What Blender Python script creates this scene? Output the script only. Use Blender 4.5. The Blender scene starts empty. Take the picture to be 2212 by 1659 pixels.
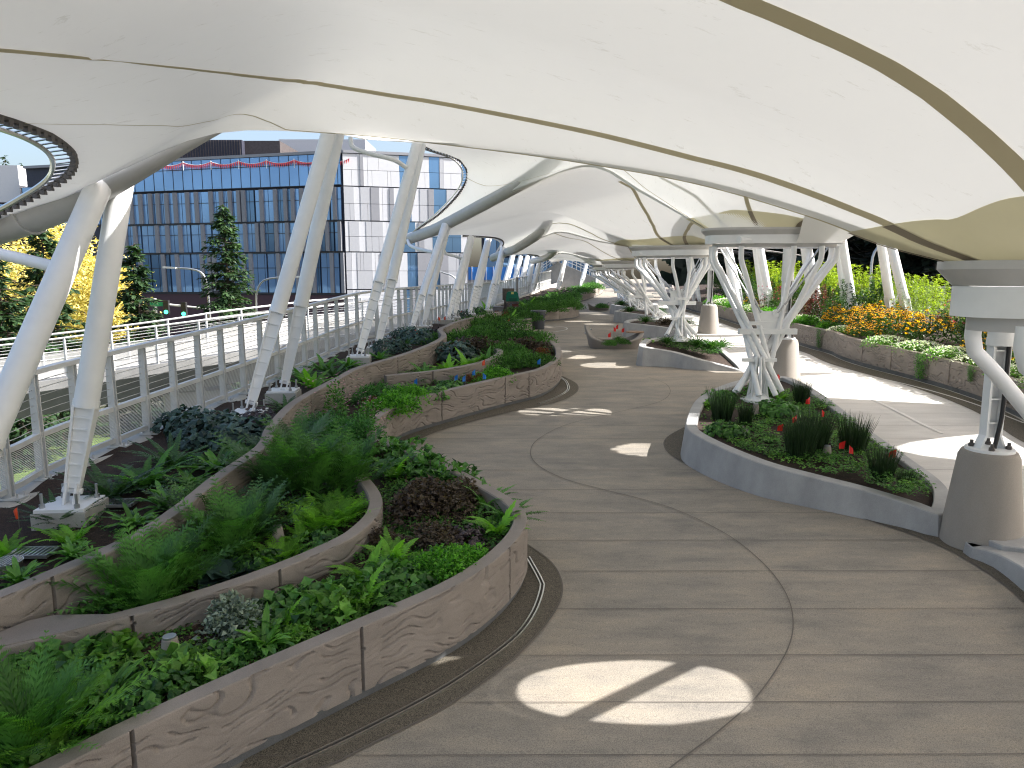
import bpy, math, random
import numpy as np
from mathutils import Vector, Matrix, noise
from mathutils.geometry import tessellate_polygon

R = math.radians
random.seed(7)
scene = bpy.context.scene
COL = scene.collection

# ------------------------------------------------------------------ camera, sky, sun, exposure
CAM_H, PITCH, F = 3.0, R(8.6), 1534.0
cam_d = bpy.data.cameras.new("camera")
cam = bpy.data.objects.new("camera", cam_d)
COL.objects.link(cam)
cam.location = (0, 0, CAM_H)
cam.rotation_euler = (R(90) - PITCH, 0, 0)
cam_d.sensor_width = 36.0
cam_d.sensor_fit = 'HORIZONTAL'
cam_d.lens = 36.0 * F / 2212.0
cam_d.clip_start = 0.05
cam_d.clip_end = 3000
scene.camera = cam

SUN_EL, SUN_AZ = R(40), R(90)          # azimuth measured from +Y towards +X
world = bpy.data.worlds.new("World")
scene.world = world
world.use_nodes = True
wn = world.node_tree.nodes
wn.clear()
sky = wn.new('ShaderNodeTexSky')
sky.sky_type = 'NISHITA'
sky.sun_disc = False
sky.sun_elevation = SUN_EL
sky.sun_rotation = SUN_AZ
sky.dust_density = 5.0
sky.air_density = 1.0
bg = wn.new('ShaderNodeBackground')
bg.inputs[1].default_value = 0.125
wo = wn.new('ShaderNodeOutputWorld')
world.node_tree.links.new(sky.outputs[0], bg.inputs[0])
world.node_tree.links.new(bg.outputs[0], wo.inputs[0])

sun_d = bpy.data.lights.new("sun", 'SUN')
sun = bpy.data.objects.new("sun", sun_d)
COL.objects.link(sun)
sun_d.energy = 5.0
sun_d.angle = R(0.5)
sun_d.color = (1.0, 0.975, 0.94)
sv = Vector((math.sin(SUN_AZ) * math.cos(SUN_EL), math.cos(SUN_AZ) * math.cos(SUN_EL), math.sin(SUN_EL)))
sun.rotation_euler = sv.to_track_quat('Z', 'Y').to_euler()
sun.location = (30, 0, 40)

scene.view_settings.view_transform = 'Standard'
scene.view_settings.look = 'None'
scene.view_settings.exposure = 1.40
scene.view_settings.gamma = 1.0
scene.cycles.max_bounces = 8
scene.cycles.diffuse_bounces = 4
scene.cycles.transmission_bounces = 6
scene.cycles.transparent_max_bounces = 6
scene.cycles.use_denoising = True
scene.cycles.denoising_prefilter = 'NONE'
scene.cycles.pixel_filter_type = 'BLACKMAN_HARRIS'
scene.cycles.filter_width = 1.15
scene.cycles.sample_clamp_indirect = 6.0

# ------------------------------------------------------------------ measuring: deck profile and photo rays
def zd(Y):
    """height of the bridge deck along its length"""
    a = -0.42 + 0.068 * Y
    b = 0.90
    if Y > 44:
        b += 0.045 * (min(Y, 84) - 44)
    k = 0.25
    m = min(a, b)
    d = abs(a - b)
    if d < 1.0 and Y < 40:
        m -= k * 0.25 * (1 - d) ** 2 * 0.5
    return m

def ray(x, y):
    a, b = (x - 1106.0) / F, (829.5 - y) / F
    return Vector((a, math.cos(PITCH) + b * math.sin(PITCH), -math.sin(PITCH) + b * math.cos(PITCH)))

def G(x, y, h=0.0):
    """point h above the deck seen at photo point (x, y)"""
    d = ray(x, y)
    f = lambda t: CAM_H + t * d.z - zd(t * d.y) - h
    t0, t = 0.3, 0.3
    while f(t) > 0 and t < 110:
        t0 = t
        t *= 1.04
    lo, hi = t0, t
    for _ in range(40):
        mid = (lo + hi) / 2
        if f(mid) > 0:
            lo = mid
        else:
            hi = mid
    return Vector((0, 0, CAM_H)) + d * hi

def V(x, y, Y):
    d = ray(x, y)
    return Vector((0, 0, CAM_H)) + d * (Y / d.y)

def on_line(x, y, p, q):
    """point at photo (x, y) in the vertical plane through plan points p, q"""
    d = ray(x, y)
    nx, ny = q[1] - p[1], -(q[0] - p[0])
    t = (nx * p[0] + ny * p[1]) / (nx * d.x + ny * d.y)
    return Vector((0, 0, CAM_H)) + d * t

def spline(pts, step=None, n=None, closed=False):
    """Catmull-Rom through pts, resampled evenly"""
    P = [Vector(p) for p in pts]
    out = []
    N = len(P)
    segs = N if closed else N - 1
    for i in range(segs):
        if closed:
            p0, p1, p2, p3 = P[(i - 1) % N], P[i], P[(i + 1) % N], P[(i + 2) % N]
        else:
            p1, p2 = P[i], P[i + 1]
            p0 = P[i - 1] if i > 0 else p1 * 2 - p2
            p3 = P[i + 2] if i + 2 < N else p2 * 2 - p1
        for k in range(16):
            t = k / 16
            out.append(0.5 * ((2 * p1) + (p2 - p0) * t + (2 * p0 - 5 * p1 + 4 * p2 - p3) * t * t + (3 * p1 - p0 - 3 * p2 + p3) * t ** 3))
    out.append(P[0].copy() if closed else P[-1].copy())
    L = [0]
    for a, b in zip(out, out[1:]):
        L.append(L[-1] + (b - a).length)
    if n is None:
        n = max(2, int(L[-1] / step) + 1)
    res, j = [], 0
    for k in range(n):
        s = L[-1] * k / (n - 1)
        while j < len(L) - 2 and L[j + 1] < s:
            j += 1
        w = (s - L[j]) / max(1e-9, L[j + 1] - L[j])
        res.append(out[j].lerp(out[j + 1], min(1, max(0, w))))
    return res

def lerp_table(x, xs, ys):
    return float(np.interp(x, xs, ys))

# ------------------------------------------------------------------ mesh builder
class MB:
    def __init__(self):
        self.v, self.f, self.t, self.m = [], [], [], []
    def add(self, vs, fs, tone=None, mi=0):
        o = len(self.v)
        self.v.extend([tuple(p) for p in vs])
        for f in fs:
            self.f.append([o + i for i in f])
            self.t.append(random.random() if tone is None else tone)
            self.m.append(mi)
        return o
    def box(self, c, s, rz=0.0, M=None, mi=0):
        hx, hy, hz = s[0] / 2, s[1] / 2, s[2] / 2
        P = [Vector((a, b, d)) for a in (-hx, hx) for b in (-hy, hy) for d in (-hz, hz)]
        rot = M if M else Matrix.Rotation(rz, 3, 'Z')
        P = [rot @ p + Vector(c) for p in P]
        self.add(P, [(0, 1, 3, 2), (4, 6, 7, 5), (0, 4, 5, 1), (2, 3, 7, 6), (0, 2, 6, 4), (1, 5, 7, 3)], mi=mi)
    def bar(self, a, b, w, h, up=Vector((0, 0, 1)), mi=0):
        a, b = Vector(a), Vector(b)
        d = b - a
        L = d.length
        d.normalize()
        s = d.cross(up)
        if s.length < 1e-5:
            s = Vector((1, 0, 0))
        s.normalize()
        u = s.cross(d).normalized()
        M = Matrix((s, d, u)).transposed()
        self.box((a + b) / 2, (w, L, h), M=M, mi=mi)
    def tube(self, path, r, n=12, caps=True, mi=0):
        path = [Vector(p) for p in path]
        rs = r if isinstance(r, (list, tuple)) else [r] * len(path)
        vs, fs = [], []
        prev = None
        for i, p in enumerate(path):
            d = (path[min(i + 1, len(path) - 1)] - path[max(i - 1, 0)]).normalized()
            if prev is None:
                ref = Vector((0, 0, 1)) if abs(d.z) < 0.9 else Vector((1, 0, 0))
                s = d.cross(ref).normalized()
            else:
                s = (prev - d * prev.dot(d)).normalized()
            prev = s
            u = d.cross(s)
            for k in range(n):
                a = 2 * math.pi * k / n
                vs.append(p + (s * math.cos(a) + u * math.sin(a)) * rs[i])
        for i in range(len(path) - 1):
            for k in range(n):
                a, b = i * n + k, i * n + (k + 1) % n
                fs.append((a, b, b + n, a + n))
        if caps:
            fs.append(tuple(range(n))[::-1])
            fs.append(tuple(range((len(path) - 1) * n, len(path) * n)))
        self.add(vs, fs, tone=0.5, mi=mi)
    def lathe(self, c, prof, n=32, mi=0):
        vs, fs = [], []
        for r, z in prof:
            for k in range(n):
                a = 2 * math.pi * k / n
                vs.append((c[0] + r * math.cos(a), c[1] + r * math.sin(a), c[2] + z))
        for i in range(len(prof) - 1):
            for k in range(n):
                a, b = i * n + k, i * n + (k + 1) % n
                fs.append((a, b, b + n, a + n))
        fs.append(tuple(range(n))[::-1])
        fs.append(tuple(range((len(prof) - 1) * n, len(prof) * n)))
        self.add(vs, fs, mi=mi)
    def grid(self, rows, closed_u=False, mi=0, flip=False):
        n = len(rows[0])
        vs = [p for r in rows for p in r]
        fs = []
        for i in range(len(rows) - 1):
            for k in range(n if closed_u else n - 1):
                a, b = i * n + k, i * n + (k + 1) % n
                f = (a, b, b + n, a + n)
                fs.append(f[::-1] if flip else f)
        self.add(vs, fs, tone=0.5, mi=mi)
    def leaf(self, p, d, nrm, L, W, bend=0.25, tone=None):
        """pointed leaf with a folded midrib and a bend, four faces"""
        d = Vector(d).normalized()
        s = d.cross(nrm)
        if s.length < 1e-4:
            s = d.cross(Vector((0.3, 0.5, 0.8)))
        s.normalize()
        u = s.cross(d)
        p = Vector(p)
        m = p + d * L * 0.5 + u * L * bend * 0.4
        tip = p + d * L * 0.97 - u * L * bend * 0.5
        self.add([p, m + s * W * 0.5 + u * W * 0.15, m, m - s * W * 0.5 + u * W * 0.15, tip],
                 [(0, 1, 2), (0, 2, 3), (1, 4, 2), (2, 4, 3)], tone)
    def blade(self, pts, w0, tone=None, side=None):
        vs = []
        n = len(pts)
        for i, p in enumerate(pts):
            d = (pts[min(i + 1, n - 1)] - pts[max(i - 1, 0)])
            s = side if side is not None else d.cross(Vector((0, 0, 1)))
            if s.length < 1e-5:
                s = Vector((1, 0, 0))
            s = s.normalized()
            w = w0 * (1 - (i / (n - 1)) ** 2) * 0.5 + 0.0006
            vs += [p + s * w, p - s * w]
        self.add(vs, [(2 * i, 2 * i + 1, 2 * i + 3, 2 * i + 2) for i in range(n - 1)], tone)
    def build(self, name, mat, parent=None, smooth=False, origin=None):
        off = Vector(origin) if origin is not None else Vector((0, 0, 0))
        wp = Vector((0, 0, 0))
        if parent is not None:
            wp = parent.location.copy()
            q = parent.parent
            while q is not None:
                wp += q.location
                q = q.parent
        sh = wp + off
        me = bpy.data.meshes.new(name)
        V_ = np.array(self.v, dtype=np.float64)
        if len(V_):
            V_ = V_ - np.array(sh)
        me.from_pydata(V_.tolist(), [], self.f)
        if isinstance(mat, (list, tuple)):
            for m_ in mat:
                me.materials.append(m_)
            me.polygons.foreach_set('material_index', self.m)
        else:
            me.materials.append(mat)
        at = me.attributes.new('tone', 'FLOAT', 'FACE')
        at.data.foreach_set('value', self.t)
        if smooth:
            me.polygons.foreach_set('use_smooth', [True] * len(self.f))
        me.validate()
        me.update()
        o = bpy.data.objects.new(name, me)
        COL.objects.link(o)
        o.location = off
        if parent is not None:
            o.parent = parent
        return o

def smooth_by_angle(o, ang=35):
    me = o.data
    me.polygons.foreach_set('use_smooth', [True] * len(me.polygons))
    me.set_sharp_from_angle(angle=R(ang))
    return o

def thing(name, label, cat, loc=(0, 0, 0), group=None):
    o = bpy.data.objects.new(name, None)
    COL.objects.link(o)
    o.location = loc
    o.empty_display_size = 0.2
    o['label'] = label
    o['category'] = cat
    if group:
        o['group'] = group
    return o

def tag(o, label=None, cat=None, group=None, kind=None):
    if label: o['label'] = label
    if cat: o['category'] = cat
    if group: o['group'] = group
    if kind: o['kind'] = kind
    return o

def dup(root, loc, rz=0.0, sc=1.0, label=None, group=None):
    r = root.copy()
    COL.objects.link(r)
    r.location = loc
    r.rotation_euler = (0, 0, rz)
    r.scale = sc if isinstance(sc, (tuple, list)) else (sc, sc, sc)
    if label: r['label'] = label
    if group: r['group'] = group
    for ch in list(root.children):
        c = ch.copy()
        COL.objects.link(c)
        c.parent = r
        for g in list(ch.children):
            d = g.copy()
            COL.objects.link(d)
            d.parent = c
    return r

# ------------------------------------------------------------------ materials
def nodemat(name):
    m = bpy.data.materials.new(name)
    m.use_nodes = True
    nt = m.node_tree
    b = nt.nodes['Principled BSDF']
    return m, nt, b

def ramp(nt, fac, stops):
    r = nt.nodes.new('ShaderNodeValToRGB')
    el = r.color_ramp.elements
    while len(el) < len(stops):
        el.new(0.5)
    for e, (p, c) in zip(el, stops):
        e.position = p
        e.color = (*c, 1)
    nt.links.new(fac, r.inputs[0])
    return r.outputs[0]

def noise_tex(nt, scale=(1, 1, 1), s=5, detail=4, rough=0.6, coord='Object'):
    tc = nt.nodes.new('ShaderNodeTexCoord')
    mp = nt.nodes.new('ShaderNodeMapping')
    mp.inputs['Scale'].default_value = scale
    nt.links.new(tc.outputs[coord], mp.inputs[0])
    n = nt.nodes.new('ShaderNodeTexNoise')
    n.inputs['Scale'].default_value = s
    n.inputs['Detail'].default_value = detail
    n.inputs['Roughness'].default_value = rough
    nt.links.new(mp.outputs[0], n.inputs['Vector'])
    return n.outputs['Fac']

def mix_rgb(nt, fac, a, b, mode='MIX'):
    n = nt.nodes.new('ShaderNodeMix')
    n.data_type = 'RGBA'
    n.blend_type = mode
    for sock, val in ((n.inputs[0], fac), (n.inputs[6], a), (n.inputs[7], b)):
        if hasattr(val, 'is_output'):
            nt.links.new(val, sock)
        elif isinstance(val, (int, float)):
            sock.default_value = val
        else:
            sock.default_value = (*val, 1)
    return n.outputs[2]

def add_bump(nt, b, h, strength=0.3, dist=0.01):
    n = nt.nodes.new('ShaderNodeBump')
    n.inputs['Strength'].default_value = strength
    n.inputs['Distance'].default_value = dist
    nt.links.new(h, n.inputs['Height'])
    nt.links.new(n.outputs[0], b.inputs['Normal'])

def concrete(name, c, var=0.18, streak=(1, 1, 1), s=3.0, rough=0.8, speck=0.12, bump=0.25):
    m, nt, b = nodemat(name)
    dark = tuple(x * (1 - var) for x in c)
    lite = tuple(min(1, x * (1 + var)) for x in c)
    n1 = noise_tex(nt, streak, s, 6, 0.62)
    base = ramp(nt, n1, [(0.33, dark), (0.52, c), (0.7, lite)])
    n2 = noise_tex(nt, (1, 1, 1), 160, 2, 0.5)
    sp = ramp(nt, n2, [(0.35, (1 - speck * 2.2,) * 3), (0.55, (1, 1, 1)), (0.72, (1 + speck,) * 3)])
    nt.links.new(mix_rgb(nt, 1.0, base, sp, 'MULTIPLY'), b.inputs['Base Color'])
    b.inputs['Roughness'].default_value = rough
    add_bump(nt, b, n2, bump, 0.004)
    return m

def plain(name, c, rough=0.5, metal=0.0, var=0.06, s=4.0, spec=0.5):
    m, nt, b = nodemat(name)
    n1 = noise_tex(nt, (1, 1, 1), s, 5, 0.6)
    base = ramp(nt, n1, [(0.3, tuple(x * (1 - var) for x in c)), (0.7, tuple(min(1, x * (1 + var)) for x in c))])
    nt.links.new(base, b.inputs['Base Color'])
    b.inputs['Roughness'].default_value = rough
    b.inputs['Metallic'].default_value = metal
    b.inputs['Specular IOR Level'].default_value = spec
    return m

def leafmat(name, dark, lite, trans=0.35, rough=0.5, tip=None):
    m, nt, b = nodemat(name)
    at = nt.nodes.new('ShaderNodeAttribute')
    at.attribute_name = 'tone'
    oi = nt.nodes.new('ShaderNodeObjectInfo')
    ad = nt.nodes.new('ShaderNodeMath')
    ad.operation = 'MULTIPLY_ADD'
    nt.links.new(oi.outputs['Random'], ad.inputs[0])
    ad.inputs[1].default_value = 0.3
    sb = nt.nodes.new('ShaderNodeMath')
    sb.operation = 'SUBTRACT'
    nt.links.new(at.outputs['Fac'], sb.inputs[0])
    sb.inputs[1].default_value = 0.15
    nt.links.new(sb.outputs[0], ad.inputs[2])
    stops = [(0.0, dark), (0.8, lite)]
    if tip:
        stops.append((1.0, tip))
    col = ramp(nt, ad.outputs[0], stops)
    nt.links.new(col, b.inputs['Base Color'])
    b.inputs['Roughness'].default_value = rough
    b.inputs['Specular IOR Level'].default_value = 0.35
    tr = nt.nodes.new('ShaderNodeBsdfTranslucent')
    bright = mix_rgb(nt, 1.0, col, (1.5, 1.7, 0.75), 'MULTIPLY')
    nt.links.new(bright, tr.inputs[0])
    mx = nt.nodes.new('ShaderNodeMixShader')
    mx.inputs[0].default_value = trans
    nt.links.new(b.outputs[0], mx.inputs[1])
    nt.links.new(tr.outputs[0], mx.inputs[2])
    nt.links.new(mx.outputs[0], nt.nodes['Material Output'].inputs[0])
    return m

M = {}
M['deck'] = None
def deck_material():
    m, nt, b = nodemat('broomed_concrete')
    n1 = noise_tex(nt, (0.55, 1.5, 1), 1.9, 6, 0.62)
    base = ramp(nt, n1, [(0.33, (0.205, 0.187, 0.163)), (0.5, (0.275, 0.245, 0.205)), (0.68, (0.335, 0.286, 0.226))])
    n3 = noise_tex(nt, (0.6, 2.4, 1), 5, 6, 0.66)
    st = ramp(nt, n3, [(0.33, (0.90, 0.905, 0.92)), (0.6, (1.02, 1.015, 1.0))])
    c = mix_rgb(nt, 1.0, base, st, 'MULTIPLY')
    n2 = noise_tex(nt, (1, 1, 1), 130, 3, 0.6)
    sp = ramp(nt, n2, [(0.32, (0.60,) * 3), (0.5, (1, 1, 1)), (0.7, (1.3,) * 3)])
    nt.links.new(mix_rgb(nt, 1.0, c, sp, 'MULTIPLY'), b.inputs['Base Color'])
    b.inputs['Roughness'].default_value = 0.72
    add_bump(nt, b, n2, 0.3, 0.004)
    return m
M['deck'] = deck_material()
M['bikeway'] = concrete('smooth_path_concrete', (0.52, 0.505, 0.48), 0.10, (0.4, 1.5, 1), 2.5, 0.75, 0.06)
M['aggregate'] = concrete('exposed_aggregate', (0.145, 0.125, 0.095), 0.2, (1, 1, 1), 30, 0.85, 0.4, 0.6)
M['joint'] = plain('joint_filler', (0.045, 0.04, 0.035), 0.9)
M['fineline'] = plain('saw_cut', (0.13, 0.115, 0.10), 0.9)
M['paint'] = plain('white_path_marking', (0.62, 0.61, 0.58), 0.7, var=0.12, s=30)
M['steel'] = plain('drain_steel', (0.7, 0.7, 0.68), 0.28, 1.0)
M['wall'] = concrete('brown_carved_concrete', (0.262, 0.229, 0.203), 0.14, (1, 1, 2.5), 2.2, 0.85, 0.06, 0.35)
M['plinth'] = concrete('dark_wall_footing', (0.12, 0.125, 0.13), 0.2, (1, 1, 1), 4, 0.8, 0.1)
M['grey'] = concrete('grey_cast_concrete', (0.345, 0.345, 0.345), 0.16, (1, 1, 0.5), 3.2, 0.62, 0.05, 0.15)
M['rampgrey'] = concrete('ramp_concrete', (0.24, 0.24, 0.235), 0.15, (1, 1, 1), 2, 0.8, 0.05)  # darkened: the bridge's shade on the side ramp is put into the colour
M['pedestal'] = concrete('warm_cast_concrete', (0.30, 0.272, 0.24), 0.08, (1, 1, 0.3), 2.5, 0.8, 0.05, 0.2)
M['curb'] = concrete('pale_curb_concrete', (0.47, 0.45, 0.41), 0.12, (1, 1, 1), 3, 0.8, 0.06)
M['white'] = plain('white_painted_steel', (0.80, 0.81, 0.815), 0.38, var=0.04)
M['beam'] = plain('pale_grey_painted_steel', (0.50, 0.49, 0.48), 0.42, var=0.06)
M['rail'] = plain('galvanised_rail', (0.60, 0.605, 0.595), 0.42, 0.1, var=0.08)
M['cable'] = plain('stainless_cable', (0.62, 0.60, 0.57), 0.3, 0.9)
M['darksteel'] = plain('dark_clamp_steel', (0.10, 0.09, 0.085), 0.5, 0.4)
M['galv'] = plain('galvanised_bolt', (0.42, 0.43, 0.44), 0.4, 0.8)
M['black'] = plain('black_rubber', (0.015, 0.015, 0.017), 0.5)
def mesh_material():
    m, nt, b = nodemat('woven_mesh')
    b.inputs['Base Color'].default_value = (0.5, 0.5, 0.49, 1)
    tr = nt.nodes.new('ShaderNodeBsdfTransparent')
    mx = nt.nodes.new('ShaderNodeMixShader')
    mx.inputs[0].default_value = 0.45
    nt.links.new(b.outputs[0], mx.inputs[1]); nt.links.new(tr.outputs[0], mx.inputs[2])
    nt.links.new(mx.outputs[0], nt.nodes['Material Output'].inputs[0])
    return m
M['meshpanel'] = mesh_material()
M['soil'] = concrete('dark_bark_mulch', (0.045, 0.026, 0.018), 0.5, (1, 1, 1), 28, 0.95, 0.6, 1.0)
M['asphalt'] = concrete('street_asphalt', (0.05, 0.05, 0.052), 0.2, (1, 1, 1), 1, 0.85, 0.1)
M['wood'] = None

def membrane_material():
    m, nt, b = nodemat('white_tensile_fabric')
    n1 = noise_tex(nt, (1, 1, 1), 0.8, 6, 0.65)
    base = ramp(nt, n1, [(0.3, (0.80, 0.795, 0.77)), (0.7, (0.84, 0.835, 0.81))])
    n2 = noise_tex(nt, (0.6, 3.2, 1.5), 4.5, 8, 0.78)
    smudge = ramp(nt, n2, [(0.345, (0.84, 0.83, 0.80)), (0.40, (1, 1, 1))])
    c = mix_rgb(nt, 1.0, base, smudge, 'MULTIPLY')
    nt.links.new(c, b.inputs['Base Color'])
    b.inputs['Roughness'].default_value = 0.6
    tr = nt.nodes.new('ShaderNodeBsdfTranslucent')
    tr.inputs[0].default_value = (0.77, 0.78, 0.78, 1)
    mx = nt.nodes.new('ShaderNodeMixShader')
    mx.inputs[0].default_value = 0.115
    nt.links.new(b.outputs[0], mx.inputs[1])
    nt.links.new(tr.outputs[0], mx.inputs[2])
    nt.links.new(mx.outputs[0], nt.nodes['Material Output'].inputs[0])
    return m
def band_material(name, c, t, fac):
    m, nt, b = nodemat(name)
    n1 = noise_tex(nt, (1, 1, 1), 3, 5, 0.6)
    nt.links.new(ramp(nt, n1, [(0.3, tuple(x * 0.93 for x in c)), (0.7, c)]), b.inputs['Base Color'])
    b.inputs['Roughness'].default_value = 0.6
    tr = nt.nodes.new('ShaderNodeBsdfTranslucent')
    tr.inputs[0].default_value = (*t, 1)
    mx = nt.nodes.new('ShaderNodeMixShader')
    mx.inputs[0].default_value = fac
    nt.links.new(b.outputs[0], mx.inputs[1])
    nt.links.new(tr.outputs[0], mx.inputs[2])
    nt.links.new(mx.outputs[0], nt.nodes['Material Output'].inputs[0])
    return m
M['fabric'] = membrane_material()
M['seam'] = band_material('welded_seam_strip', (0.54, 0.48, 0.33), (0.52, 0.46, 0.30), 0.2)
M['double'] = band_material('double_fabric_band', (0.70, 0.66, 0.49), (0.75, 0.70, 0.48), 0.32)
M['doubleseam'] = band_material('seam_on_double_band', (0.33, 0.28, 0.21), (0.3, 0.25, 0.17), 0.15)

M['fern'] = leafmat('fern_green', (0.0253, 0.0760, 0.0142), (0.1094, 0.2916, 0.0547), 0.35)
M['fern_dark'] = leafmat('sword_fern_green', (0.0142, 0.0425, 0.0142), (0.0729, 0.1732, 0.0510), 0.25, 0.4)
M['fern_lite'] = leafmat('young_fern_green', (0.0506, 0.1417, 0.0152), (0.2187, 0.4921, 0.0547), 0.4)
M['lacy'] = leafmat('lacy_bright_green', (0.0304, 0.1215, 0.0121), (0.1550, 0.4192, 0.0401), 0.4)
M['lacy_dark'] = leafmat('lacy_deep_green', (0.0182, 0.0709, 0.0162), (0.0819, 0.2552, 0.0547), 0.35)
M['strap'] = leafmat('glossy_strap_leaf', (0.0304, 0.1013, 0.0182), (0.1550, 0.3645, 0.0639), 0.3, 0.3)
M['cover'] = leafmat('ground_cover_green', (0.0182, 0.0659, 0.0142), (0.1094, 0.2734, 0.0547), 0.3, 0.4)
M['cover_lite'] = leafmat('bright_ground_cover', (0.0455, 0.1215, 0.0203), (0.2005, 0.4192, 0.0729), 0.35, 0.4)
M['bronze'] = leafmat('bronze_leaf', (0.035, 0.022, 0.018), (0.10, 0.075, 0.05), 0.25, 0.45)
M['purple'] = leafmat('dark_purple_leaf', (0.03, 0.02, 0.03), (0.075, 0.055, 0.06), 0.2, 0.4)
M['silver'] = leafmat('silver_green_leaf', (0.0450, 0.0675, 0.0488), (0.2700, 0.3375, 0.2700), 0.2, 0.5)
M['blueleaf'] = leafmat('blue_green_leaf', (0.0188, 0.0413, 0.0375), (0.0810, 0.1485, 0.1283), 0.2, 0.4)
M['moss'] = leafmat('mossy_green', (0.0142, 0.0506, 0.0091), (0.0819, 0.2187, 0.0365), 0.3, 0.6)
M['rust'] = leafmat('rust_red_leaf', (0.09, 0.028, 0.015), (0.22, 0.075, 0.03), 0.3, 0.5)
M['rush'] = leafmat('dark_rush_green', (0.010, 0.026, 0.010), (0.030, 0.062, 0.022), 0.15, 0.45)
M['grass'] = leafmat('grass_green', (0.02, 0.07, 0.012), (0.055, 0.15, 0.025), 0.3, 0.4)
M['lime'] = leafmat('lime_green_leaf', (0.12, 0.18, 0.012), (0.29, 0.36, 0.03), 0.5, 0.45)
M['dkshrub'] = leafmat('dark_shrub_leaf', (0.015, 0.05, 0.010), (0.05, 0.12, 0.02), 0.35, 0.4)
M['sage'] = leafmat('grey_green_leaf', (0.08, 0.12, 0.05), (0.19, 0.26, 0.11), 0.35, 0.5)
M['redleaf'] = leafmat('wine_red_leaf', (0.055, 0.018, 0.016), (0.14, 0.05, 0.035), 0.35, 0.45)
M['yellowpetal'] = leafmat('golden_petal', (0.68, 0.33, 0.008), (0.84, 0.50, 0.03), 0.4, 0.5)
M['browneye'] = plain('brown_flower_eye', (0.03, 0.012, 0.006), 0.8)
M['pinkpetal'] = leafmat('pink_petal', (0.50, 0.17, 0.38), (0.75, 0.42, 0.62), 0.4, 0.5)
M['redpetal'] = leafmat('crimson_petal', (0.30, 0.03, 0.08), (0.5, 0.08, 0.16), 0.3, 0.5)
M['whitepetal'] = leafmat('white_petal', (0.55, 0.58, 0.52), (0.78, 0.8, 0.76), 0.3, 0.5)
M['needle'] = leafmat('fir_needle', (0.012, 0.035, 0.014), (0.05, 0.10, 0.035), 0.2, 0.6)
M['darkneedle'] = leafmat('shaded_fir_needle', (0.004, 0.010, 0.007), (0.014, 0.026, 0.016), 0.1, 0.7)  # the wood's backlit dimness is put into this needle colour
M['goldleaf'] = leafmat('golden_leaf', (0.52, 0.41, 0.09), (0.74, 0.64, 0.24), 0.2, 0.6)
M['broad'] = leafmat('street_tree_leaf', (0.02, 0.06, 0.012), (0.07, 0.14, 0.03), 0.3, 0.6)
M['bark'] = plain('tree_bark', (0.06, 0.045, 0.035), 0.9, var=0.3, s=12)
M['stem'] = plain('plant_stem', (0.04, 0.06, 0.02), 0.7)
M['redflag'] = plain('red_flag_vinyl', (0.75, 0.02, 0.015), 0.45, var=0.04)
M['orangeflag'] = plain('orange_flag_vinyl', (0.80, 0.085, 0.025), 0.45, var=0.04)
M['blueflag'] = plain('blue_flag_vinyl', (0.02, 0.20, 0.62), 0.45, var=0.04)
M['wire'] = plain('flag_wire', (0.25, 0.25, 0.25), 0.4, 0.8)

def wood_material():
    m, nt, b = nodemat('oiled_timber')
    n1 = noise_tex(nt, (1, 12, 1), 6, 6, 0.6)
    nt.links.new(ramp(nt, n1, [(0.3, (0.24, 0.14, 0.085)), (0.7, (0.40, 0.27, 0.18))]), b.inputs['Base Color'])
    b.inputs['Roughness'].default_value = 0.6
    return m
M['wood'] = wood_material()
M['oldwood'] = plain('weathered_timber', (0.16, 0.125, 0.10), 0.85, var=0.3, s=14)
# ------------------------------------------------------------------ terrain, streets, bridge deck
LR_IMG = [(-330, 905), (-200, 872), (0, 822), (90, 793), (272, 750), (575, 680), (770, 632), (850, 622), (970, 614), (1040, 610), (1085, 607)]
LR = [G(x, y, 1.83) for x, y in LR_IMG]
LR = [Vector((p.x, p.y, 0)) for p in LR]
LR = [Vector((-5.7, -6, 0)), Vector((-5.45, 0, 0))] + [p for p in LR if p.y > 3] 
LR += [Vector((LR[-1].x + (k) * 1.9, LR[-1].y + k * 8.5, 0)) for k in (1, 2, 3)]
LRS = spline(LR, step=0.25)
def xl(Y):
    return float(np.interp(Y, [p.y for p in LRS], [p.x for p in LRS]))
XR_T = [(-6, 13.1), (10, 13.4), (24, 13.9), (35, 14.8), (50, 17.5), (75, 25)]
def xr(Y):
    return float(np.interp(Y, [a for a, b in XR_T], [b for a, b in XR_T]))

Ys = [-6 + 0.5 * i for i in range(0, 185)]
b = MB()
b.grid([[Vector((x, Y, zd(Y))) for x in np.linspace(xl(Y) - 0.2, xr(Y) + 0.3, 12)] for Y in Ys], flip=True)
b.grid([[Vector((x, Y, zd(Y) - 0.9)) for x in np.linspace(xl(Y) - 0.2, xr(Y) + 0.3, 12)] for Y in Ys])
for sx in (0, 1):
    b.grid([[Vector(((xl(Y) - 0.2, xr(Y) + 0.3)[sx], Y, zd(Y) - 0.9 * k)) for k in (0, 1)] for Y in Ys], flip=(sx == 1))
deck = tag(b.build('bridge_deck', M['deck'], smooth=True), kind='structure')

def ribbon(pts, w, h, step=0.12):
    """thin strip lying on the deck along plan points"""
    P = spline([(p[0], p[1], 0) for p in pts], step=step)
    rows = []
    for i, p in enumerate(P):
        d = (P[min(i + 1, len(P) - 1)] - P[max(i - 1, 0)]).normalized()
        s = Vector((d.y, -d.x, 0)) * (w / 2)
        rows.append([Vector((q.x, q.y, zd(q.y) + h)) for q in (p - s, p + s)])
    return rows

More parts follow.
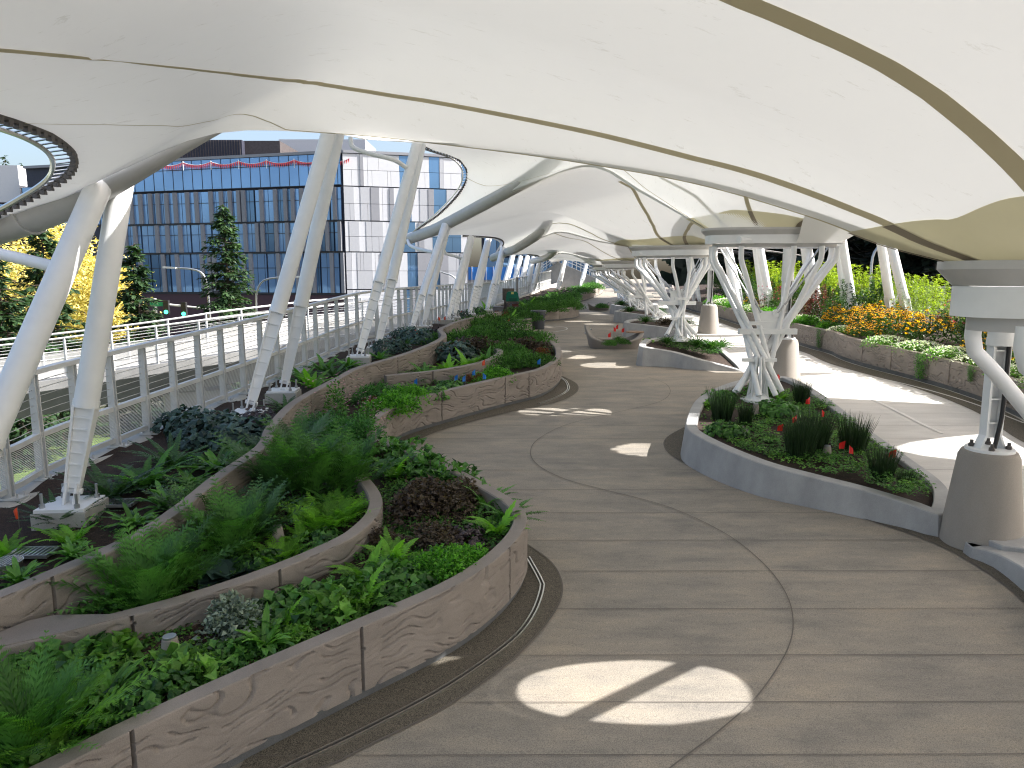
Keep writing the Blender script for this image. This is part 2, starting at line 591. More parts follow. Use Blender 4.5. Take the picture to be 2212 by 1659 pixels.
def sheet(outline, h, name, mat, parent=None, step=0.25):
    """flat sheet on the deck inside a plan outline"""
    P = [Vector((p[0], p[1], 0)) for p in outline]
    b = MB()
    tris = tessellate_polygon([P])
    b.add([Vector((p.x, p.y, zd(p.y) + h)) for p in P], [tuple(t) for t in tris], tone=0.5)
    o = b.build(name, mat, parent)
    me = o.data
    for p in me.polygons:
        if p.normal.z < 0:
            p.flip()
    return o

# walk surface on the far side of the island planters is paler concrete
isl_axis = [(p.x, p.y) for p in [Vector((6.5, -6, 0)), Vector((5.9, 3, 0))] + [G(x, y) for x, y in ((2140, 1175), (2050, 1090), (1800, 945), (1640, 850), (1602, 802), (1480, 748), (1440, 712), (1400, 682), (1370, 664))]] + [(10.6, 52), (15, 66), (22, 84)]
def xi(Y):
    return float(np.interp(Y, [b_ for a, b_ in isl_axis], [a for a, b_ in isl_axis]))
b = MB()
b.grid([[Vector((x, Y, zd(Y) + 0.004)) for x in np.linspace(xi(Y), xr(Y) + 0.2, 6)] for Y in Ys], flip=True)
tag(b.build('bicycle_path', M['bikeway'], smooth=True), kind='structure')

# planter outlines read off the photograph at the height of their top edge
W1_IMG = [(-420, 1960), (-150, 1790), (120, 1659), (285, 1575), (530, 1462), (780, 1353), (960, 1275), (1050, 1222), (1110, 1170), (1136, 1128), (1130, 1100), (1100, 1074), (1050, 1045), (1000, 1018), (930, 985), (868, 963), (825, 948)]
W2_IMG = [(813, 940), (812, 922), (822, 900), (870, 870), (950, 848), (1090, 815), (1170, 797), (1207, 775), (1212, 757), (1200, 740), (1165, 724), (1120, 712), (1098, 705)]
W3_IMG = [(1085, 699), (1112, 692), (1132, 690), (1145, 688), (1147, 685), (1135, 679)]
W4_IMG = [(1150, 672), (1175, 668), (1209, 666), (1243, 663), (1250, 658), (1238, 649)]
W5_IMG = [(1240, 640), (1250, 636), (1272, 630), (1299, 620), (1302, 616), (1290, 611)]
WH = 0.58
W1, W2, W3, W4, W5 = [[G(x, y, WH) for x, y in L] for L in (W1_IMG, W2_IMG, W3_IMG, W4_IMG, W5_IMG)]
WB_IMG = [(-400, 1560), (-120, 1440), (0, 1400), (280, 1330), (440, 1285), (600, 1230), (740, 1170), (790, 1137), (820, 1102), (822, 1070), (800, 1037), (770, 1015)]
WC_IMG = [(-400, 1430), (-150, 1350), (0, 1290), (110, 1245), (300, 1160), (400, 1095), (480, 1030), (560, 975), (584, 950), (595, 922), (630, 880), (670, 852), (740, 815), (780, 794), (858, 771), (903, 756), (948, 737), (964, 724), (956, 711), (975, 701), (1003, 691), (1028, 684), (1083, 673)]
WD_IMG = [(835, 812), (870, 808), (933, 802), (1003, 791), (1053, 779), (1080, 766), (1086, 757), (1076, 750)]
WE_IMG = [(1075, 712), (1103, 707), (1122, 705), (1129, 701), (1120, 698), (1100, 699)]
WB = [G(x, y, 0.66) for x, y in WB_IMG]
WC = [G(x, y, 0.88) for x, y in WC_IMG]
WD = [G(x, y, 0.68) for x, y in WD_IMG]
WE = [G(x, y, 0.62) for x, y in WE_IMG]

def carved_wall(name, label, pts, h, seams=(), seed=0.0, th=0.13, cat='planter wall', res=0.0021, base=0.07, group=None, amp=0.012, out=1, rustle=1.0):
    """curved precast planter wall: ledged sandstone relief, flat cap, recessed footing; out=1 puts the relief on the right of the path"""
    P0 = spline([(p.x, p.y, 0) for p in pts], step=0.05)
    dist = min(p.length for p in P0)
    ds = max(0.014, res * dist)
    P = spline([(p.x, p.y, 0) for p in pts], step=ds)
    nz = max(8, int((h - base) / max(0.0075, 0.62 * res * dist)))
    # seam positions
    L = [0]
    for a, c in zip(P, P[1:]):
        L.append(L[-1] + (c - a).length)
    seam_s = []
    for (sx, sy) in seams:
        g = G(sx, sy, h)
        seam_s.append(L[min(range(len(P)), key=lambda i: (P[i] - Vector((g.x, g.y, 0))).length)])
    rows = []
    foot = []
    for i, p in enumerate(P):
        d = (P[min(i + 2, len(P) - 1)] - P[max(i - 2, 0)]).normalized()
        nrm = Vector((d.y, -d.x, 0)) * out
        z0 = zd(p.y)
        s = L[i]
        row = []
        for k in range(nz + 1):
            t = k / nz
            z = base + (h - base - 0.012) * t
            w = noise.noise(Vector((s * 1.3 * rustle, z * 2.6, seed)))
            q = 1.25 * z + 0.30 * w + 0.10 * noise.noise(Vector((s * 4.4 * rustle, z * 6.5, seed + 4))) + 0.12 * noise.noise(Vector((s * 0.35, z * 0.8, seed + 9)))
            fr = (q * 9.5) % 1.0
            fade = min(1, max(0, (noise.noise(Vector((s * 4.2 * rustle, z * 6.0, seed + 30))) + 0.16) * 6))
            gr = max(0.0, 1 - abs(fr - 0.5) / 0.14)
            dsp = amp * (0.75 + 0.25 * (1 - fr)) - 0.025 * gr * fade
            for ss in seam_s:
                zz = 0.012 * noise.noise(Vector((z * 26, ss, 1.0)))
                if abs(s - ss - zz) < max(0.007, ds * 0.55):
                    dsp = -0.035
            row.append(p + nrm * dsp + Vector((0, 0, z0 + z)))
        row.append(p + nrm * (amp * 0.4) + Vector((0, 0, z0 + h - 0.003)))
        row.append(p - nrm * 0.012 + Vector((0, 0, z0 + h)))
        row.append(p - nrm * (th - 0.012) + Vector((0, 0, z0 + h)))
        row.append(p - nrm * th + Vector((0, 0, z0 + h - 0.012)))
        row.append(p - nrm * th + Vector((0, 0, z0 + 0.05)))
        rows.append(row)
        foot.append([p - nrm * 0.004 + Vector((0, 0, z0 + base + 0.012)), p - nrm * 0.012 + Vector((0, 0, z0 + 0.001))])
    root = thing(name, label, cat, (P[len(P) // 2].x, P[len(P) // 2].y, zd(P[len(P) // 2].y)), group)
    b = MB()
    b.grid(rows, flip=(out == 1))
    for row in (rows[0], rows[-1]):
        o = len(b.v)
        b.v.extend([tuple(p) for p in row])
        b.f.append(tuple(range(o, o + len(row))))
        b.t.append(0.5)
        b.m.append(0)
    w = b.build('carved_panel', M['wall'], root)
    smooth_by_angle(w, 28)
    b = MB()
    b.grid(foot, flip=(out == 1))
    b.build('footing', M['plinth'], root)
    return root

PG = 'brown carved planter walls along the left of the walkway'
carved_wall('planter_wall', 'long low brown carved wall bulging onto the walkway, nearest the camera', W1, WH, [(285, 1575), (780, 1353), (1095, 1180)], 0.0, group=PG)
carved_wall('planter_wall', 'brown carved wall rounding the second planting bulge below the blue flags', W2, WH, [(953, 847), (1092, 815), (1140, 804)], 3.0, group=PG, res=0.0012)
carved_wall('planter_wall', 'short brown carved wall beside the dark rubbish bin', W3, WH, [(1140, 690)], 6.0, group=PG)
carved_wall('planter_wall', 'brown carved wall holding the juniper bed behind the rubbish bin', W4, WH, [(1209, 666)], 8.0, group=PG)
carved_wall('planter_wall', 'farthest brown carved wall on the left, climbing beside the rising path', W5, WH, [(1272, 630)], 10.0, group=PG)
carved_wall('planter_wall', 'brown carved middle wall looping round the tall feathery ferns', WB, 0.66, [(283, 1329), (605, 1229)], 12.0, group=PG)
carved_wall('planter_wall', 'long brown carved upper wall winding between the railing bed and the ferns', WC, 0.88, [(110, 1245), (310, 1155), (670, 852), (858, 771)], 14.0, group=PG)
carved_wall('planter_wall', 'small brown carved inner loop wall among ferns behind the orange flag', WD, 0.68, [(933, 802)], 16.0, group=PG)
carved_wall('planter_wall', 'tiny brown carved loop wall in front of the bin bed', WE, 0.62, [(1110, 706)], 18.0, group=PG)

# flat slab where the middle wall meets the upper one
sl = [G(x, y, 0.665) for x, y in [(-400, 1556), (-120, 1437), (0, 1396), (150, 1362), (278, 1328), (232, 1326), (120, 1328), (60, 1340), (0, 1365), (-150, 1420), (-400, 1520)]]
b = MB()
top = [Vector((p.x, p.y, zd(p.y) + 0.664)) for p in sl]
tr = tessellate_polygon([top])
b.add(top + [p - Vector((0, 0, 0.5)) for p in top], [tuple(t) for t in tr] + [(i, (i + 1) % len(sl), (i + 1) % len(sl) + len(sl), i + len(sl)) for i in range(len(sl))])
tag(b.build('concrete_slab', M['wall']), 'flat triangular brown slab where the middle and upper planter walls meet', 'slab')

# soil
def off(pts, d):
    P = spline([(p.x, p.y, 0) for p in pts], step=0.2)
    out = []
    for i, p in enumerate(P):
        t = (P[min(i + 1, len(P) - 1)] - P[max(i - 1, 0)]).normalized()
        out.append(p + Vector((-t.y, t.x, 0)) * d)
    return out
def soil_patch(name, fn_left, fn_right, h, y0, y1):
    b = MB()
    rows = []
    Y = y0
    while Y < y1:
        a, c = fn_left(Y), fn_right(Y)
        rows.append([Vector((a + (c - a) * k / 24, Y, zd(Y) + h + 0.05 * noise.noise(Vector((a + (c - a) * k / 24 * 1.0, Y, 0)) * 1.7))) for k in range(25)])
        Y += 0.15
    b.grid(rows, flip=True)
    return tag(b.build(name, M['soil'], smooth=True), kind='structure')
def fn_of(pts, d=-0.06, side=max):
    P = off(pts, d)
    def f(Y):
        xs = []
        for a, c in zip(P, P[1:]):
            if (a.y - Y) * (c.y - Y) <= 0 and abs(a.y - c.y) > 1e-9:
                t = (Y - a.y) / (c.y - a.y)
                xs.append(a.x + (c.x - a.x) * t)
        if not xs:
            q = min(P, key=lambda p: abs(p.y - Y))
            return q.x
        return side(xs)
    return f
front = W1 + W2 + W3 + W4 + W5
f_front = fn_of(front, 0.06)
f_c = fn_of(WC, 0.06)
soil_patch('garden_soil', lambda Y: xl(Y) + 0.1, f_front, 0.44, 2.2, 60)
soil_patch('upper_garden_soil', lambda Y: xl(Y) + 0.1, f_c, 0.56, 2.4, max(p.y for p in WC) - 0.3)

# exposed aggregate borders, joints, drains
ob = [(480, 1720), (700, 1659), (800, 1610), (960, 1530), (1090, 1440), (1160, 1372), (1205, 1310), (1214, 1262), (1190, 1215), (1140, 1178), (1060, 1120)]
OB = [G(x, y) for x, y in ob]
inner1 = [G(x, y, WH) for x, y in [(1050, 1060), (1110, 1170), (1050, 1222), (960, 1275), (780, 1353), (530, 1462), (285, 1575)]]
sheet([(p.x, p.y) for p in spline([(p.x, p.y, 0) for p in OB], step=0.1)] + [(p.x - 0.03, p.y) for p in inner1[::-1]][::1], 0.006, 'aggregate_border', M['aggregate']).__setitem__('kind', 'structure')
ob2 = [(880, 966), (950, 931), (1100, 891), (1200, 870), (1243, 850), (1247, 832), (1225, 818), (1195, 806)]
OB2 = [G(x, y) for x, y in ob2]
inner2 = [G(x, y, WH) for x, y in [(1195, 770), (1200, 778), (1170, 797), (1090, 815), (950, 848), (870, 870), (825, 900)]]
sheet([(p.x, p.y) for p in spline([(p.x, p.y, 0) for p in OB2], step=0.1)] + [(p.x - 0.02, p.y + 0.02) for p in inner2], 0.006, 'aggregate_border', M['aggregate']).__setitem__('kind', 'structure')

b = MB()
b.grid(ribbon(OB, 0.016, 0.010))
b.grid(ribbon(OB2, 0.018, 0.010))
seam_c = [(1380, 1720), (1450, 1659), (1560, 1575), (1640, 1500), (1703, 1400), (1712, 1330), (1690, 1270), (1640, 1210), (1560, 1150), (1440, 1095), (1300, 1058), (1220, 1036), (1165, 1008), (1146, 980), (1162, 950), (1225, 918), (1330, 892), (1420, 870), (1447, 850), (1438, 830), (1400, 815)]
b.grid(ribbon([G(x, y) for x, y in seam_c], 0.010, 0.010))
Yj = [3.3, 3.78] + [G(1400, y).y for y in (1637, 1522, 1420, 1319, 1237, 1170)]
while Yj[-1] < 44:
    Yj.append(Yj[-1] + 0.78)
for Y in Yj:
    w_ = 0.005 + 0.0003 * Y
    b.add([Vector((xl(Y) + 0.5, Y, zd(Y) + 0.0085)), Vector((xr(Y), Y + 0.05, zd(Y + 0.05) + 0.0085)), Vector((xr(Y), Y + 0.05 + w_, zd(Y + 0.05 + w_) + 0.0085)), Vector((xl(Y) + 0.5, Y + w_, zd(Y + w_) + 0.0085))], [(0, 1, 2, 3)])
tag(b.build('joint_lines', M['fineline']), kind='structure')

dr = [(560, 1695), (620, 1659), (770, 1588), (960, 1488), (1100, 1390), (1150, 1330), (1171, 1272), (1165, 1250), (1140, 1205)]
for nm, pts in (('walkway', dr), ('second bulge', [(1165, 873), (1200, 860), (1222, 848), (1228, 838), (1222, 824), (1208, 815)])):
    P = [G(x, y) for x, y in pts]
    root = thing('slot_drain', 'thin bright steel slot drain following the ' + ('nearest planter wall' if nm == 'walkway' else 'second planting bulge'), 'drain', (P[3].x, P[3].y, zd(P[3].y)), 'slot drains')
    b = MB(); b.grid(ribbon(P, 0.030, 0.012)); b.build('slot', M['joint'], root)
    b = MB()
    Q = spline([(p.x, p.y, 0) for p in P], step=0.1)
    for sd in (-0.018, 0.018):
        rows = []
        for i, p in enumerate(Q):
            d = (Q[min(i + 1, len(Q) - 1)] - Q[max(i - 1, 0)]).normalized()
            s = Vector((d.y, -d.x, 0))
            z = zd(p.y)
            rows.append([p + s * (sd - 0.006) + Vector((0, 0, z + 0.004)), p + s * (sd - 0.006) + Vector((0, 0, z + 0.018)), p + s * (sd + 0.006) + Vector((0, 0, z + 0.018)), p + s * (sd + 0.006) + Vector((0, 0, z + 0.004))])
        b.grid(rows)
    b.build('edge_strip', M['steel'], root)

# painted lines on the bicycle path
b = MB()
b.grid(ribbon([G(x, y) for x, y in [(1880, 862), (1920, 880), (1990, 916), (2036, 937)]], 0.07, 0.012))
b.grid(ribbon([G(x, y) for x, y in [(1700, 828), (1780, 835), (1856, 852)][1:]] , 0.05, 0.012))
b.grid(ribbon([G(x, y) for x, y in [(1660, 780), (1780, 795), (1900, 818), (2000, 842), (2100, 872), (2212, 915)]], 0.05, 0.012))
b.grid(ribbon([G(x, y) for x, y in [(2200, 1125), (2240, 1160), (2300, 1230)]], 0.07, 0.012))
b.grid(ribbon([G(x, y) for x, y in [(1150, 722), (1200, 717), (1224, 712), (1218, 707), (1180, 704)]], 0.05, 0.012))
tag(b.build('path_markings', M['paint']), kind='structure')

# ------------------------------------------------------------------ left railing and curb
b = MB()
Yc = [-6 + 0.3 * i for i in range(0, 280)]
def sect(Y, pts):
    x = xl(Y)
    return [Vector((x + a, Y, zd(Y) + c)) for a, c in pts]
b.grid([sect(Y, [(0.22, 0.0), (0.22, 0.52), (0.19, 0.55), (-0.19, 0.55), (-0.22, 0.52), (-0.22, -0.9)]) for Y in Yc])
tag(b.build('curb', M['curb']), kind='structure')

def railing(name, label, fx, fz, y0, y1, step, group, simple=False, Hh=1.28, cables=7):
    root = thing(name, label, 'railing', (fx((y0 + y1) / 2), (y0 + y1) / 2, fz((y0 + y1) / 2)), group)
    ys = np.arange(y0, y1, 0.4)
    P = lambda Y, h, dx=0: Vector((fx(Y) + dx, Y, fz(Y) + h))
    b = MB()
    b.grid([[P(Y, Hh - 0.055, -0.05), P(Y, Hh, -0.05), P(Y, Hh, 0.05), P(Y, Hh - 0.055, 0.05)] for Y in ys], closed_u=True)
    b.build('top_rail', M['rail'], root)
    b = MB()
    for hh, w in ((0.52, 0.07), (0.10, 0.06)):
        b.grid([[P(Y, hh - 0.03, -w / 2), P(Y, hh + 0.03, -w / 2), P(Y, hh + 0.03, w / 2), P(Y, hh - 0.03, w / 2)] for Y in ys], closed_u=True)
    b.build('middle_rail', M['rail'], root)
    b = MB()
    for k in range(cables):
        hh = 0.52 + (Hh - 0.57) * (k + 1) / (cables + 1)
        b.tube([P(Y, hh, 0.0) for Y in ys], 0.0045, 4, False)
    b.build('cable', M['cable'], root)
    b = MB()
    for k in range(20):
        hh = 0.13 + 0.36 * k / 19
        b.tube([P(Y, hh, 0.028) for Y in ys], 0.005, 3, False)
    b.build('mesh_panel', M['rail'], root)
    Y = y0 + 0.2
    n = 0
    while Y < y1 - 0.1:
        b = MB()
        q = P(Y, 0)
        for sx in (-0.0, ):
            vs = []
            for zz, w in ((0.02, 0.052), (Hh - 0.05, 0.036)):
                for dx, dy in ((-w, -0.008), (w, -0.008), (w, 0.008), (-w, 0.008)):
                    vs.append(q + Vector((dx, dy - 0.03, zz)))
                for dx, dy in ((-w, -0.008), (w, -0.008), (w, 0.008), (-w, 0.008)):
                    vs.append(q + Vector((dx, dy + 0.03, zz)))
            fs = []
            for o in (0, 4):
                for k in range(4):
                    fs.append((o + k, o + (k + 1) % 4, o + (k + 1) % 4 + 8, o + k + 8))
                fs.append((o + 8, o + 9, o + 10, o + 11))
            b.add(vs, fs)
        if not simple and Y < 30:
            for hh in np.linspace(0.6, Hh - 0.12, cables):
                b.box(q + Vector((0.0, 0, hh)), (0.03, 0.06, 0.03))
            b.box(q + Vector((0.04, 0, 0.012)), (0.26, 0.16, 0.024))
            for ax in (-0.05, 0.13):
                for ay in (-0.055, 0.055):
                    b.tube([q + Vector((ax, ay, 0.02)), q + Vector((ax, ay, 0.075))], 0.010, 6)
        b.build('post', M['rail'], root)
        n += 1
        Y += step
    return root
railing('bridge_railing', 'long pale cable railing with mesh panels on the left curb', xl, lambda Y: zd(Y) + 0.55, 1.6, 62, 0.62, 'railings along the bridge edges')
railing('bridge_railing', 'pale railing behind the flowering shrubs on the right edge', xr, lambda Y: zd(Y) + 0.52, 10, 62, 0.8, 'railings along the bridge edges', simple=True)
b = MB()
b.grid([[Vector((xr(Y) + a, Y, zd(Y) + c)) for a, c in ((-0.2, 0.0), (-0.2, 0.52), (0.2, 0.52), (0.2, -0.9))] for Y in Yc])
tag(b.build('right_curb', M['curb']), kind='structure')

# side ramp joining from the left
rp = [(-26, 15.5), (-19, 18.6), (-14.2, 21), (-9.2, 23.6), (-5.6, 27.5), (-3.6, 32)]
RP = spline([(x, y, 0) for x, y in rp], step=0.4)
def ramp_z(p):
    return float(np.interp(p.x, [-26, -19, -14.2, -9.2, -5.6, -3], [-1.1, -0.6, -0.12, 0.5, 0.85, 0.9]))
rows, rail_n, rail_f = [], [], []
for i, p in enumerate(RP):
    d = (RP[min(i + 1, len(RP) - 1)] - RP[max(i - 1, 0)]).normalized()
    s = Vector((d.y, -d.x, 0))
    z = ramp_z(p)
    rows.append([p + Vector((0, 0, z)), p - s * 3.0 + Vector((0, 0, z)), p - s * 3.0 + Vector((0, 0, z - .55)), p - s * 2.4 + Vector((0, 0, z - 1.1)), p - s * 0.6 + Vector((0, 0, z - 1.1)), p + Vector((0, 0, z - 0.3))])
    rail_n.append(p - s * 0.1 + Vector((0, 0, z)))
    rail_f.append(p - s * 2.9 + Vector((0, 0, z)))
b = MB()
b.grid(rows, closed_u=True)
tag(b.build('side_ramp', M['rampgrey']), kind='structure')
for pts, lab in ((rail_n, 'white railing on the near edge of the curving side ramp'), (rail_f, 'white railing on the outer edge of the curving side ramp')):
    root = thing('ramp_railing', lab, 'railing', pts[len(pts) // 2], 'railings of the side ramp')
    b = MB()
    up = Vector((0, 0, 1))
    b.tube([p + up * 1.2 for p in pts], 0.035, 6)
    b.build('top_rail', M['rail'], root)
    b = MB()
    b.grid([[p + up * 0.08, p + up * 0.56] for p in pts])
    b.build('mesh_panel', M['meshpanel'], root)
    b = MB()
    for hh in (0.06, 0.6):
        b.tube([p + up * hh for p in pts], 0.02, 5, False)
    for k in range(4):
        b.tube([p + up * (0.72 + 0.1 * k) for p in pts], 0.005, 3, False)
    b.build('cable', M['rail'], root)
    for p in spline(pts, step=1.25):
        b = MB()
        b.box(p + up * 0.6, (0.05, 0.06, 1.2))
        b.build('post', M['rail'], root)
# piers under the side ramp
for (px, py) in ((-17, 21.2), (-11.0, 24.6)):
    b = MB()
    b.box((px, py, -4.0), (1.0, 1.0, 6.0), 0.5)
    b.box((px, py, -1.25), (2.2, 1.2, 0.7), 0.5)
    tag(b.build('bridge_pier', M['curb']), 'grey concrete pier carrying the side ramp, ' + ('farther' if px > -12 else 'nearer') + ' of two beyond the railing', 'pier')

# ------------------------------------------------------------------ canopies
def ringpts(c, a, bb, rot, n=40):
    return [Vector((c[0] + a * math.cos(t) * math.cos(rot) - bb * math.sin(t) * math.sin(rot), c[1] + a * math.cos(t) * math.sin(rot) + bb * math.sin(t) * math.cos(rot), c[2])) for t in [2 * math.pi * k / n for k in range(n)]]

class Fan:
    """tensile membrane stretched from a ring edge to an outer boundary over an arch line"""
    def __init__(self, ring, outer, arch, amp, nu=72, ns=30):
        self.ring = spline(ring, n=nu)
        self.outer = spline(outer, n=nu)
        self.nu, self.ns = nu, ns
        a0, a1 = arch[0], arch[-1]
        L = [0]
        for p, q in zip(arch, arch[1:]):
            L.append(L[-1] + ((q - p).xy).length)
        self.S = [l / L[-1] for l in L]
        self.B = [p.z - (a0.z + (a1.z - a0.z) * s) for p, s in zip(arch, self.S)]
        sp = spline([(s, bz, 0) for s, bz in zip(self.S, self.B)], n=60)
        self.S, self.B = [p.x for p in sp], [p.y for p in sp]
        self.amp = amp
    def P(self, u, s):
        k = u * (self.nu - 1)
        i = min(self.nu - 2, int(k))
        w = k - i
        a = self.ring[i].lerp(self.ring[i + 1], w)
        c = self.outer[i].lerp(self.outer[i + 1], w)
        p = a.lerp(c, s)
        p.z += lerp_table(s, self.S, self.B) * lerp_table(u, [x for x, _ in self.amp], [y for _, y in self.amp])
        return p
    def rows(self, u0=0, u1=1, s0=0, s1=1, nu=None, ns=None, dz=0.0):
        nu, ns = nu or self.nu, ns or self.ns
        return [[self.P(u0 + (u1 - u0) * i / (nu - 1), s0 + (s1 - s0) * j / (ns - 1)) + Vector((0, 0, dz)) for j in range(ns)] for i in range(nu)]
    def stripe(self, u0, u1, w0, w1, s0=0.0, s1=1.0, n=140, dz=-0.008):
        rows = []
        for j in range(n):
            s = s0 + (s1 - s0) * j / (n - 1)
            u = u0 + (u1 - u0) * j / (n - 1) if not isinstance(u0, list) else lerp_table(s, [q[0] for q in u0], [q[1] for q in u0])
            e = 0.004
            p = self.P(min(1, max(0, u)), s)
            d = self.P(min(1, u + e), s) - self.P(max(0, u - e), s)
            d = d.normalized() if d.length > 1e-6 else Vector((1, 0, 0))
            w = (w0 + (w1 - w0) * j / (n - 1)) / 2
            rows.append([p - d * w + Vector((0, 0, dz)), p + d * w + Vector((0, 0, dz))])
        return rows

def lacing(pts, outward, parent, name_pipe='edge_pipe'):
    """dark clamped membrane edge, an outer pipe and the ties between them"""
    P = spline(pts, step=0.05)
    b = MB()
    b.tube(P, 0.028, 6)
    for i in range(0, len(P), 2):
        b.box(P[i] + Vector((0, 0, -0.03)), (0.045, 0.045, 0.05))
    b.build('clamped_edge', M['darksteel'], parent)
    Q = []
    for i, p in enumerate(P):
        d = (P[min(i + 3, len(P) - 1)] - P[max(i - 3, 0)])
        s = Vector((d.y, -d.x, 0))
        s.normalize()
        if s.dot(Vector(outward) - p) < 0:
            s = -s
        t = i / (len(P) - 1)
        Q.append(p + s * (0.04 + 0.12 * math.sin(math.pi * min(1, max(0, t)))) + Vector((0, 0, -0.05)))
    b = MB(); b.tube(Q, 0.022, 6)
    for i in range(0, len(P) - 2, 2):
        b.tube([P[i], Q[min(len(Q) - 1, i + 1)]], 0.007, 4)
    b.build(name_pipe, M['steel'], parent)

def arch_tube(root, pts, r, n=14, collars=()):
    P = spline(pts, n=48)
    b = MB()
    b.tube(P, [r * (0.55 + 0.45 * min(1, 0.1 + i / 8)) for i in range(len(P))], n)
    for c in collars:
        k = int(c * 47)
        d = (P[k + 1] - P[k]).normalized()
        b.tube([P[k] - d * 0.02, P[k] + d * 0.02], r * 1.12, n)
    smooth_by_angle(b.build('arch_tube', M['beam'], root), 40)

# --- ring positions (tops of the tree columns)
RING = [
    dict(c=V(2502, 618, 4.95), a=1.40, b=0.50, rot=0.0, tree=None, k=1.4),
    dict(c=V(1672, 515, 13.2), a=1.24, b=0.47, rot=-0.05, tree=None),
    dict(c=V(1452, 545, 20.4), a=1.16, b=0.60, rot=-0.55, tree=None),
    dict(c=V(1350, 573, 30.0), a=0.95, b=0.6, rot=-0.6, tree=None),
    dict(c=V(1318, 579, 39.0), a=0.9, b=0.6, rot=-0.6, tree=None),
    dict(c=V(1302, 582, 50.0), a=0.9, b=0.6, rot=-0.6, tree=None),
]
def ring_left(r):
    return Vector((r['c'].x - r['a'] * math.cos(r['rot']), r['c'].y - r['a'] * math.sin(r['rot']), r['c'].z + 0.16))
def ring_edge(r, t0, t1, n=9, dz=0.16):
    out = []
    for k in range(n):
        t = t0 + (t1 - t0) * k / (n - 1)
        x, y = r['a'] * math.cos(t), r['b'] * math.sin(t)
        out.append(Vector((r['c'].x + x * math.cos(r['rot']) - y * math.sin(r['rot']), r['c'].y + x * math.sin(r['rot']) + y * math.cos(r['rot']), r['c'].z + dz)))
    return out

def arch_pts(img, p, q):
    return [on_line(x, y, (p.x, p.y), q) for x, y in img]

# arch lines
r0, r1, r2, r3, r4, r5 = RING
l0, l1, l2, l3, l4 = [ring_left(r) for r in (r0, r1, r2, r3, r4)]
A1 = arch_pts([(2030, 567), (1900, 525), (1750, 470), (1500, 400), (1240, 355), (1000, 325), (700, 297), (450, 298), (230, 388), (130, 440), (0, 488), (-80, 512)], l0, (-5.3, 7.45))
A2 = arch_pts([(1524, 497), (1386, 417), (1271, 360), (1130, 408), (960, 486), (915, 505), (880, 517)], l1, (-3.9, 25.0))
A3 = arch_pts([(1360, 552), (1290, 522), (1215, 503), (1175, 512), (1120, 534), (1093, 545), (1065, 557)], l2, (-1.2, 38.0))
A4 = arch_pts([(1312, 578), (1270, 560), (1225, 549), (1205, 549), (1180, 556), (1150, 564)], l3, (1.2, 52.0))
A5 = arch_pts([(1304, 583), (1275, 572), (1245, 565), (1215, 564), (1195, 568)], l4, (4.2, 66.0))
A1[0], A2[0], A3[0], A4[0], A5[0] = l0, l1, l2, l3, l4

CG = 'white fabric canopies over the walkway'
def canopy(label, ring, ring_arc, outer, arch, amp, stripes, band, edge=None, edge_out=None, tube=None, tube_r=0.2, base=None, nu=72, fine=True, collars=()):
    fan = Fan(ring_edge(ring, *ring_arc), outer, arch, amp, nu=nu)
    root = thing('fabric_canopy', label, 'canopy', base or ring['c'], CG)
    b = MB(); b.grid(fan.rows()); b.build('membrane', M['fabric'], root, smooth=True)
    for (u0, u1, w0, w1, s1) in stripes:
        b = MB(); b.grid(fan.stripe(u0, u1, w0, w1, 0.0, s1)); b.build('seam_strip', M['seam'], root, smooth=True)
    if band:
        b = MB(); b.grid(fan.rows(0, 1, 0.0, band, ns=8, dz=-0.012)); b.build('reinforced_band', M['double'], root, smooth=True)
        for (u0, u1, w0, w1, s1) in stripes:
            b = MB()
            b.grid(fan.stripe(u0, u1 if isinstance(u0, list) else u0 + (u1 - u0) * band / max(s1, 1e-3), w0, w0 + (w1 - w0) * band, 0.0, band, n=8, dz=-0.018))
            b.build('band_seam', M['doubleseam'], root, smooth=True)
    if edge:
        lacing(edge, edge_out, root)
    if tube:
        arch_tube(root, tube, tube_r, collars=collars)
    return fan

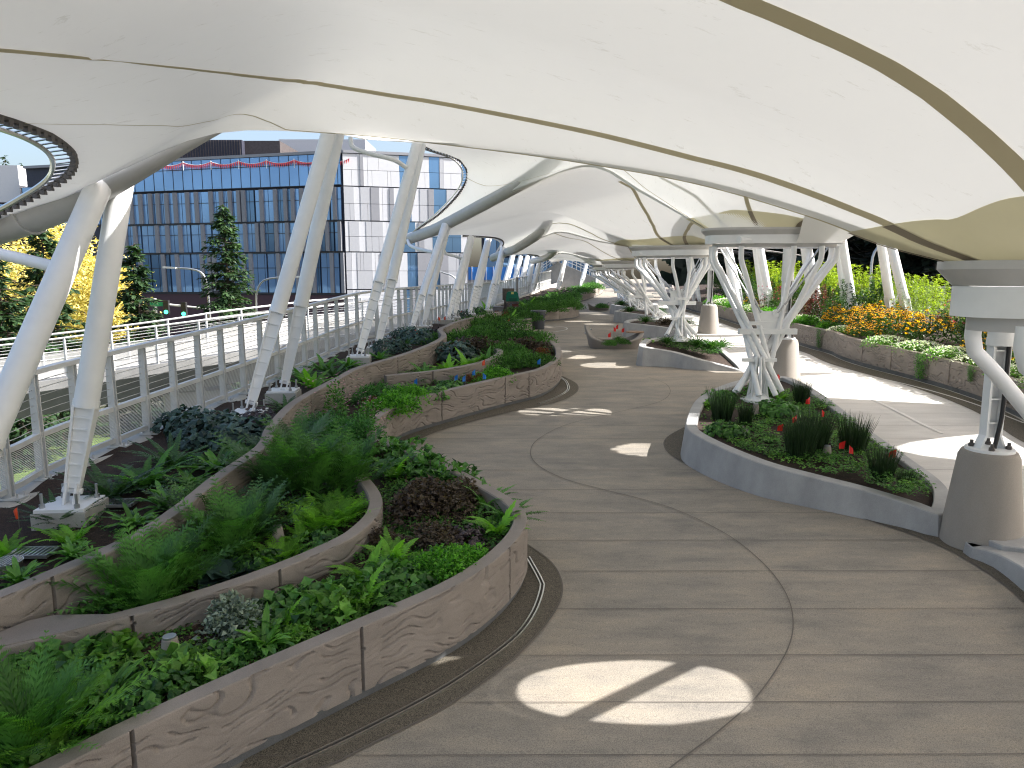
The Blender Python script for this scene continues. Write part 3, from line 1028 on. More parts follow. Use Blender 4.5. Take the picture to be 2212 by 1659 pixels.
E1 = [V(x, y, Y) for x, y, Y in [(-80, 505, 7.4), (0, 455, 7.05), (60, 425, 6.9), (138, 380, 6.7), (160, 345, 6.4), (146, 315, 6.1), (95, 283, 5.7), (0, 250, 5.2), (-150, 205, 4.6), (-420, 140, 4.0)]]
out1 = E1 + [Vector((-5.6, 1.5, 5.4)), Vector((-4.5, -2.5, 5.4)), Vector((-1, -5, 5.4)), Vector((3, -6, 5.2)), Vector((6, -5, 5.0)), Vector((9, -2, 4.6)), Vector((9.5, 3, 4.3))]
fan1 = canopy('huge white fabric canopy filling the top of the view overhead', r0, (math.pi, 2.02 * math.pi), out1, A1, [(0, 1), (0.12, 1.0), (0.3, 0.95), (0.6, 0.8), (1, 0.7)],
    [([(0, 0.055), (0.067, 0.0525), (0.102, 0.0455), (0.158, 0.0422), (0.236, 0.0385), (0.326, 0.0412), (0.396, 0.0423), (0.468, 0.0428), (0.5397, 0.0438), (0.561, 0.0442), (0.5829, 0.0448), (0.6057, 0.0455), (0.6323, 0.0479), (0.6628, 0.0516), (0.7016, 0.0604), (0.7359, 0.0702), (0.756, 0.0774), (0.7747, 0.0839), (0.7884, 0.0899), (0.8008, 0.0955), (0.8117, 0.101), (0.821, 0.1064), (0.8298, 0.1115), (0.8339, 0.1184), (0.8363, 0.1255), (0.8423, 0.1287), (0.8499, 0.1307), (0.8575, 0.1325), (0.8652, 0.1343), (0.8729, 0.1359), (0.8889, 0.1387), (1, 0.158)], None, 0.075, 0.05, 1.0), ([(0, 0.0), (0.58, 0.002), (0.88, 0.073), (1, 0.096)], None, 0.016, 0.012, 1.0), ([(0, 0.274), (0.085, 0.274), (0.11, 0.274), (0.133, 0.2727), (0.167, 0.2689), (0.195, 0.2625), (0.233, 0.2504), (0.273, 0.2395), (0.297, 0.235), (1, 0.15)], None, 0.135, 0.12, 0.30), (0.55, 0.6, 0.12, 0.13, 1.0), (0.8, 0.86, 0.1, 0.1, 1.0)], 0.078, E1[0:10], Vector((-6, 5.8, 4)), [A1[6] + Vector((0.0, 0.3, 0.75)), A1[7] + Vector((0.0, 0.22, 0.27)), A1[8] + Vector((0, 0.1, 0.05))] + A1[9:], 0.175, collars=(0.8,))
E2 = [V(x, y, Y) for x, y, Y in [(880, 515, 24.8), (905, 492, 23.6), (950, 460, 22.2), (995, 412, 20.8), (1009, 372, 20.2), (985, 340, 19.6), (918, 317, 18.9)]]
out2 = E2 + [Vector((-4.4, 16.5, 7.2)), Vector((-5.0, 14, 6.9)), Vector((-4.6, 11.5, 6.4)), Vector((-3.4, 8.6, 5.4))] + [p + Vector((0, -0.05, 0.05)) for p in A1[::-1][5:]] + [Vector((l0.x + 0.6, l0.y + 0.7, l0.z + 0.3)), Vector((5.2, 6.0, 3.9)), Vector((6.6, 8.5, 4.3))]
fan2 = canopy('second white fabric canopy, with the lens shaped laced edge above the third leg pair', r1, (math.pi, 2.0 * math.pi), out2, A2, [(0, 1), (0.05, 0.95), (0.3, 0.95), (0.6, 0.75), (0.8, 0.45), (1, 0.35)],
    [(0.03, 0.16, 0.02, 0.02, 1.0), ([(0, 0.172), (0.083, 0.163), (0.15, 0.125), (1, 0.05)], None, 0.07, 0.06, 0.3), ([(0, 0.35), (0.133, 0.6), (1, 0.75)], None, 0.08, 0.09, 0.6), ([(0, 0.588), (0.05, 0.744), (1, 0.9)], None, 0.09, 0.09, 0.5), ([(0, 0.787), (0.03, 0.83), (1, 0.95)], None, 0.08, 0.08, 0.5)], 0.038, E2, Vector((-3.5, 21, 5)), [A2[2] + Vector((0, 0.35, 0.75)), A2[3] + Vector((0, 0.2, 0.2))] + A2[4:], 0.18)
E3 = [V(x, y, Y) for x, y, Y in [(1065, 556, 37.8), (1078, 540, 36), (1088, 524, 34), (1075, 514, 32), (1040, 510, 30.5), (1000, 508, 29.5)]]
out3 = E3 + [V(965, 508, 29), V(930, 512, 27), V(890, 516, 25.6)] + [p + Vector((0.0, -0.04, 0.04)) for p in A2[::-1][1:]] + [Vector((l1.x + 0.4, l1.y + 0.9, l1.z + 0.25)), Vector((r1['c'].x + 0.4, r1['c'].y + 1.6, 4.7))]
fan3 = canopy('third white fabric canopy dome seen beyond the long diagonal arch tube', r2, (math.pi * 0.98, 2.05 * math.pi), out3, A3, [(0, 1), (0.15, 1.3), (0.4, 1.25), (0.7, 1.0), (1, 0.6)],
    [([(0, 0.04), (0.058, 0.045), (0.209, 0.0838), (0.405, 0.0815), (0.45, 0.095), (1, 0.25)], None, 0.09, 0.09, 0.5), ([(0, 0.575), (0.097, 0.618), (0.174, 0.668), (0.242, 0.6916), (0.329, 0.709), (0.472, 0.7437), (1, 0.80)], None, 0.09, 0.12, 0.62), ([(0, 0.70), (0.07, 0.743), (0.137, 0.80), (0.239, 0.855), (1, 0.95)], None, 0.09, 0.10, 0.3), (0.9, 0.94, 0.05, 0.06, 0.3)], 0.085, E3, Vector((-1.5, 34, 4.5)), [A3[2] + Vector((0, 0.35, 0.9)), A3[3] + Vector((0, 0.25, 0.3))] + A3[4:], 0.2)
E4 = [V(x, y, Y) for x, y, Y in [(1150, 563, 52), (1165, 556, 49), (1160, 551, 46), (1140, 549, 43)]]
out4 = E4 + [V(1110, 551, 40.5), V(1072, 556, 38.3)] + [p + Vector((0.0, -0.04, 0.04)) for p in A3[::-1][1:]] + [Vector((l2.x + 0.4, l2.y + 0.9, l2.z + 0.25)), Vector((r2['c'].x + 0.4, r2['c'].y + 1.8, 4.8))]
fan4 = canopy('fourth white fabric canopy along the walkway, half hidden behind the third', r3, (math.pi * 0.98, 2.05 * math.pi), out4, A4, [(0, 1), (0.3, 1.1), (1, 0.7)],
    [(0.3, 0.36, 0.06, 0.10, 1), (0.6, 0.72, 0.07, 0.12, 1), (0.82, 0.92, 0.07, 0.12, 1)], 0.09, E4, Vector((0, 46, 4.5)), [A4[2] + Vector((0, 0.35, 1.0)), A4[3] + Vector((0, 0.25, 0.35))] + A4[4:], 0.2, nu=48)
out5 = [V(1193, 567, 66), V(1180, 560, 60), V(1160, 564, 53)] + [p + Vector((0.0, -0.04, 0.04)) for p in A4[::-1][1:]] + [Vector((l3.x + 0.4, l3.y + 0.9, l3.z + 0.25)), Vector((r3['c'].x + 1.5, r3['c'].y + 2.5, 4.8))]
fan5 = canopy('farthest white fabric canopy, a thin sliver where the walkway climbs', r4, (math.pi * 0.98, 2.05 * math.pi), out5, A5, [(0, 1), (1, 0.8)],
    [(0.45, 0.5, 0.06, 0.12, 1)], 0.09, None, None, [A5[2] + Vector((0, 0.35, 1.0)), A5[3] + Vector((0, 0.25, 0.35))] + A5[4:], 0.2, nu=36)

# --- right hand canopies: one per ring, from the ring out to the right edge of the bridge
SUN_HOLES = [(1405, 971, 165), (1310, 789, 115), (1250, 771, 80), (1250, 694, 62), (1291, 700, 62), (1275, 676, 56), (1303, 679, 50), (1303, 642, 40)]  # sun patches on the deck; holes are added in the canopies to cast them
def right_canopy(label, r, y0, y1, edge, zfun, hide_gap=0.0):
    root = thing('fabric_canopy', label, 'canopy', r['c'], CG)
    cx, cy = r['c'].x, r['c'].y
    rows = []
    Y = y0
    while Y <= y1 + 1e-6:
        dy = (Y - cy) / (r['b'] * 0.8)
        xa = cx + 0.2
        if 0.2 < Y - cy < 2.2:
            xa = cx - 0.95 * r['a']
        if abs(dy) < 1:
            xa = cx + r['a'] * 0.86 * math.sqrt(1 - dy * dy)
        xb = max(xa + 0.05, float(np.interp(Y, [e[0] for e in edge], [e[1] for e in edge])))
        row = []
        for k in range(71):
            t = k / 70
            x = xa + (xb - xa) * t
            row.append(Vector((x, Y, zfun(x - cx, Y - cy) + zd(Y))))
        rows.append(row)
        Y += 0.06
    b = MB(); b.grid(rows)
    # added oval holes, cut unseen to let sun patches fall on the walkway
    sun_holes = []
    for (px, py, w) in SUN_HOLES:
        g = G(px, py)
        a = w / 2 / F * g.y
        hx = g.x + 4.6
        for _ in range(12):
            hx = g.x + zfun(hx - cx, g.y - cy) / math.tan(SUN_EL)
        if y0 <= g.y < y1:
            sun_holes.append((hx, g.y, a, 0.42 * a + 0.10))
    keep = []
    for f in b.f:
        c = sum((Vector(b.v[i]) for i in f), Vector()) / 4
        keep.append(not any(((c.x - hx) / a) ** 2 + ((c.y - hy) / bb_) ** 2 < 1 for hx, hy, a, bb_ in sun_holes))
    b.f = [f for f, k in zip(b.f, keep) if k]
    b.t = b.t[:len(b.f)]
    b.m = b.m[:len(b.f)]
    b.build('membrane', M['fabric'], root, smooth=True)
    ed = [rw[-1] for rw in rows][::4]
    b = MB(); b.tube(ed, 0.03, 5); b.build('clamped_edge', M['darksteel'], root)
    return root
def zR(dx, dy):
    d = math.hypot(max(0, abs(dx) - 1.0), max(0, abs(dy) - 0.5))
    e = 0.5 + 1.2 * max(0.0, min(1.0, (0.75 - abs(dy)) / 0.3)) * (1 if dx > 0 else 0)
    return 3.15 + 0.95 * (1 - math.exp(-d / e)) - 0.13 * max(0, dx - 4.2)
def scal(cy, y0, y1, wide, tip):
    return [(y0, wide), (cy - (cy - y0) * 0.6, wide - 0.5), (cy - 1.35, wide + 0.4), (cy - 0.8, tip - 1), (cy, tip), (cy + 0.8, tip - 1), (cy + 1.35, wide + 0.4), (cy + (y1 - cy) * 0.6, wide - 0.5), (y1, wide)]
def lens(y0, y1, x_in, x_out):
    out = []
    for k in range(13):
        t = k / 12
        out.append((y0 + (y1 - y0) * t, x_out - (x_out - x_in) * math.sin(math.pi * t)))
    return out
right_canopy('white fabric canopy reaching right from the nearest ring', r0, -5.0, 8.9, [(-5, 11), (-2, 10.2), (1, 13.4), (2.5, 10.4), (5, 9.9), (6.8, 10.6), (8.2, 13.8), (8.9, 14)], zR)
right_canopy('white fabric canopy reaching right from the second ring', r1, 8.86, 17.0, [(8.86, 14.0)] + lens(9.5, 12.2, 10.6, 14) + [(12.7, 14.2), (13.5, 14.2)] + lens(13.7, 17.1, 9.4, 13), zR)
right_canopy('white fabric canopy reaching right from the third ring', r2, 16.96, 25.5, [(16.96, 9.6), (18.2, 9.0), (19.6, 9.4), (20.6, 13.0), (21.2, 13.6), (21.6, 10.6), (23.2, 9.2), (24.8, 10.6), (25.5, 13)], zR)
right_canopy('white fabric canopy reaching right from the fourth ring', r3, 25.46, 35.0, [(25.46, 13), (26.2, 10.6), (28.5, 9.6), (30.0, 11), (30.8, 14), (31.4, 11), (33.4, 10), (35, 12.5)], zR)
right_canopy('white fabric canopy reaching right from the fifth ring', r4, 34.96, 45.0, [(34.96, 13), (37, 11.3), (39.2, 12), (40, 16), (40.8, 12.4), (43, 11.8), (45, 15)], zR)
right_canopy('white fabric canopy reaching right from the farthest ring', r5, 44.96, 56.0, [(44.96, 15), (47, 13.5), (50, 14), (51, 18), (52, 14.4), (54, 14), (56, 17)], zR)

# ------------------------------------------------------------------ leg pairs
LG = 'splayed white legs holding up the canopies'
def leg_geometry(root, base, top, r, f_ch=0.30):
    base, top = Vector(base), Vector(top)
    d = (top - base).normalized()
    L = (top - base).length
    v = Vector((0.25, -1.0, 0.0)).normalized()
    u = (v - d * v.dot(d)).normalized()
    s = d.cross(u).normalized()
    k0 = base + d * 0.16
    k1 = base + d * (f_ch * L)
    b = MB()
    b.tube([k1, k1 + d * 0.05, top], r, 20)
    b.tube([k1 - d * 0.02, k1 + d * 0.06], r * 1.06, 20)
    leg = b.build('leg', M['white'], root)
    smooth_by_angle(leg, 40)
    b = MB()
    Mx = Matrix((s, d, u)).transposed()
    def plate(c, w, h, t, ww):
        b.box(c, (w, h, t), M=ww)
    n = 7
    w0, w1 = r * 0.5, r * 0.8
    # open tapering channel: two flanges and a web, with stiffeners
    for sg in (-1, 1):
        vs = []
        for (c, w) in ((k0, w0), (k1, w1)):
            for a_, bb in ((-0.012, -1), (0.012, -1), (0.012, 1), (-0.012, 1)):
                vs.append(c + s * (sg * w + a_) + u * (bb * w * 0.95))
        b.add(vs, [(0, 1, 5, 4), (1, 2, 6, 5), (2, 3, 7, 6), (3, 0, 4, 7), (0, 3, 2, 1), (4, 5, 6, 7)])
    vs = []
    for (c, w) in ((k0, w0), (k1, w1)):
        for a_, bb in ((-1, -0.012), (1, -0.012), (1, 0.012), (-1, 0.012)):
            vs.append(c + s * (a_ * (w - 0.013)) + u * (bb + w * 0.5))
    b.add(vs, [(0, 1, 5, 4), (1, 2, 6, 5), (2, 3, 7, 6), (3, 0, 4, 7), (0, 3, 2, 1), (4, 5, 6, 7)])
    for k in range(1, n):
        t = k / n
        c = k0.lerp(k1, t)
        w = w0 + (w1 - w0) * t
        b.box(c + u * w * 0.68, (2 * w - 0.028, 0.012, w * 0.36), M=Mx)
    b.build('lower_channel', M['white'], leg, origin=None)
    b = MB()
    for sg in (-0.045, 0.045):
        b.box(base + d * 0.10 + s * sg, (0.022, 0.22, 0.15), M=Mx)
    b.tube([base + d * 0.13 - s * 0.09, base + d * 0.13 + s * 0.09], 0.03, 10)
    b.build('clevis', M['white'], leg)
    return leg

def leg_pair(label, b1, b2, top, r=0.13, plinth=True, gap=0.16, spout=None):
    mid = (Vector(b1) + Vector(b2)) / 2
    root = thing('canopy_legs', label, 'support legs', (mid.x, mid.y, mid.z - 0.3), LG)
    ax = (Vector(b2) - Vector(b1))
    ax.z = 0
    ax.normalize()
    for bs, sg in ((b1, -1), (b2, 1)):
        bs = Vector(bs)
        leg_geometry(root, bs, Vector(top) + ax * sg * gap, r)
        if plinth:
            b = MB()
            b.box(bs + Vector((0, 0, -0.008)), (0.46, 0.46, 0.03), 0.1)
            b.build('base_plate', M['white'], root)
            for ax_ in (-0.17, 0.17):
                for ay in (-0.17, 0.17):
                    b = MB()
                    q = bs + Vector((ax_, ay, 0))
                    b.tube([q, q + Vector((0, 0, 0.15))], 0.014, 8)
                    b.tube([q + Vector((0, 0, 0.007)), q + Vector((0, 0, 0.045))], 0.026, 6)
                    b.build('anchor_bolt', M['galv'], root)
            b = MB()
            b.box(bs + Vector((0, 0, -0.24)), (0.5, 0.5, 0.43), 0.1)
            b.build('plinth', M['curb'], root)
    if spout:
        b = MB()
        b.tube(spline(spout, n=24), 0.055, 12)
        smooth_by_angle(b.build('downspout', M['white'], root), 40)
    return root

PH = 0.72
b1 = G(152, 1087, PH)
leg_pair('nearest pair of splayed white legs, at the left edge of the view', b1 + Vector((-0.05, -1.75, -0.12)), b1, V(243, 388, 7.25), 0.115, spout=[V(-70, 470, 7.0), V(-60, 520, 6.9), V(-10, 545, 6.8), V(60, 562, 6.7), V(140, 582, 6.6)])
leg_pair('tall pair of splayed white legs, second from the near end of the railing', G(538, 888, PH), G(612, 842, PH), V(735, 225, 12.3), 0.118)
leg_pair('third pair of splayed white legs, in front of the pale panelled facade', G(775, 768, PH), G(816, 748, PH), V(908, 300, 18.6), 0.125, spout=[V(757, 297, 17.5), V(763, 318, 17.5), V(800, 332, 17.5), V(850, 345, 17.6), V(878, 362, 17.8)])
leg_pair('pair of white legs meeting the tip of the long diagonal arch tube', G(888, 711, PH), G(914, 703, PH), V(964, 487, 21.6), 0.105, spout=[V(881, 519, 24), V(886, 530, 23.6), V(905, 538, 23), V(935, 545, 22.5)])
leg_pair('pair of white legs just right of the diagonal arch tip', G(966, 689, PH), G(980, 684, PH), V(1018, 514, 29), 0.115, spout=[V(958, 538, 27), V(964, 548, 27), V(985, 554, 27.5), V(1003, 562, 28)])
leg_pair('pair of white legs rising behind the orange flags to the fourth bay', G(1014, 677, PH), G(1026, 672, PH), V(1056, 512, 32), 0.12)
leg_pair('pair of white legs directly left of the green wash station', G(1052, 669, PH), G(1064, 662, PH), V(1092, 514, 36), 0.125)
for lab, bx, by, tx, ty, dy in (('slim far pair of white legs right behind the wash station post', 1081, 640, 1109, 546, 0), ('far pair of white legs right of the wash station post', 1103, 632, 1125, 553, 0),
                        ('far pair of white legs before the narrow end posts, right of the wash station', 1119, 631, 1140, 553, 0), ('far pair of white legs above the juniper bed', 1133, 633, 1152, 555, 0),
                        ('last leaning pair of white legs above the juniper bed', 1146, 633, 1165, 567, 0), ('distant pair of white legs in front of the stepped ramp', 1203, 626, 1220, 564, 0),
                        ('distant pair of white legs beyond the stepped ramp', 1253, 619, 1268, 566, 0), ('most distant pair of white legs at the top of the left bed', 1288, 614, 1295, 574, 0)):
    q = G(bx, by, 0.6)
    leg_pair(lab, q, q + Vector((0.25, 1.3, 0.03)), V(tx, ty, q.y + 1), 0.135, plinth=False)
# right edge
for lab, b1x, b1y, b2x, tx, ty, Yv in (('white leg pair standing clear of the yellow green shrubs at the right edge', 1937, 640, 1978, 1893, 470, 20.5),
                              ('white leg pair behind the second ring at the right edge', 1834, 640, 1854, 1803, 500, 23.0),
                              ('white leg pair seen between the tubes of the nearest full tree column', 1760, 640, 1779, 1726, 500, 26.0),
                              ('white leg pair left of the nearest full tree column, at the right edge', 1653, 640, 1670, 1622, 500, 30.0),
                              ('white leg pair seen right of the far pedestal post', 1590, 640, 1604, 1558, 520, 34.0),
                              ('far white leg pair at the right edge behind the third ring', 1500, 635, 1512, 1476, 540, 44.0)):
    p = V(b1x, b1y, Yv)
    q = V(b2x, b1y, Yv - 1.2)
    p.z = q.z = zd(Yv) + 0.6
    leg_pair(lab, p, q, V(tx + 10, ty, Yv - 0.6), 0.125 if Yv < 30 else 0.15, plinth=False, gap=0.22)
# ------------------------------------------------------------------ ring beams and tree columns
def ring_beam(label, r, group='ring beams between the canopies'):
    c = r['c']
    root = thing('ring_beam', label, 'roof beam', c, group)
    def loop(a, bb, z, n=56):
        out = []
        for k in range(n):
            t = 2 * math.pi * k / n
            ct, st = math.cos(t), math.sin(t)
            e = 0.85 if r is RING[0] else 0.62       # boxy oval
            x = a * math.copysign(abs(ct) ** e, ct)
            y = bb * math.copysign(abs(st) ** e, st)
            out.append(Vector((c.x + x * math.cos(r['rot']) - y * math.sin(r['rot']), c.y + x * math.sin(r['rot']) + y * math.cos(r['rot']), c.z + z)))
        return out
    a, bb = r['a'], r['b']
    prof_flange = [(0.06, 0.17), (0.06, 0.13), (-0.02, 0.05), (-0.10, 0.05), (-0.10, 0.17)]
    prof_box = [(-0.02, 0.048), (-0.02, -0.10), (-0.17, -0.10), (-0.17, 0.048)]
    prof_keel = [(-0.15, -0.102), (-0.15, -0.17), (-0.22, -0.17), (-0.22, -0.102)]
    if r is RING[0]:
        prof_box = [(-0.02, 0.048), (-0.02, -0.10), (-0.10, -0.10), (-0.10, 0.048)]
        prof_keel = [(-0.10, -0.102), (-0.10, -0.17), (-0.15, -0.17), (-0.15, -0.102)]
    for nm, prof, mm in (('flange', prof_flange, 'beam'), ('box_beam', prof_box, 'white'), ('keel', prof_keel, 'beam')):
        b = MB()
        kk = r.get('k', 1.0)
        loops = [loop(a + o * kk, bb + o * 0.8, 0.17 + (z - 0.17) * kk) for o, z in prof]
        rows = [[l[k] for l in loops] for k in range(len(loops[0]))]
        rows.append(rows[0])
        b.grid(rows, closed_u=True)
        smooth_by_angle(b.build(nm, M[mm], root), 30)
    b = MB()
    d = Vector((math.cos(r['rot'] + 0.62), math.sin(r['rot'] + 0.62), 0))
    b.tube([c - d * 0.95 + Vector((0, 0, -0.05)), c + d * 0.95 + Vector((0, 0, -0.05))], 0.06, 10)
    b.build('cross_tie', M['white'], root)
    return root
names = ['thick pale ring beam at the right edge, nearest the camera', 'long pale ring beam on top of the nearest full tree column', 'pale ring beam on the second tree column, left of the nearer ring',
         'small pale ring beam on the third tree column', 'far pale ring beam above the clustered white tubes', 'farthest pale ring beam where the canopy ends']
for n_, r in zip(names, RING):
    ring_beam(n_, r)

TG = 'branching tree columns on the island planters'
def tree_column(label, base, r):
    """bundle of bent white tubes crossing like an hourglass and opening to carry the ring"""
    base = Vector(base)
    c = r['c']
    root = thing('tree_column', label, 'column', base, TG)
    topz = c.z - 0.15
    H = topz - base.z
    spec = []
    tops = [-0.92, -0.80, -0.42, 0.30, 0.86, 0.94]
    for k, t in enumerate((-9.0, 9.0, -0.3, 0.3) if r is RING[0] else (math.pi - 0.3, math.pi + 0.3, -0.3, 0.3, -2.02, -1.05, 2.05, 1.0, -1.5)):
        x, y = r['a'] * 0.90 * math.copysign(abs(math.cos(t)) ** 0.6, math.cos(t)), r['b'] * 0.90 * math.sin(t)
        top = Vector((c.x + x * math.cos(r['rot']) - y * math.sin(r['rot']), c.y + x * math.sin(r['rot']) + y * math.cos(r['rot']), topz))
        ang = t + 2.5
        foot = base + Vector((0.42 * math.cos(ang), 0.26 * math.sin(ang), 0.10 + 0.05 * (k % 3)))
        if abs(t) == 9.0:
            sg = math.copysign(1, t)
            top = Vector((c.x - (0.96 if sg > 0 else 1.20), c.y + sg * 0.44, topz - 0.1))
            foot = Vector((c.x + 1.1, c.y + sg * 0.5, base.z + 0.12))
        kn = top + Vector((0, 0, -0.20)) 
        aim = (foot - kn).normalized()
        pts = [top, top + Vector((0, 0, -0.10)), kn, kn + aim * 0.12 + Vector((0, 0, -0.03)), kn + aim * 0.3, kn.lerp(foot, 0.5), foot]
        b = MB()
        b.tube(spline(pts, n=26), 0.048 if r is not RING[0] else 0.056, 12, caps=False)
        b.tube(spline([p for p in pts[-2:]], n=4), 0.040, 12, caps=True)
        smooth_by_angle(b.build('tube', M['white'], root), 40)
    # tie plate and beam part way up
    zb = base.z + H * 0.44
    ctr = Vector(((base.x + c.x) / 2, (base.y + c.y) / 2 - 0.12, zb))
    b = MB()
    b.bar(ctr + Vector((-0.52, 0, 0)), ctr + Vector((0.52, 0, 0)), 0.09, 0.10)
    b.box(ctr + Vector((0, 0.03, 0.2)), (0.36, 0.03, 0.32))
    for sx in (-0.15, 0.15):
        b.tube([ctr + Vector((sx, 0.0, 0.32)), ctr + Vector((sx, 0.07, 0.32))], 0.07, 14)
    b.build('tie_plate', M['white'], root)
    for sx, ex in ((-0.15, -0.72), (0.15, 0.74))[1 if r is RING[0] else 0:]:
        for dy in (-0.05, 0.08):
            b = MB()
            q = Vector((c.x + ex * r['a'] * math.cos(r['rot']), c.y + ex * r['a'] * math.sin(r['rot']) + dy * 3, topz - 0.02))
            s = ctr + Vector((sx, dy, 0.34))
            b.tube([s, q], 0.016, 8)
            m = s.lerp(q, 0.12)
            b.tube([m, s.lerp(q, 0.28)], 0.027, 8)
            b.build('tension_rod', M['galv'], root)
    b = MB()
    for hh, w in ((0.26, 0.3), (0.5, 0.2)):
        b.bar(base + Vector((-w, 0, H * hh)), base + Vector((w, 0, H * hh)), 0.06, 0.06)
    for ang in (0.5, 1.6, 2.6, 3.7, 4.7, 5.8):
        b.tube([base + Vector((0.17 * math.cos(ang), 0.17 * math.sin(ang), 0.02)), base + Vector((0.06 * math.cos(ang), 0.06 * math.sin(ang), H * 0.28))], 0.026, 8)
    b.build('core_strut', M['white'], root)
    b = MB()
    b.lathe(base + Vector((0, 0, -0.03)), [(0.30, 0), (0.30, 0.035), (0.20, 0.045), (0.14, 0.12)], 24)
    b.build('base_plate', M['white'], root)
    return root
TB = [Vector((4.75, 4.3, zd(4.3) + 0.30)), G(1636, 862, 0.42), G(1470, 734, 0.42), G(1417, 688, 0.4), G(1378, 669, 0.4), G(1350, 650, 0.4)]
tn = ['white tree column of fat bent tubes cut off by the right edge', 'nearest full tree column of crossing white tubes, on the rush filled island', 'second white tree column, on the island with grassy clumps',
      'third white tree column in the receding row', 'fourth white tree column in the receding row', 'farthest white tree column of the row']
for t_, base, r in zip(tn, TB, RING):
    tree_column(t_, base, r)

# pedestals with posts
PGp = 'conical concrete pedestals carrying posts'
def pedestal(label, base, top_z, sc=1.0):
    base = Vector(base)
    root = thing('post_pedestal', label, 'pedestal', base, PGp)
    b = MB()
    prof = [(0.405, 0.0), (0.40, 0.02), (0.292, 0.985), (0.262, 1.045), (0.25, 1.05)]
    b.lathe(base, [(r_ * sc, z * sc) for r_, z in prof], 48)
    smooth_by_angle(b.build('cone', M['pedestal'], root), 30)
    zt = 1.05 * sc
    b = MB()
    b.lathe(base + Vector((0, 0, zt)), [(0.235 * sc, 0), (0.235 * sc, 0.028)], 40)
    b.build('base_plate', M['white'], root)
    for k in range(4):
        b = MB()
        a = math.pi / 4 + k * math.pi / 2 + 0.3
        q = base + Vector((0.17 * sc * math.cos(a), 0.17 * sc * math.sin(a), zt + 0.028))
        b.tube([q, q + Vector((0, 0, 0.035))], 0.03 * sc, 6)
        b.tube([q + Vector((0, 0, 0.035)), q + Vector((0, 0, 0.07))], 0.018 * sc, 8)
        b.build('anchor_bolt', M['darksteel'], root)
    z0 = base.z + zt + 0.028
    H = top_z - z0
    zm = z0 + H * 0.58
    b = MB()
    for sg in (-1, 1):
        vs = []
        for z, w in ((z0, 0.15), (z0 + 0.14, 0.095), (zm, 0.105)):
            x = sg * (w - 0.02)
            for a_, y_ in ((-0.012, -0.05), (0.012, -0.05), (0.012, 0.07), (-0.012, 0.07)):
                vs.append(Vector((base.x + x + a_, base.y + y_, z)))
        fs = []
        for l in (0, 4):
            for k in range(4):
                fs.append((l + k, l + (k + 1) % 4, l + (k + 1) % 4 + 4, l + k + 4))
        b.add(vs, fs)
    b.box((base.x, base.y + 0.05, (z0 + zm) / 2 + 0.05), (0.15, 0.02, zm - z0 - 0.1))
    for z in np.arange(z0 + 0.28, zm, 0.26):
        b.box((base.x, base.y - 0.01, z), (0.15, 0.09, 0.014))
    b.build('lower_channel', M['white'], root)
    b = MB()
    b.tube([(base.x, base.y, zm), (base.x, base.y, top_z)], 0.125, 24)
    b.tube([(base.x, base.y, zm - 0.03), (base.x, base.y, zm + 0.05)], 0.132, 24)
    smooth_by_angle(b.build('post', M['white'], root), 40)
    b = MB()
    b.tube(spline([(base.x + 0.0, base.y - 0.07, z0 + 0.01), (base.x + 0.02, base.y - 0.08, z0 + 0.2), (base.x + 0.045, base.y - 0.075, z0 + 0.45), (base.x + 0.045, base.y - 0.07, zm)], n=20), 0.022, 8)
    b.build('drain_hose', M['black'], root)
    return root
pedestal('large conical concrete pedestal with white post at the right edge, beside the planter tip', G(2117, 1172, 0), RING[0]['c'].z + 0.2)
pedestal('conical concrete pedestal with post directly behind the nearest full tree column', G(1688, 835, 0), RING[1]['c'].z + 0.15)
pedestal('conical concrete pedestal with post left of the nearest full tree column', G(1530, 720, 0), RING[2]['c'].z + 0.5, 1.0)

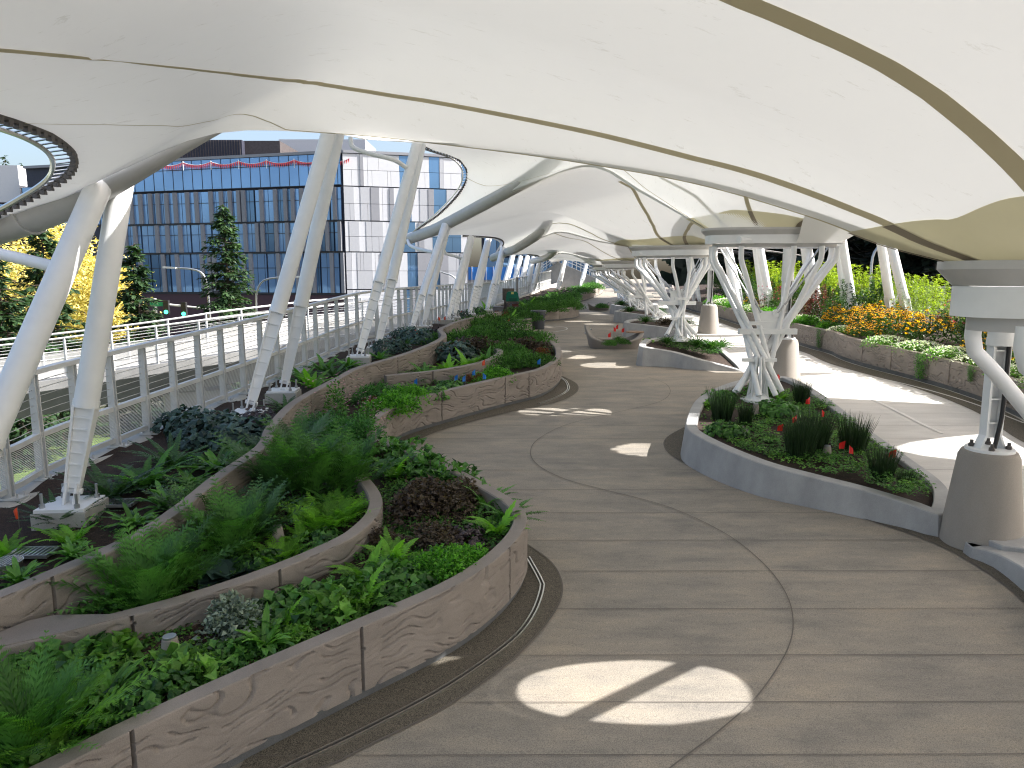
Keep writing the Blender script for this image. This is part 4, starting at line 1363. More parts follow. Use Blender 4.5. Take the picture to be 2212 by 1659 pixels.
# ------------------------------------------------------------------ island planters of smooth grey concrete
IG = 'smooth grey island planters under the tree columns'
def island(label, outer_img, h_list, wall=0.16, soil_h=None, foot_img=None, res=0.12):
    """closed wedge planter: outer top outline (photo points with their heights), sloped wall, inner soil"""
    P = [G(x, y, h) for (x, y), h in zip(outer_img, h_list)]
    Q = [Vector((p.x, p.y, h)) for p, h in zip(P, h_list)]
    S = spline(Q, step=res, closed=True)[:-1]
    n = len(S)
    area = sum(S[i].x * S[(i + 1) % n].y - S[(i + 1) % n].x * S[i].y for i in range(n))
    sg = 1 if area > 0 else -1
    rows = []
    inner = []
    for i in range(n):
        d = S[(i + 1) % n] - S[i - 1]
        d.z = 0
        d.normalize()
        o = Vector((d.y, -d.x, 0)) * sg
        p = Vector((S[i].x, S[i].y, 0))
        h = S[i].z
        z = zd(p.y)
        f = p + o * (0.05 * h / 0.4)
        q = p - o * wall
        rows.append([f + Vector((0, 0, zd(f.y) + 0.002)), p + Vector((0, 0, z + h - 0.012)), p - o * 0.012 + Vector((0, 0, z + h)), q + Vector((0, 0, zd(q.y) + h)), q - o * 0.01 + Vector((0, 0, zd(q.y) + h - 0.012)), q - o * 0.01 + Vector((0, 0, zd(q.y) + max(0.0, h - 0.3)))])
        inner.append(q - o * 0.0 + Vector((0, 0, h)))
    c = sum((Vector((p.x, p.y, 0)) for p in S), Vector()) / n
    root = thing('island_planter', label, 'planter', (c.x, c.y, zd(c.y)), IG)
    rows.append(rows[0])
    b = MB()
    b.grid(rows, flip=(sg > 0))
    smooth_by_angle(b.build('wall', M['grey'], root), 30)
    b = MB()
    ip = [Vector((p.x, p.y, 0)) for p in inner]
    tr = tessellate_polygon([ip])
    sh = soil_h
    b.add([Vector((p.x, p.y, zd(p.y) + (inner[k].z - 0.07 if sh is None else sh))) for k, p in enumerate(ip)], [tuple(t) for t in tr])
    o = b.build('soil', M['soil'], root)
    for p in o.data.polygons:
        if p.normal.z < 0:
            p.flip()
    return root, rows
i1 = [(1487, 893), (1482, 920), (1500, 938), (1560, 968), (1650, 1003), (1750, 1030), (1860, 1058), (1960, 1088), (2036, 1112), (2052, 1075), (2035, 1040), (1960, 985), (1870, 922), (1800, 868), (1745, 832), (1690, 812), (1610, 818), (1545, 838), (1505, 862)]
h1 = [0.50, 0.49, 0.48, 0.46, 0.42, 0.38, 0.34, 0.29, 0.25, 0.25, 0.27, 0.30, 0.36, 0.42, 0.46, 0.48, 0.5, 0.5, 0.5]
isl1, _ = island('large grey island planter filled with rushes and red flags', i1, h1)
# flat concrete tip of the first island
tp = [G(x, y, 0.27) for x, y in [(1935, 1072), (1985, 1079), (2050, 1077), (2050, 1058), (2048, 1100), (2036, 1108), (1980, 1092)]]
i2 = [(1384, 738), (1381, 747), (1400, 751), (1450, 760), (1500, 774), (1560, 789), (1602, 800), (1612, 797), (1590, 775), (1560, 752), (1520, 738), (1470, 728), (1420, 729), (1395, 732)]
island('grey wedge shaped island planter with arching grass clumps', i2, [0.5, 0.5, 0.47, 0.38, 0.28, 0.14, 0.03, 0.03, 0.12, 0.24, 0.34, 0.42, 0.48, 0.5])
i3 = [(1349, 694), (1352, 697), (1390, 701), (1440, 708), (1480, 716), (1500, 714), (1480, 702), (1440, 693), (1390, 689), (1360, 690)]
island('third grey island planter behind the boat shaped seat', i3, [0.5, 0.5, 0.45, 0.38, 0.3, 0.25, 0.34, 0.42, 0.48, 0.5])
i4 = [(1329, 671), (1332, 673), (1360, 676), (1400, 681), (1430, 683), (1440, 680), (1420, 673), (1380, 668), (1350, 667)]
island('fourth grey island planter in the receding row', i4, [0.5, 0.5, 0.48, 0.42, 0.36, 0.34, 0.4, 0.48, 0.5])
i5 = [(1322, 657), (1325, 659), (1350, 662), (1385, 665), (1390, 661), (1370, 656), (1340, 654)]
island('farthest grey island planter in the receding row', i5, [0.5, 0.5, 0.47, 0.42, 0.42, 0.48, 0.5])
# near island around the cut off column: only its pale tip shows
i0 = [(2086, 1172), (2098, 1181), (2150, 1195), (2212, 1228), (2300, 1290), (2420, 1400), (2560, 1560), (2700, 1500), (2600, 1250), (2450, 1180), (2330, 1150), (2200, 1150), (2190, 1146), (2100, 1150)]
island('pale concrete planter tip beside the large pedestal at the right edge', i0, [0.12, 0.12, 0.15, 0.2, 0.26, 0.32, 0.36, 0.4, 0.36, 0.3, 0.25, 0.2, 0.16, 0.13], wall=0.5)
# aggregate border of the first island
obi = [(1478, 924), (1442, 945), (1435, 965), (1460, 990), (1560, 1038), (1700, 1076), (1850, 1117), (2000, 1167), (2100, 1217), (2170, 1265), (2240, 1330), (2330, 1430)]
OBI = [G(x, y) for x, y in obi]
inn = [G(x, y) for x, y in [(2420, 1400), (2300, 1320), (2190, 1225), (2090, 1180), (2000, 1130), (1860, 1080), (1750, 1055), (1650, 1040), (1560, 1005), (1510, 975), (1500, 940)]]
sheet([(p.x, p.y) for p in spline([(p.x, p.y, 0) for p in OBI], step=0.15)] + [(p.x, p.y) for p in inn], 0.0065, 'aggregate_border', M['aggregate']).__setitem__('kind', 'structure')
b = MB(); b.grid(ribbon(OBI, 0.016, 0.0105)); tag(b.build('joint_lines', M['fineline']), kind='structure')

# right hand planter wall
WR_IMG = [(1470, 664), (1490, 670), (1530, 681), (1560, 690), (1600, 703), (1640, 716), (1690, 733), (1740, 750), (1790, 764), (1815, 776), (1870, 794), (1940, 812), (2020, 834), (2110, 864), (2200, 902), (2330, 975)]
WR = [G(x, y) for x, y in WR_IMG]
WR = [Vector((WR[0].x + 2.5, WR[0].y + 14, 0)), Vector((WR[0].x + 0.9, WR[0].y + 6, 0))] + WR + [Vector((WR[-1].x + 0.1, WR[-1].y - 3, 0)), Vector((WR[-1].x, WR[-1].y - 8, 0))]
carved_wall('planter_wall', 'brown carved wall under the flowering bed on the right of the bicycle path', WR, 0.64, [(1850, 737), (1925, 750), (1995, 768), (2085, 778)], 40.0, out=1, base=0.1, res=0.0016, group=PG, rustle=1.3)
f_r = fn_of(WR, 0.06, min)
b = MB()
rows = []
Y = min(p.y for p in WR) + 0.2
while Y < max(p.y for p in WR):
    a, c = f_r(Y), xr(Y) - 0.15
    rows.append([Vector((a + (c - a) * k / 12, Y, zd(Y) + 0.55 + 0.45 * k / 12)) for k in range(13)])
    Y += 0.4
b.grid(rows, flip=True)
tag(b.build('right_garden_soil', M['soil'], smooth=True), kind='structure')
b = MB()
P = off(WR, -0.32)
b.grid(ribbon(P[::4], 0.55, 0.0095))
tag(b.build('aggregate_border', M['aggregate']), kind='structure')
# ------------------------------------------------------------------ far ground and streets
b = MB()
b.grid([[Vector((x, y, -6.5)) for x in (-1500, -200, -60, 0, 60, 200, 1500)] for y in (-300, -40, 0, 30, 60, 120, 300, 1800)], flip=True)
gm = concrete('far_ground', (0.10, 0.105, 0.08), 0.3, (1, 1, 1), 0.05, 0.9, 0.1)
tag(b.build('ground', gm), kind='structure')
lm = concrete('mown_lawn', (0.13, 0.21, 0.035), 0.25, (1, 1, 1), 1.5, 0.9, 0.25)
b = MB()
b.grid([[Vector((x, y, -6.49)) for x in (-60, -30, -12)] for y in (14, 30, 44)], flip=True)
tag(b.build('lawn', lm), kind='structure')
b = MB()
b.grid([[Vector((x, y, -6.485)) for x in (-150, -60, 0, 80)] for y in (58, 74)], flip=True)
tag(b.build('street', M['asphalt']), kind='structure')

# ------------------------------------------------------------------ glass office building
def glassmat(name, c, rough=0.03, metal=0.45):
    m, nt, bs = nodemat(name)
    n1 = noise_tex(nt, (1, 1, 1), 0.12, 2, 0.5)
    nt.links.new(ramp(nt, n1, [(0.35, tuple(x * 0.75 for x in c)), (0.65, c)]), bs.inputs['Base Color'])
    bs.inputs['Metallic'].default_value = metal  # partly diffuse: the sky's reflected blue is put into the base colour
    bs.inputs['Roughness'].default_value = rough
    n2 = noise_tex(nt, (1, 1, 1), 0.35, 2, 0.5)
    add_bump(nt, bs, n2, 0.05, 0.2)
    return m
M['glass_blue'] = glassmat('blue_reflective_glass', (0.26, 0.46, 0.78))
M['glass_dark'] = glassmat('dark_vision_glass', (0.14, 0.27, 0.46), 0.02, 0.5)
M['mullion'] = plain('dark_mullion', (0.02, 0.022, 0.03), 0.4)
M['fin'] = plain('grey_fin_panel', (0.20, 0.205, 0.225), 0.5)
M['pan_w'] = plain('white_metal_panel', (0.52, 0.53, 0.56), 0.5, var=0.03)
M['pan_g'] = plain('light_grey_metal_panel', (0.38, 0.39, 0.42), 0.5, var=0.03)
M['pan_d'] = plain('mid_grey_metal_panel', (0.24, 0.245, 0.27), 0.5, var=0.03)
M['navy'] = plain('dark_navy_cladding', (0.025, 0.027, 0.045), 0.6, var=0.2)
M['brownclad'] = plain('brown_corrugated_cladding', (0.06, 0.05, 0.05), 0.6, var=0.3)
M['wine'] = plain('dark_wine_cladding', (0.05, 0.02, 0.03), 0.6)
M['bluehoard'] = plain('bright_blue_hoarding', (0.03, 0.20, 0.60), 0.6)

Cn = V(747, 500, 80)
Ln = V(65, 500, 91.5)
Rn = V(1012, 500, 83.6)
def fplan(px, A, B):
    q = on_line(px, 600, (A.x, A.y), (B.x, B.y))
    return Vector((q.x, q.y, 0))
def zof(y):
    return 3.0 + (600 - y) / F * 80 * 1.0
Zr, Z3, Z2, Z1, Z0 = zof(344), zof(412), zof(483), zof(548), zof(637)
bld = thing('office_building', 'large office building with a blue glass front and a pale panelled corner behind the railing', 'building', (Cn.x, Cn.y, -6.5))
def quadbox(bm, A, B, z0, z1, depth, proud, mi=0):
    """box along a facade from plan point A to B, between heights, standing proud of the wall plane"""
    d = (B - A).normalized()
    n = Vector((d.y, -d.x, 0))
    if n.y > 0:
        n = -n
    P = []
    for p in (A, B):
        for k in (proud, proud - depth):
            for z in (z0, z1):
                P.append(p + n * k + Vector((0, 0, z)))
    bm.add(P, [(0, 1, 5, 4), (2, 6, 7, 3), (0, 2, 3, 1), (4, 5, 7, 6), (1, 3, 7, 5), (0, 4, 6, 2)], tone=0.5, mi=mi)
CA, LA, RA = [Vector((p.x, p.y, 0)) for p in (Cn, Ln, Rn)]
b = MB()
quadbox(b, LA, CA, -6.5, Zr - 0.05, 14, -0.25)
quadbox(b, CA, RA, -6.5, Zr - 0.05, 14, -0.25)
b.build('wall', M['navy'], bld)
b = MB()
quadbox(b, LA, CA, Zr - 0.05, Zr + 0.25, 0.6, 0.12)
quadbox(b, CA, RA, Zr - 0.05, Zr + 0.25, 0.6, 0.12)
b.build('parapet', M['pan_d'], bld)
# continuous glass band on the top storey of the left facade
edge = lambda px: fplan(px, Ln, Cn)
rng = random.Random(3)
b = MB(); quadbox(b, edge(245), edge(743), Z3 + 0.15, Zr - 0.1, 0.2, 0.0); b.build('glass_band', M['glass_blue'], bld)
b = MB()
for px in np.arange(245, 746, 20.5):
    a = edge(px); c = edge(px + 0.6)
    quadbox(b, a, c, Z3 + 0.15, Zr - 0.1, 0.1, 0.05)
for z in (Z3 + 0.12, Z3 + (Zr - Z3) * 0.68):
    quadbox(b, edge(245), edge(743), z, z + 0.07, 0.1, 0.055)
b.build('mullion', M['mullion'], bld)
# lower storeys: glass bays, grey fins and dark slots
for (z0, z1, seed) in ((Z2, Z3, 1), (Z1, Z2, 2), (Z0, Z1, 3)):
    rng = random.Random(seed * 11)
    px = 232.0
    while px < 742:
        wglass = rng.choice([34, 42, 50, 38])
        end = min(742, px + wglass)
        w_ = MB(); quadbox(w_, edge(px), edge(end), z0 + 0.12, z1 - 0.12, 0.15, 0.0)
        win = w_.build('window', M['glass_blue'] if rng.random() < 0.75 else M['glass_dark'], bld)
        mm = MB()
        k = px
        while k < end:
            quadbox(mm, edge(k), edge(k + 0.28), z0 + 0.12, z1 - 0.12, 0.1, 0.04)
            k += rng.choice([12.5, 15.5])
        zz = z0 + (z1 - z0) * 0.62
        quadbox(mm, edge(px), edge(end), zz, zz + 0.06, 0.1, 0.045)
        mm.build('mullion', M['mullion'], win)
        f0 = px + (end - px) * rng.choice([0.3, 0.55, 0.62])
        fins = MB(); quadbox(fins, edge(f0), edge(f0 + 7), z0 + 0.1, z1 - 0.1, 0.35, 0.28); fins.build('fin', M['fin'], bld)
        if rng.random() < 0.4 and end + 9 < 740:
            fins = MB(); quadbox(fins, edge(end + 3), edge(end + 10), z0 + 0.1, z1 - 0.1, 0.35, 0.28); fins.build('fin', M['fin'], bld)
        px = end + 3
    b = MB(); quadbox(b, edge(232), edge(745), z0 - 0.1, z0 + 0.06, 0.3, 0.1); b.build('spandrel', M['mullion'], bld)
# left wing behind the near legs
b = MB(); quadbox(b, edge(66), edge(240), Z2 + 0.2, Z3 + 1.2, 0.2, 0.0); b.build('glass_band', M['glass_blue'], bld)
b = MB()
for px in np.arange(66, 241, 23):
    quadbox(b, edge(px), edge(px + 0.7), Z2 + 0.2, Z3 + 1.2, 0.1, 0.05)
for z in (Z2 + 1.4, Z3 - 0.6):
    quadbox(b, edge(66), edge(240), z, z + 0.1, 0.1, 0.055)
b.build('mullion', M['mullion'], bld)
# ground storey recess and wine coloured base
b = MB(); quadbox(b, edge(232), edge(745), -6.4, Z0 - 0.15, 0.1, 0.0); b.build('base_cladding', M['wine'], bld)
# pale panels of the right hand facade
edge2 = lambda px: fplan(px, Cn, Rn)
rng = random.Random(5)
pm = [M['pan_w'], M['pan_g'], M['pan_d'], M['glass_dark'], M['mullion']]
b = MB()
for (z0, z1) in ((Z3, Zr - 0.05), (Z2, Z3), (Z1, Z2), (Z0 + 0.5, Z1), (-6.4, Z0 + 0.5)):
    px = 749.0
    while px < 1008:
        w = rng.choice([7, 9, 12, 15, 18])
        e = min(1010, px + w)
        m_ = rng.choices([0, 1, 2, 3], [6, 4, 2.2, 0])[0]
        if (865 < px < 890) or (930 < px < 962 and rng.random() < 0.7) or (975 < px < 1003 and rng.random() < 0.5):
            m_ = 3
        zz = z0 + (z1 - z0) * 0.5
        for (za, zb) in ((z0 + 0.06, zz - 0.02), (zz + 0.02, z1 - 0.06)):
            quadbox(b, edge2(px), edge2(e - (0.5 if rng.random() < 0.4 else 0.05)), za, zb, 0.2, 0.0 + 0.04 * m_ * (m_ < 3), mi=m_)
        px = e
b.build('panel_cladding', pm, bld)
# roof volumes
def roofbox(label, pxa, pxb, ya, yb, Y, mat, depth=10):
    A, B = V(pxa, yb, Y), V(pxb, yb, Y)
    z0, z1 = Zr - 0.3, V(pxa, ya, Y).z
    b = MB(); b.box(((A.x + B.x) / 2, Y + depth / 2, (z0 + z1) / 2), (B.x - A.x, depth, z1 - z0))
    return b.build(label, mat, bld)
roofbox('plant_room', 372, 524, 302, 345, 92, M['navy'], 12)
roofbox('plant_room_end', 524.3, 606, 304, 345, 93, M['brownclad'], 9)
roofbox('roof_screen', 604, 790, 301, 345, 104, M['pan_w'], 8)
roofbox('roof_screen', 340, 374, 322, 350, 104, M['pan_g'], 5)
b = MB()
for k in range(26):
    p = V(376 + k * 5.7, 325, 91.93)
    b.box((p.x, 91.95, (Zr + V(376, 303, 92).z) / 2), (0.06, 0.08, V(376, 303, 92).z - Zr))
b.build('cladding_rib', M['brownclad'], bld)
# white and dark block on the far left
wing = thing('office_wing', 'white panelled building wing at the far left edge behind the yellow tree', 'building', V(20, 600, 98))
A, B_ = V(-260, 600, 98), V(62, 600, 98)
zt, zm, zl = V(0, 357, 98).z, V(0, 437, 98).z, V(0, 500, 98).z
b = MB(); b.box(((A.x + B_.x) / 2, 104, (zt + zm) / 2), (B_.x - A.x, 12, zt - zm)); b.build('upper_panel', M['pan_w'], wing)
b = MB(); b.box(((A.x + B_.x) / 2, 104.4, (zm - 6.5) / 2), (B_.x - A.x, 12, zm + 6.5)); b.build('lower_wall', M['wine'], wing)
b = MB()
for px in np.arange(-20, 60, 22):
    p = V(px, 500, 98.2)
    b.box((p.x, 98.35, (zm + zl) / 2), (1.1, 0.3, zm - zl - 0.4))
b.build('window', M['glass_blue'], wing)
b = MB()
p = V(74, 400, 96)
b.box((p.x, 102, (V(0, 360, 96).z - 6.5) / 2), (1.6, 11, V(0, 360, 96).z + 6.5)); b.build('dark_corner', M['navy'], wing)

# bunting on the roof edge
bt = thing('bunting', 'string of small red and white pennants along the flat roof edge', 'bunting', V(560, 345, 84))
b = MB(); c_ = MB()
for seg in range(7):
    p, q = V(335 + seg * 60, 352 - seg * 1.5, 85.5 - seg * 0.8), V(395 + seg * 60, 350.5 - seg * 1.5, 84.7 - seg * 0.8)
    pts = [p.lerp(q, t / 14) - Vector((0, 0, 0.35 * 4 * (t / 14) * (1 - t / 14))) for t in range(15)]
    c_.tube(pts, 0.02, 4)
    for a, d in zip(pts, pts[1:]):
        m_ = (a + d) / 2
        b.add([a, d, m_ - Vector((0, 0, 0.5)), m_ - Vector((0, 0.03, 0.2))], [(0, 3, 2), (3, 1, 2), (0, 1, 3)], mi=0)
    c_.tube([p - Vector((0, 0, 0.9)), p + Vector((0, 0, 0.1))], 0.04, 5)
b.build('pennant', plain('red_pennant', (0.75, 0.08, 0.10), 0.6), bt)
c_.build('cord', M['white'], bt)

# glass pavilion and hoarding further along
pav = thing('glass_building', 'distant glass fronted building above the blue hoarding', 'building', V(1090, 600, 110))
A, B_ = V(1040, 600, 110), V(1300, 600, 110)
b = MB(); b.box(((A.x + B_.x) / 2, 118, 2), (B_.x - A.x, 14, 17)); b.build('wall', M['navy'], pav)
for k in range(9):
    p = V(1046 + 28 * k, 540, 110)
    for zz in (4.2, 7.8):
        b = MB(); b.box((p.x + 0.9, 110.9, zz), (1.85, 0.25, 3.3)); b.build('window', M['glass_dark'] if k % 3 else M['glass_blue'], pav)
hd = thing('site_hoarding', 'bright blue hoarding beyond the left railing', 'hoarding', V(1075, 612, 92))
A, B_ = V(1012, 612, 92), V(1135, 610, 92)
b = MB(); b.box(((A.x + B_.x) / 2, 92, 3.4), (B_.x - A.x, 0.2, 1.6)); b.build('panel', M['bluehoard'], hd)
b = MB()
for k in range(8):
    b.box((A.x + (B_.x - A.x) * (k + 0.5) / 8, 91.85, 3.0), (0.08, 0.1, 2.6))
b.build('frame', M['white'], hd)
bk = MB(); bk.box(((A.x + B_.x) / 2, 92.6, -1.9), (B_.x - A.x, 0.9, 9)); bk.build('retaining_wall', M['curb'], hd)

# stepped ramp beside the far end of the walkway
st = thing('access_ramp', 'grey concrete ramp with white railings rising left of the far path', 'ramp', G(1225, 615, 0.4))
b = MB()
prof = [(1166, 606), (1172, 588), (1205, 566), (1240, 580), (1292, 603)]
fr = [V(x, y, 66) for x, y in prof]
bot = [Vector((p.x, p.y, zd(60) - 0.8)) for p in fr]
bk_ = [p + Vector((0.6, 5, 0)) for p in fr]
bbk = [p + Vector((0.6, 5, 0)) for p in bot]
n = len(fr)
b.add(fr + bot + bk_ + bbk, [(i, i + 1, n + i + 1, n + i) for i in range(n - 1)] + [(i, 2 * n + i, 2 * n + i + 1, i + 1) for i in range(n - 1)] + [(2 * n + i, 3 * n + i, 3 * n + i + 1, 2 * n + i + 1) for i in range(n - 1)])
b.build('concrete_mass', M['rampgrey'], st)
b = MB()
for hh in (0.35, 0.6, 0.85, 1.1):
    b.tube([p + Vector((0, -0.05, hh)) for p in fr], 0.03, 5)
sp = spline(fr, n=16)
for p in sp:
    b.tube([p + Vector((0, -0.05, -0.02)), p + Vector((0, -0.05, 1.1))], 0.03, 5)
b.build('railing', M['rail'], st)

# ------------------------------------------------------------------ street lamps and signals
def street_lamp(label, img, Y, head=True):
    pts = [V(x, y, Y) for x, y in img]
    base = Vector((pts[0].x, Y, -6.48))
    root = thing('street_lamp', label, 'street lamp', base, 'curved street lamps')
    b = MB(); b.tube(spline([base] + pts, n=40), [0.11 - 0.05 * i / 39 for i in range(40)], 10); b.build('pole', M['galv'], root, smooth=True)
    d = (pts[-1] - pts[-2]).normalized()
    b = MB(); b.bar(pts[-1] - d * 0.1, pts[-1] + d * 0.8, 0.28, 0.12); b.build('lamp_head', M['rail'], root)
    b = MB(); b.lathe(base, [(0.22, 0), (0.2, 0.4), (0.13, 0.5)], 12); b.build('base', M['galv'], root)
street_lamp('street lamp curving left between the two middle conifers', [(452, 665), (447, 615), (436, 590), (412, 581), (378, 579)], 50)
street_lamp('street lamp curving right beside the tallest conifer', [(554, 670), (556, 628), (568, 607), (595, 600), (640, 598)], 52)
street_lamp('street lamp arching behind the right edge legs', [(1880, 612), (1884, 560), (1897, 533), (1925, 515), (1960, 510)], 38)
street_lamp('distant street lamp glimpsed through the left legs near the white facade', [(988, 630), (986, 605), (975, 595), (960, 590), (950, 586)], 62)
sg = thing('traffic_signal', 'traffic signal mast arm with green lights above the street, behind the railing', 'traffic signal', V(336, 800, 60))
b = MB()
p0 = V(334, 655, 60)
b.tube([Vector((p0.x, 60, -6.4)), Vector((p0.x, 60, p0.z + 0.4))], 0.16, 10)
b.tube([p0, V(452, 667, 60)], [0.12, 0.06], 10)
b.build('mast', M['rail'], sg)
gl = bpy.data.materials.new('green_signal_light'); gl.use_nodes = True
gl.node_tree.nodes['Principled BSDF'].inputs['Emission Color'].default_value = (0.05, 1.0, 0.45, 1)
gl.node_tree.nodes['Principled BSDF'].inputs['Emission Strength'].default_value = 2.5
gl.node_tree.nodes['Principled BSDF'].inputs['Base Color'].default_value = (0.0, 0.3, 0.12, 1)
for (x, y) in ((360, 664), (398, 668)):
    p = V(x, y, 59.8)
    b = MB(); b.box(p, (0.42, 0.3, 1.2)); h = b.build('signal_head', M['black'], sg)
    b = MB(); b.tube([p + Vector((0, -0.2, -0.38)), p + Vector((0, -0.14, -0.38))], 0.16, 12); b.build('green_light', gl, h)
p = V(338, 657, 59.7)
b = MB(); b.box(p, (1.1, 0.04, 0.35)); b.build('street_sign', plain('green_sign', (0.0, 0.22, 0.10), 0.5), sg)

# ------------------------------------------------------------------ trees
def conifer_mesh(seed, H, Rb, nb=150, per=34, droop=0.35, leaf=0.42, sparse=1.0):
    rg = random.Random(seed)
    t_, n_ = MB(), MB()
    t_.tube([(0, 0, 0), (0.05, 0, H * 0.5), (0, 0.03, H * 0.98)], [H * 0.016, H * 0.009, 0.02], 8)
    for k in range(nb):
        f = (k + rg.random()) / nb
        z = H * (0.04 + 0.95 * f)
        Rr = Rb * (1 - f) ** 0.75 * rg.uniform(0.55, 1.12) + 0.12
        a = rg.random() * 6.283
        d = Vector((math.cos(a), math.sin(a), 0))
        base = Vector((0, 0, z))
        tip = base + d * Rr + Vector((0, 0, -droop * Rr + 0.25 * Rr * f))
        mid = base.lerp(tip, 0.5) + Vector((0, 0, 0.05 * Rr))
        t_.tube([base, mid, tip], [0.03 + 0.01 * Rr, 0.02, 0.008], 4, False)
        m = max(6, int(per * (Rr / Rb) ** 0.7 * 1.3))
        side = d.cross(Vector((0, 0, 1)))
        for j in range(m):
            s = rg.random() ** 0.75
            p = base.lerp(mid, s * 2) if s < 0.5 else mid.lerp(tip, s * 2 - 1)
            w = (1.05 - s) * Rr * 0.42
            p = p + side * rg.uniform(-w, w) + Vector((0, 0, -abs(rg.gauss(0, 0.10 * Rr * droop + 0.04))))
            dd = (d * rg.uniform(0.3, 1) + side * rg.uniform(-0.9, 0.9) + Vector((0, 0, rg.uniform(-0.8, 0.2)))).normalized()
            L = leaf * rg.uniform(0.6, 1.2)
            nn = Vector((rg.uniform(-.4, .4), rg.uniform(-.4, .4), 1))
            s2 = dd.cross(nn).normalized() * L * 0.22
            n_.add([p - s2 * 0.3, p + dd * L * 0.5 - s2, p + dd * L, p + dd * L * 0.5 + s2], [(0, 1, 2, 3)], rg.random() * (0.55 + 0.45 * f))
    return t_, n_
def broad_mesh(seed, H, Rr, zc, nl=95, per=75, leaf=0.17):
    rg = random.Random(seed)
    t_, n_ = MB(), MB()
    t_.tube([(0, 0, 0), (0.1, 0, zc * 0.5), (0, 0.1, zc)], [H * 0.02, H * 0.015, H * 0.009], 10)
    for k in range(nl):
        u, a = rg.uniform(-0.95, 1), rg.random() * 6.283
        r = (1 - u * u) ** 0.5 * rg.uniform(0.45, 1.08)
        c = Vector((Rr * r * math.cos(a), Rr * r * math.sin(a), zc + (H - zc) * u * rg.uniform(0.6, 1.0) * (1.0 if u > 0 else 0.75)))
        if k % 3 == 0:
            st_ = Vector((0, 0, zc * rg.uniform(0.55, 1.0)))
            t_.tube([st_, st_.lerp(c, 0.5) + Vector((0, 0, 0.2)), c], [0.07, 0.045, 0.015], 5, False)
        cr = Rr * rg.uniform(0.14, 0.26)
        for j in range(per):
            p = c + Vector((rg.gauss(0, 1), rg.gauss(0, 1), rg.gauss(0, 0.8))) * cr * 0.6
            d = Vector((rg.uniform(-1, 1), rg.uniform(-1, 1), rg.uniform(-1, 0.4))).normalized()
            nn = Vector((rg.uniform(-1, 1), rg.uniform(-1, 1), 1))
            s = d.cross(nn).normalized()
            L = leaf * rg.uniform(0.6, 1.25)
            n_.add([p, p + d * L * 0.5 - s * L * 0.3, p + d * L, p + d * L * 0.5 + s * L * 0.3], [(0, 1, 2, 3)], rg.random())
    return t_, n_
def tree(name, label, base, meshes, mat, group=None, rz=0.0, sc=1.0):
    root = thing(name, label, 'tree', (0, 0, 0), group)
    meshes[0].build('trunk', M['bark'], root)
    meshes[1].build('crown', mat, root)
    root.location = base
    root.rotation_euler = (0, 0, rz)
    root.scale = (sc, sc, sc)
    return root
def gpos(px, Y):
    return Vector((V(px, 600, Y).x, Y, -6.5))
tree('conifer', 'tall fir with drooping twigs before the glass building, tallest street conifer', gpos(490, 47), conifer_mesh(1, 14.2, 3.5, 240, 60, 0.22), M['needle'])
tree('conifer', 'shorter dark conifer between the yellow tree and the first street lamp', gpos(294, 44), conifer_mesh(2, 11.6, 2.8, 200, 56, 0.22), M['needle'])
tree('conifer', 'dark conifer standing in front of the yellow tree', gpos(97, 40), conifer_mesh(3, 12.8, 3.2, 200, 56, 0.22), M['needle'])
tree('conifer', 'dark broad conifer at the left edge below the yellow tree', gpos(-5, 36), conifer_mesh(4, 10.6, 3.2, 180, 52, 0.3), M['needle'])
tree('broadleaf_tree', 'large golden yellow autumn tree behind the nearest splayed legs', gpos(110, 52), broad_mesh(5, 13.6, 5.4, 8.4, 150, 95, 0.26), M['goldleaf'])
tree('broadleaf_tree', 'lower golden tree right of the nearest legs', gpos(215, 50), broad_mesh(25, 11.2, 3.0, 7.0, 80, 90, 0.24), M['goldleaf'])
tree('broadleaf_tree', 'small yellowing tree at the foot of the tallest conifer', gpos(478, 44), broad_mesh(6, 5.6, 1.15, 4.2, 50, 45, 0.17), leafmat('yellow_green_leaf', (0.22, 0.19, 0.02), (0.48, 0.42, 0.06), 0.4))
tree('broadleaf_tree', 'thin sapling left of the far street lamp above the ramp railing', gpos(517, 42), broad_mesh(7, 5.0, 0.7, 4.0, 20, 35, 0.15), leafmat('sapling_leaf', (0.16, 0.17, 0.02), (0.36, 0.35, 0.06), 0.4))
for k, (px, py) in enumerate(((36, 333), (70, 350))):
    Yv = 190
    z = V(px, py, Yv).z
    root = tree('conifer', ('taller' if k == 0 else 'smaller') + ' distant conifer poking above the white wing', Vector((V(px, 600, Yv).x, Yv, z - 16)), conifer_mesh(30 + k, 16, 2.8, 60, 14, 0.25, 0.9), M['needle'], 'distant conifers')
# trees on the near side of the street, seen mirrored in the glass
for k, (x, y, s) in enumerate(((-40, 34, 1.0), (-47, 22, 1.15), (-34, 12, 0.95))):
    tree('broadleaf_tree', 'dense green street tree mirrored in the glass front, ' + ('nearest the building', 'tallest of its row', 'nearest the bridge')[k], Vector((x, y, -6.5)), broad_mesh(40 + k, 14 * s, 5 * s, 8 * s, 70, 45, 0.5), M['broad'], 'street trees mirrored in the glass')
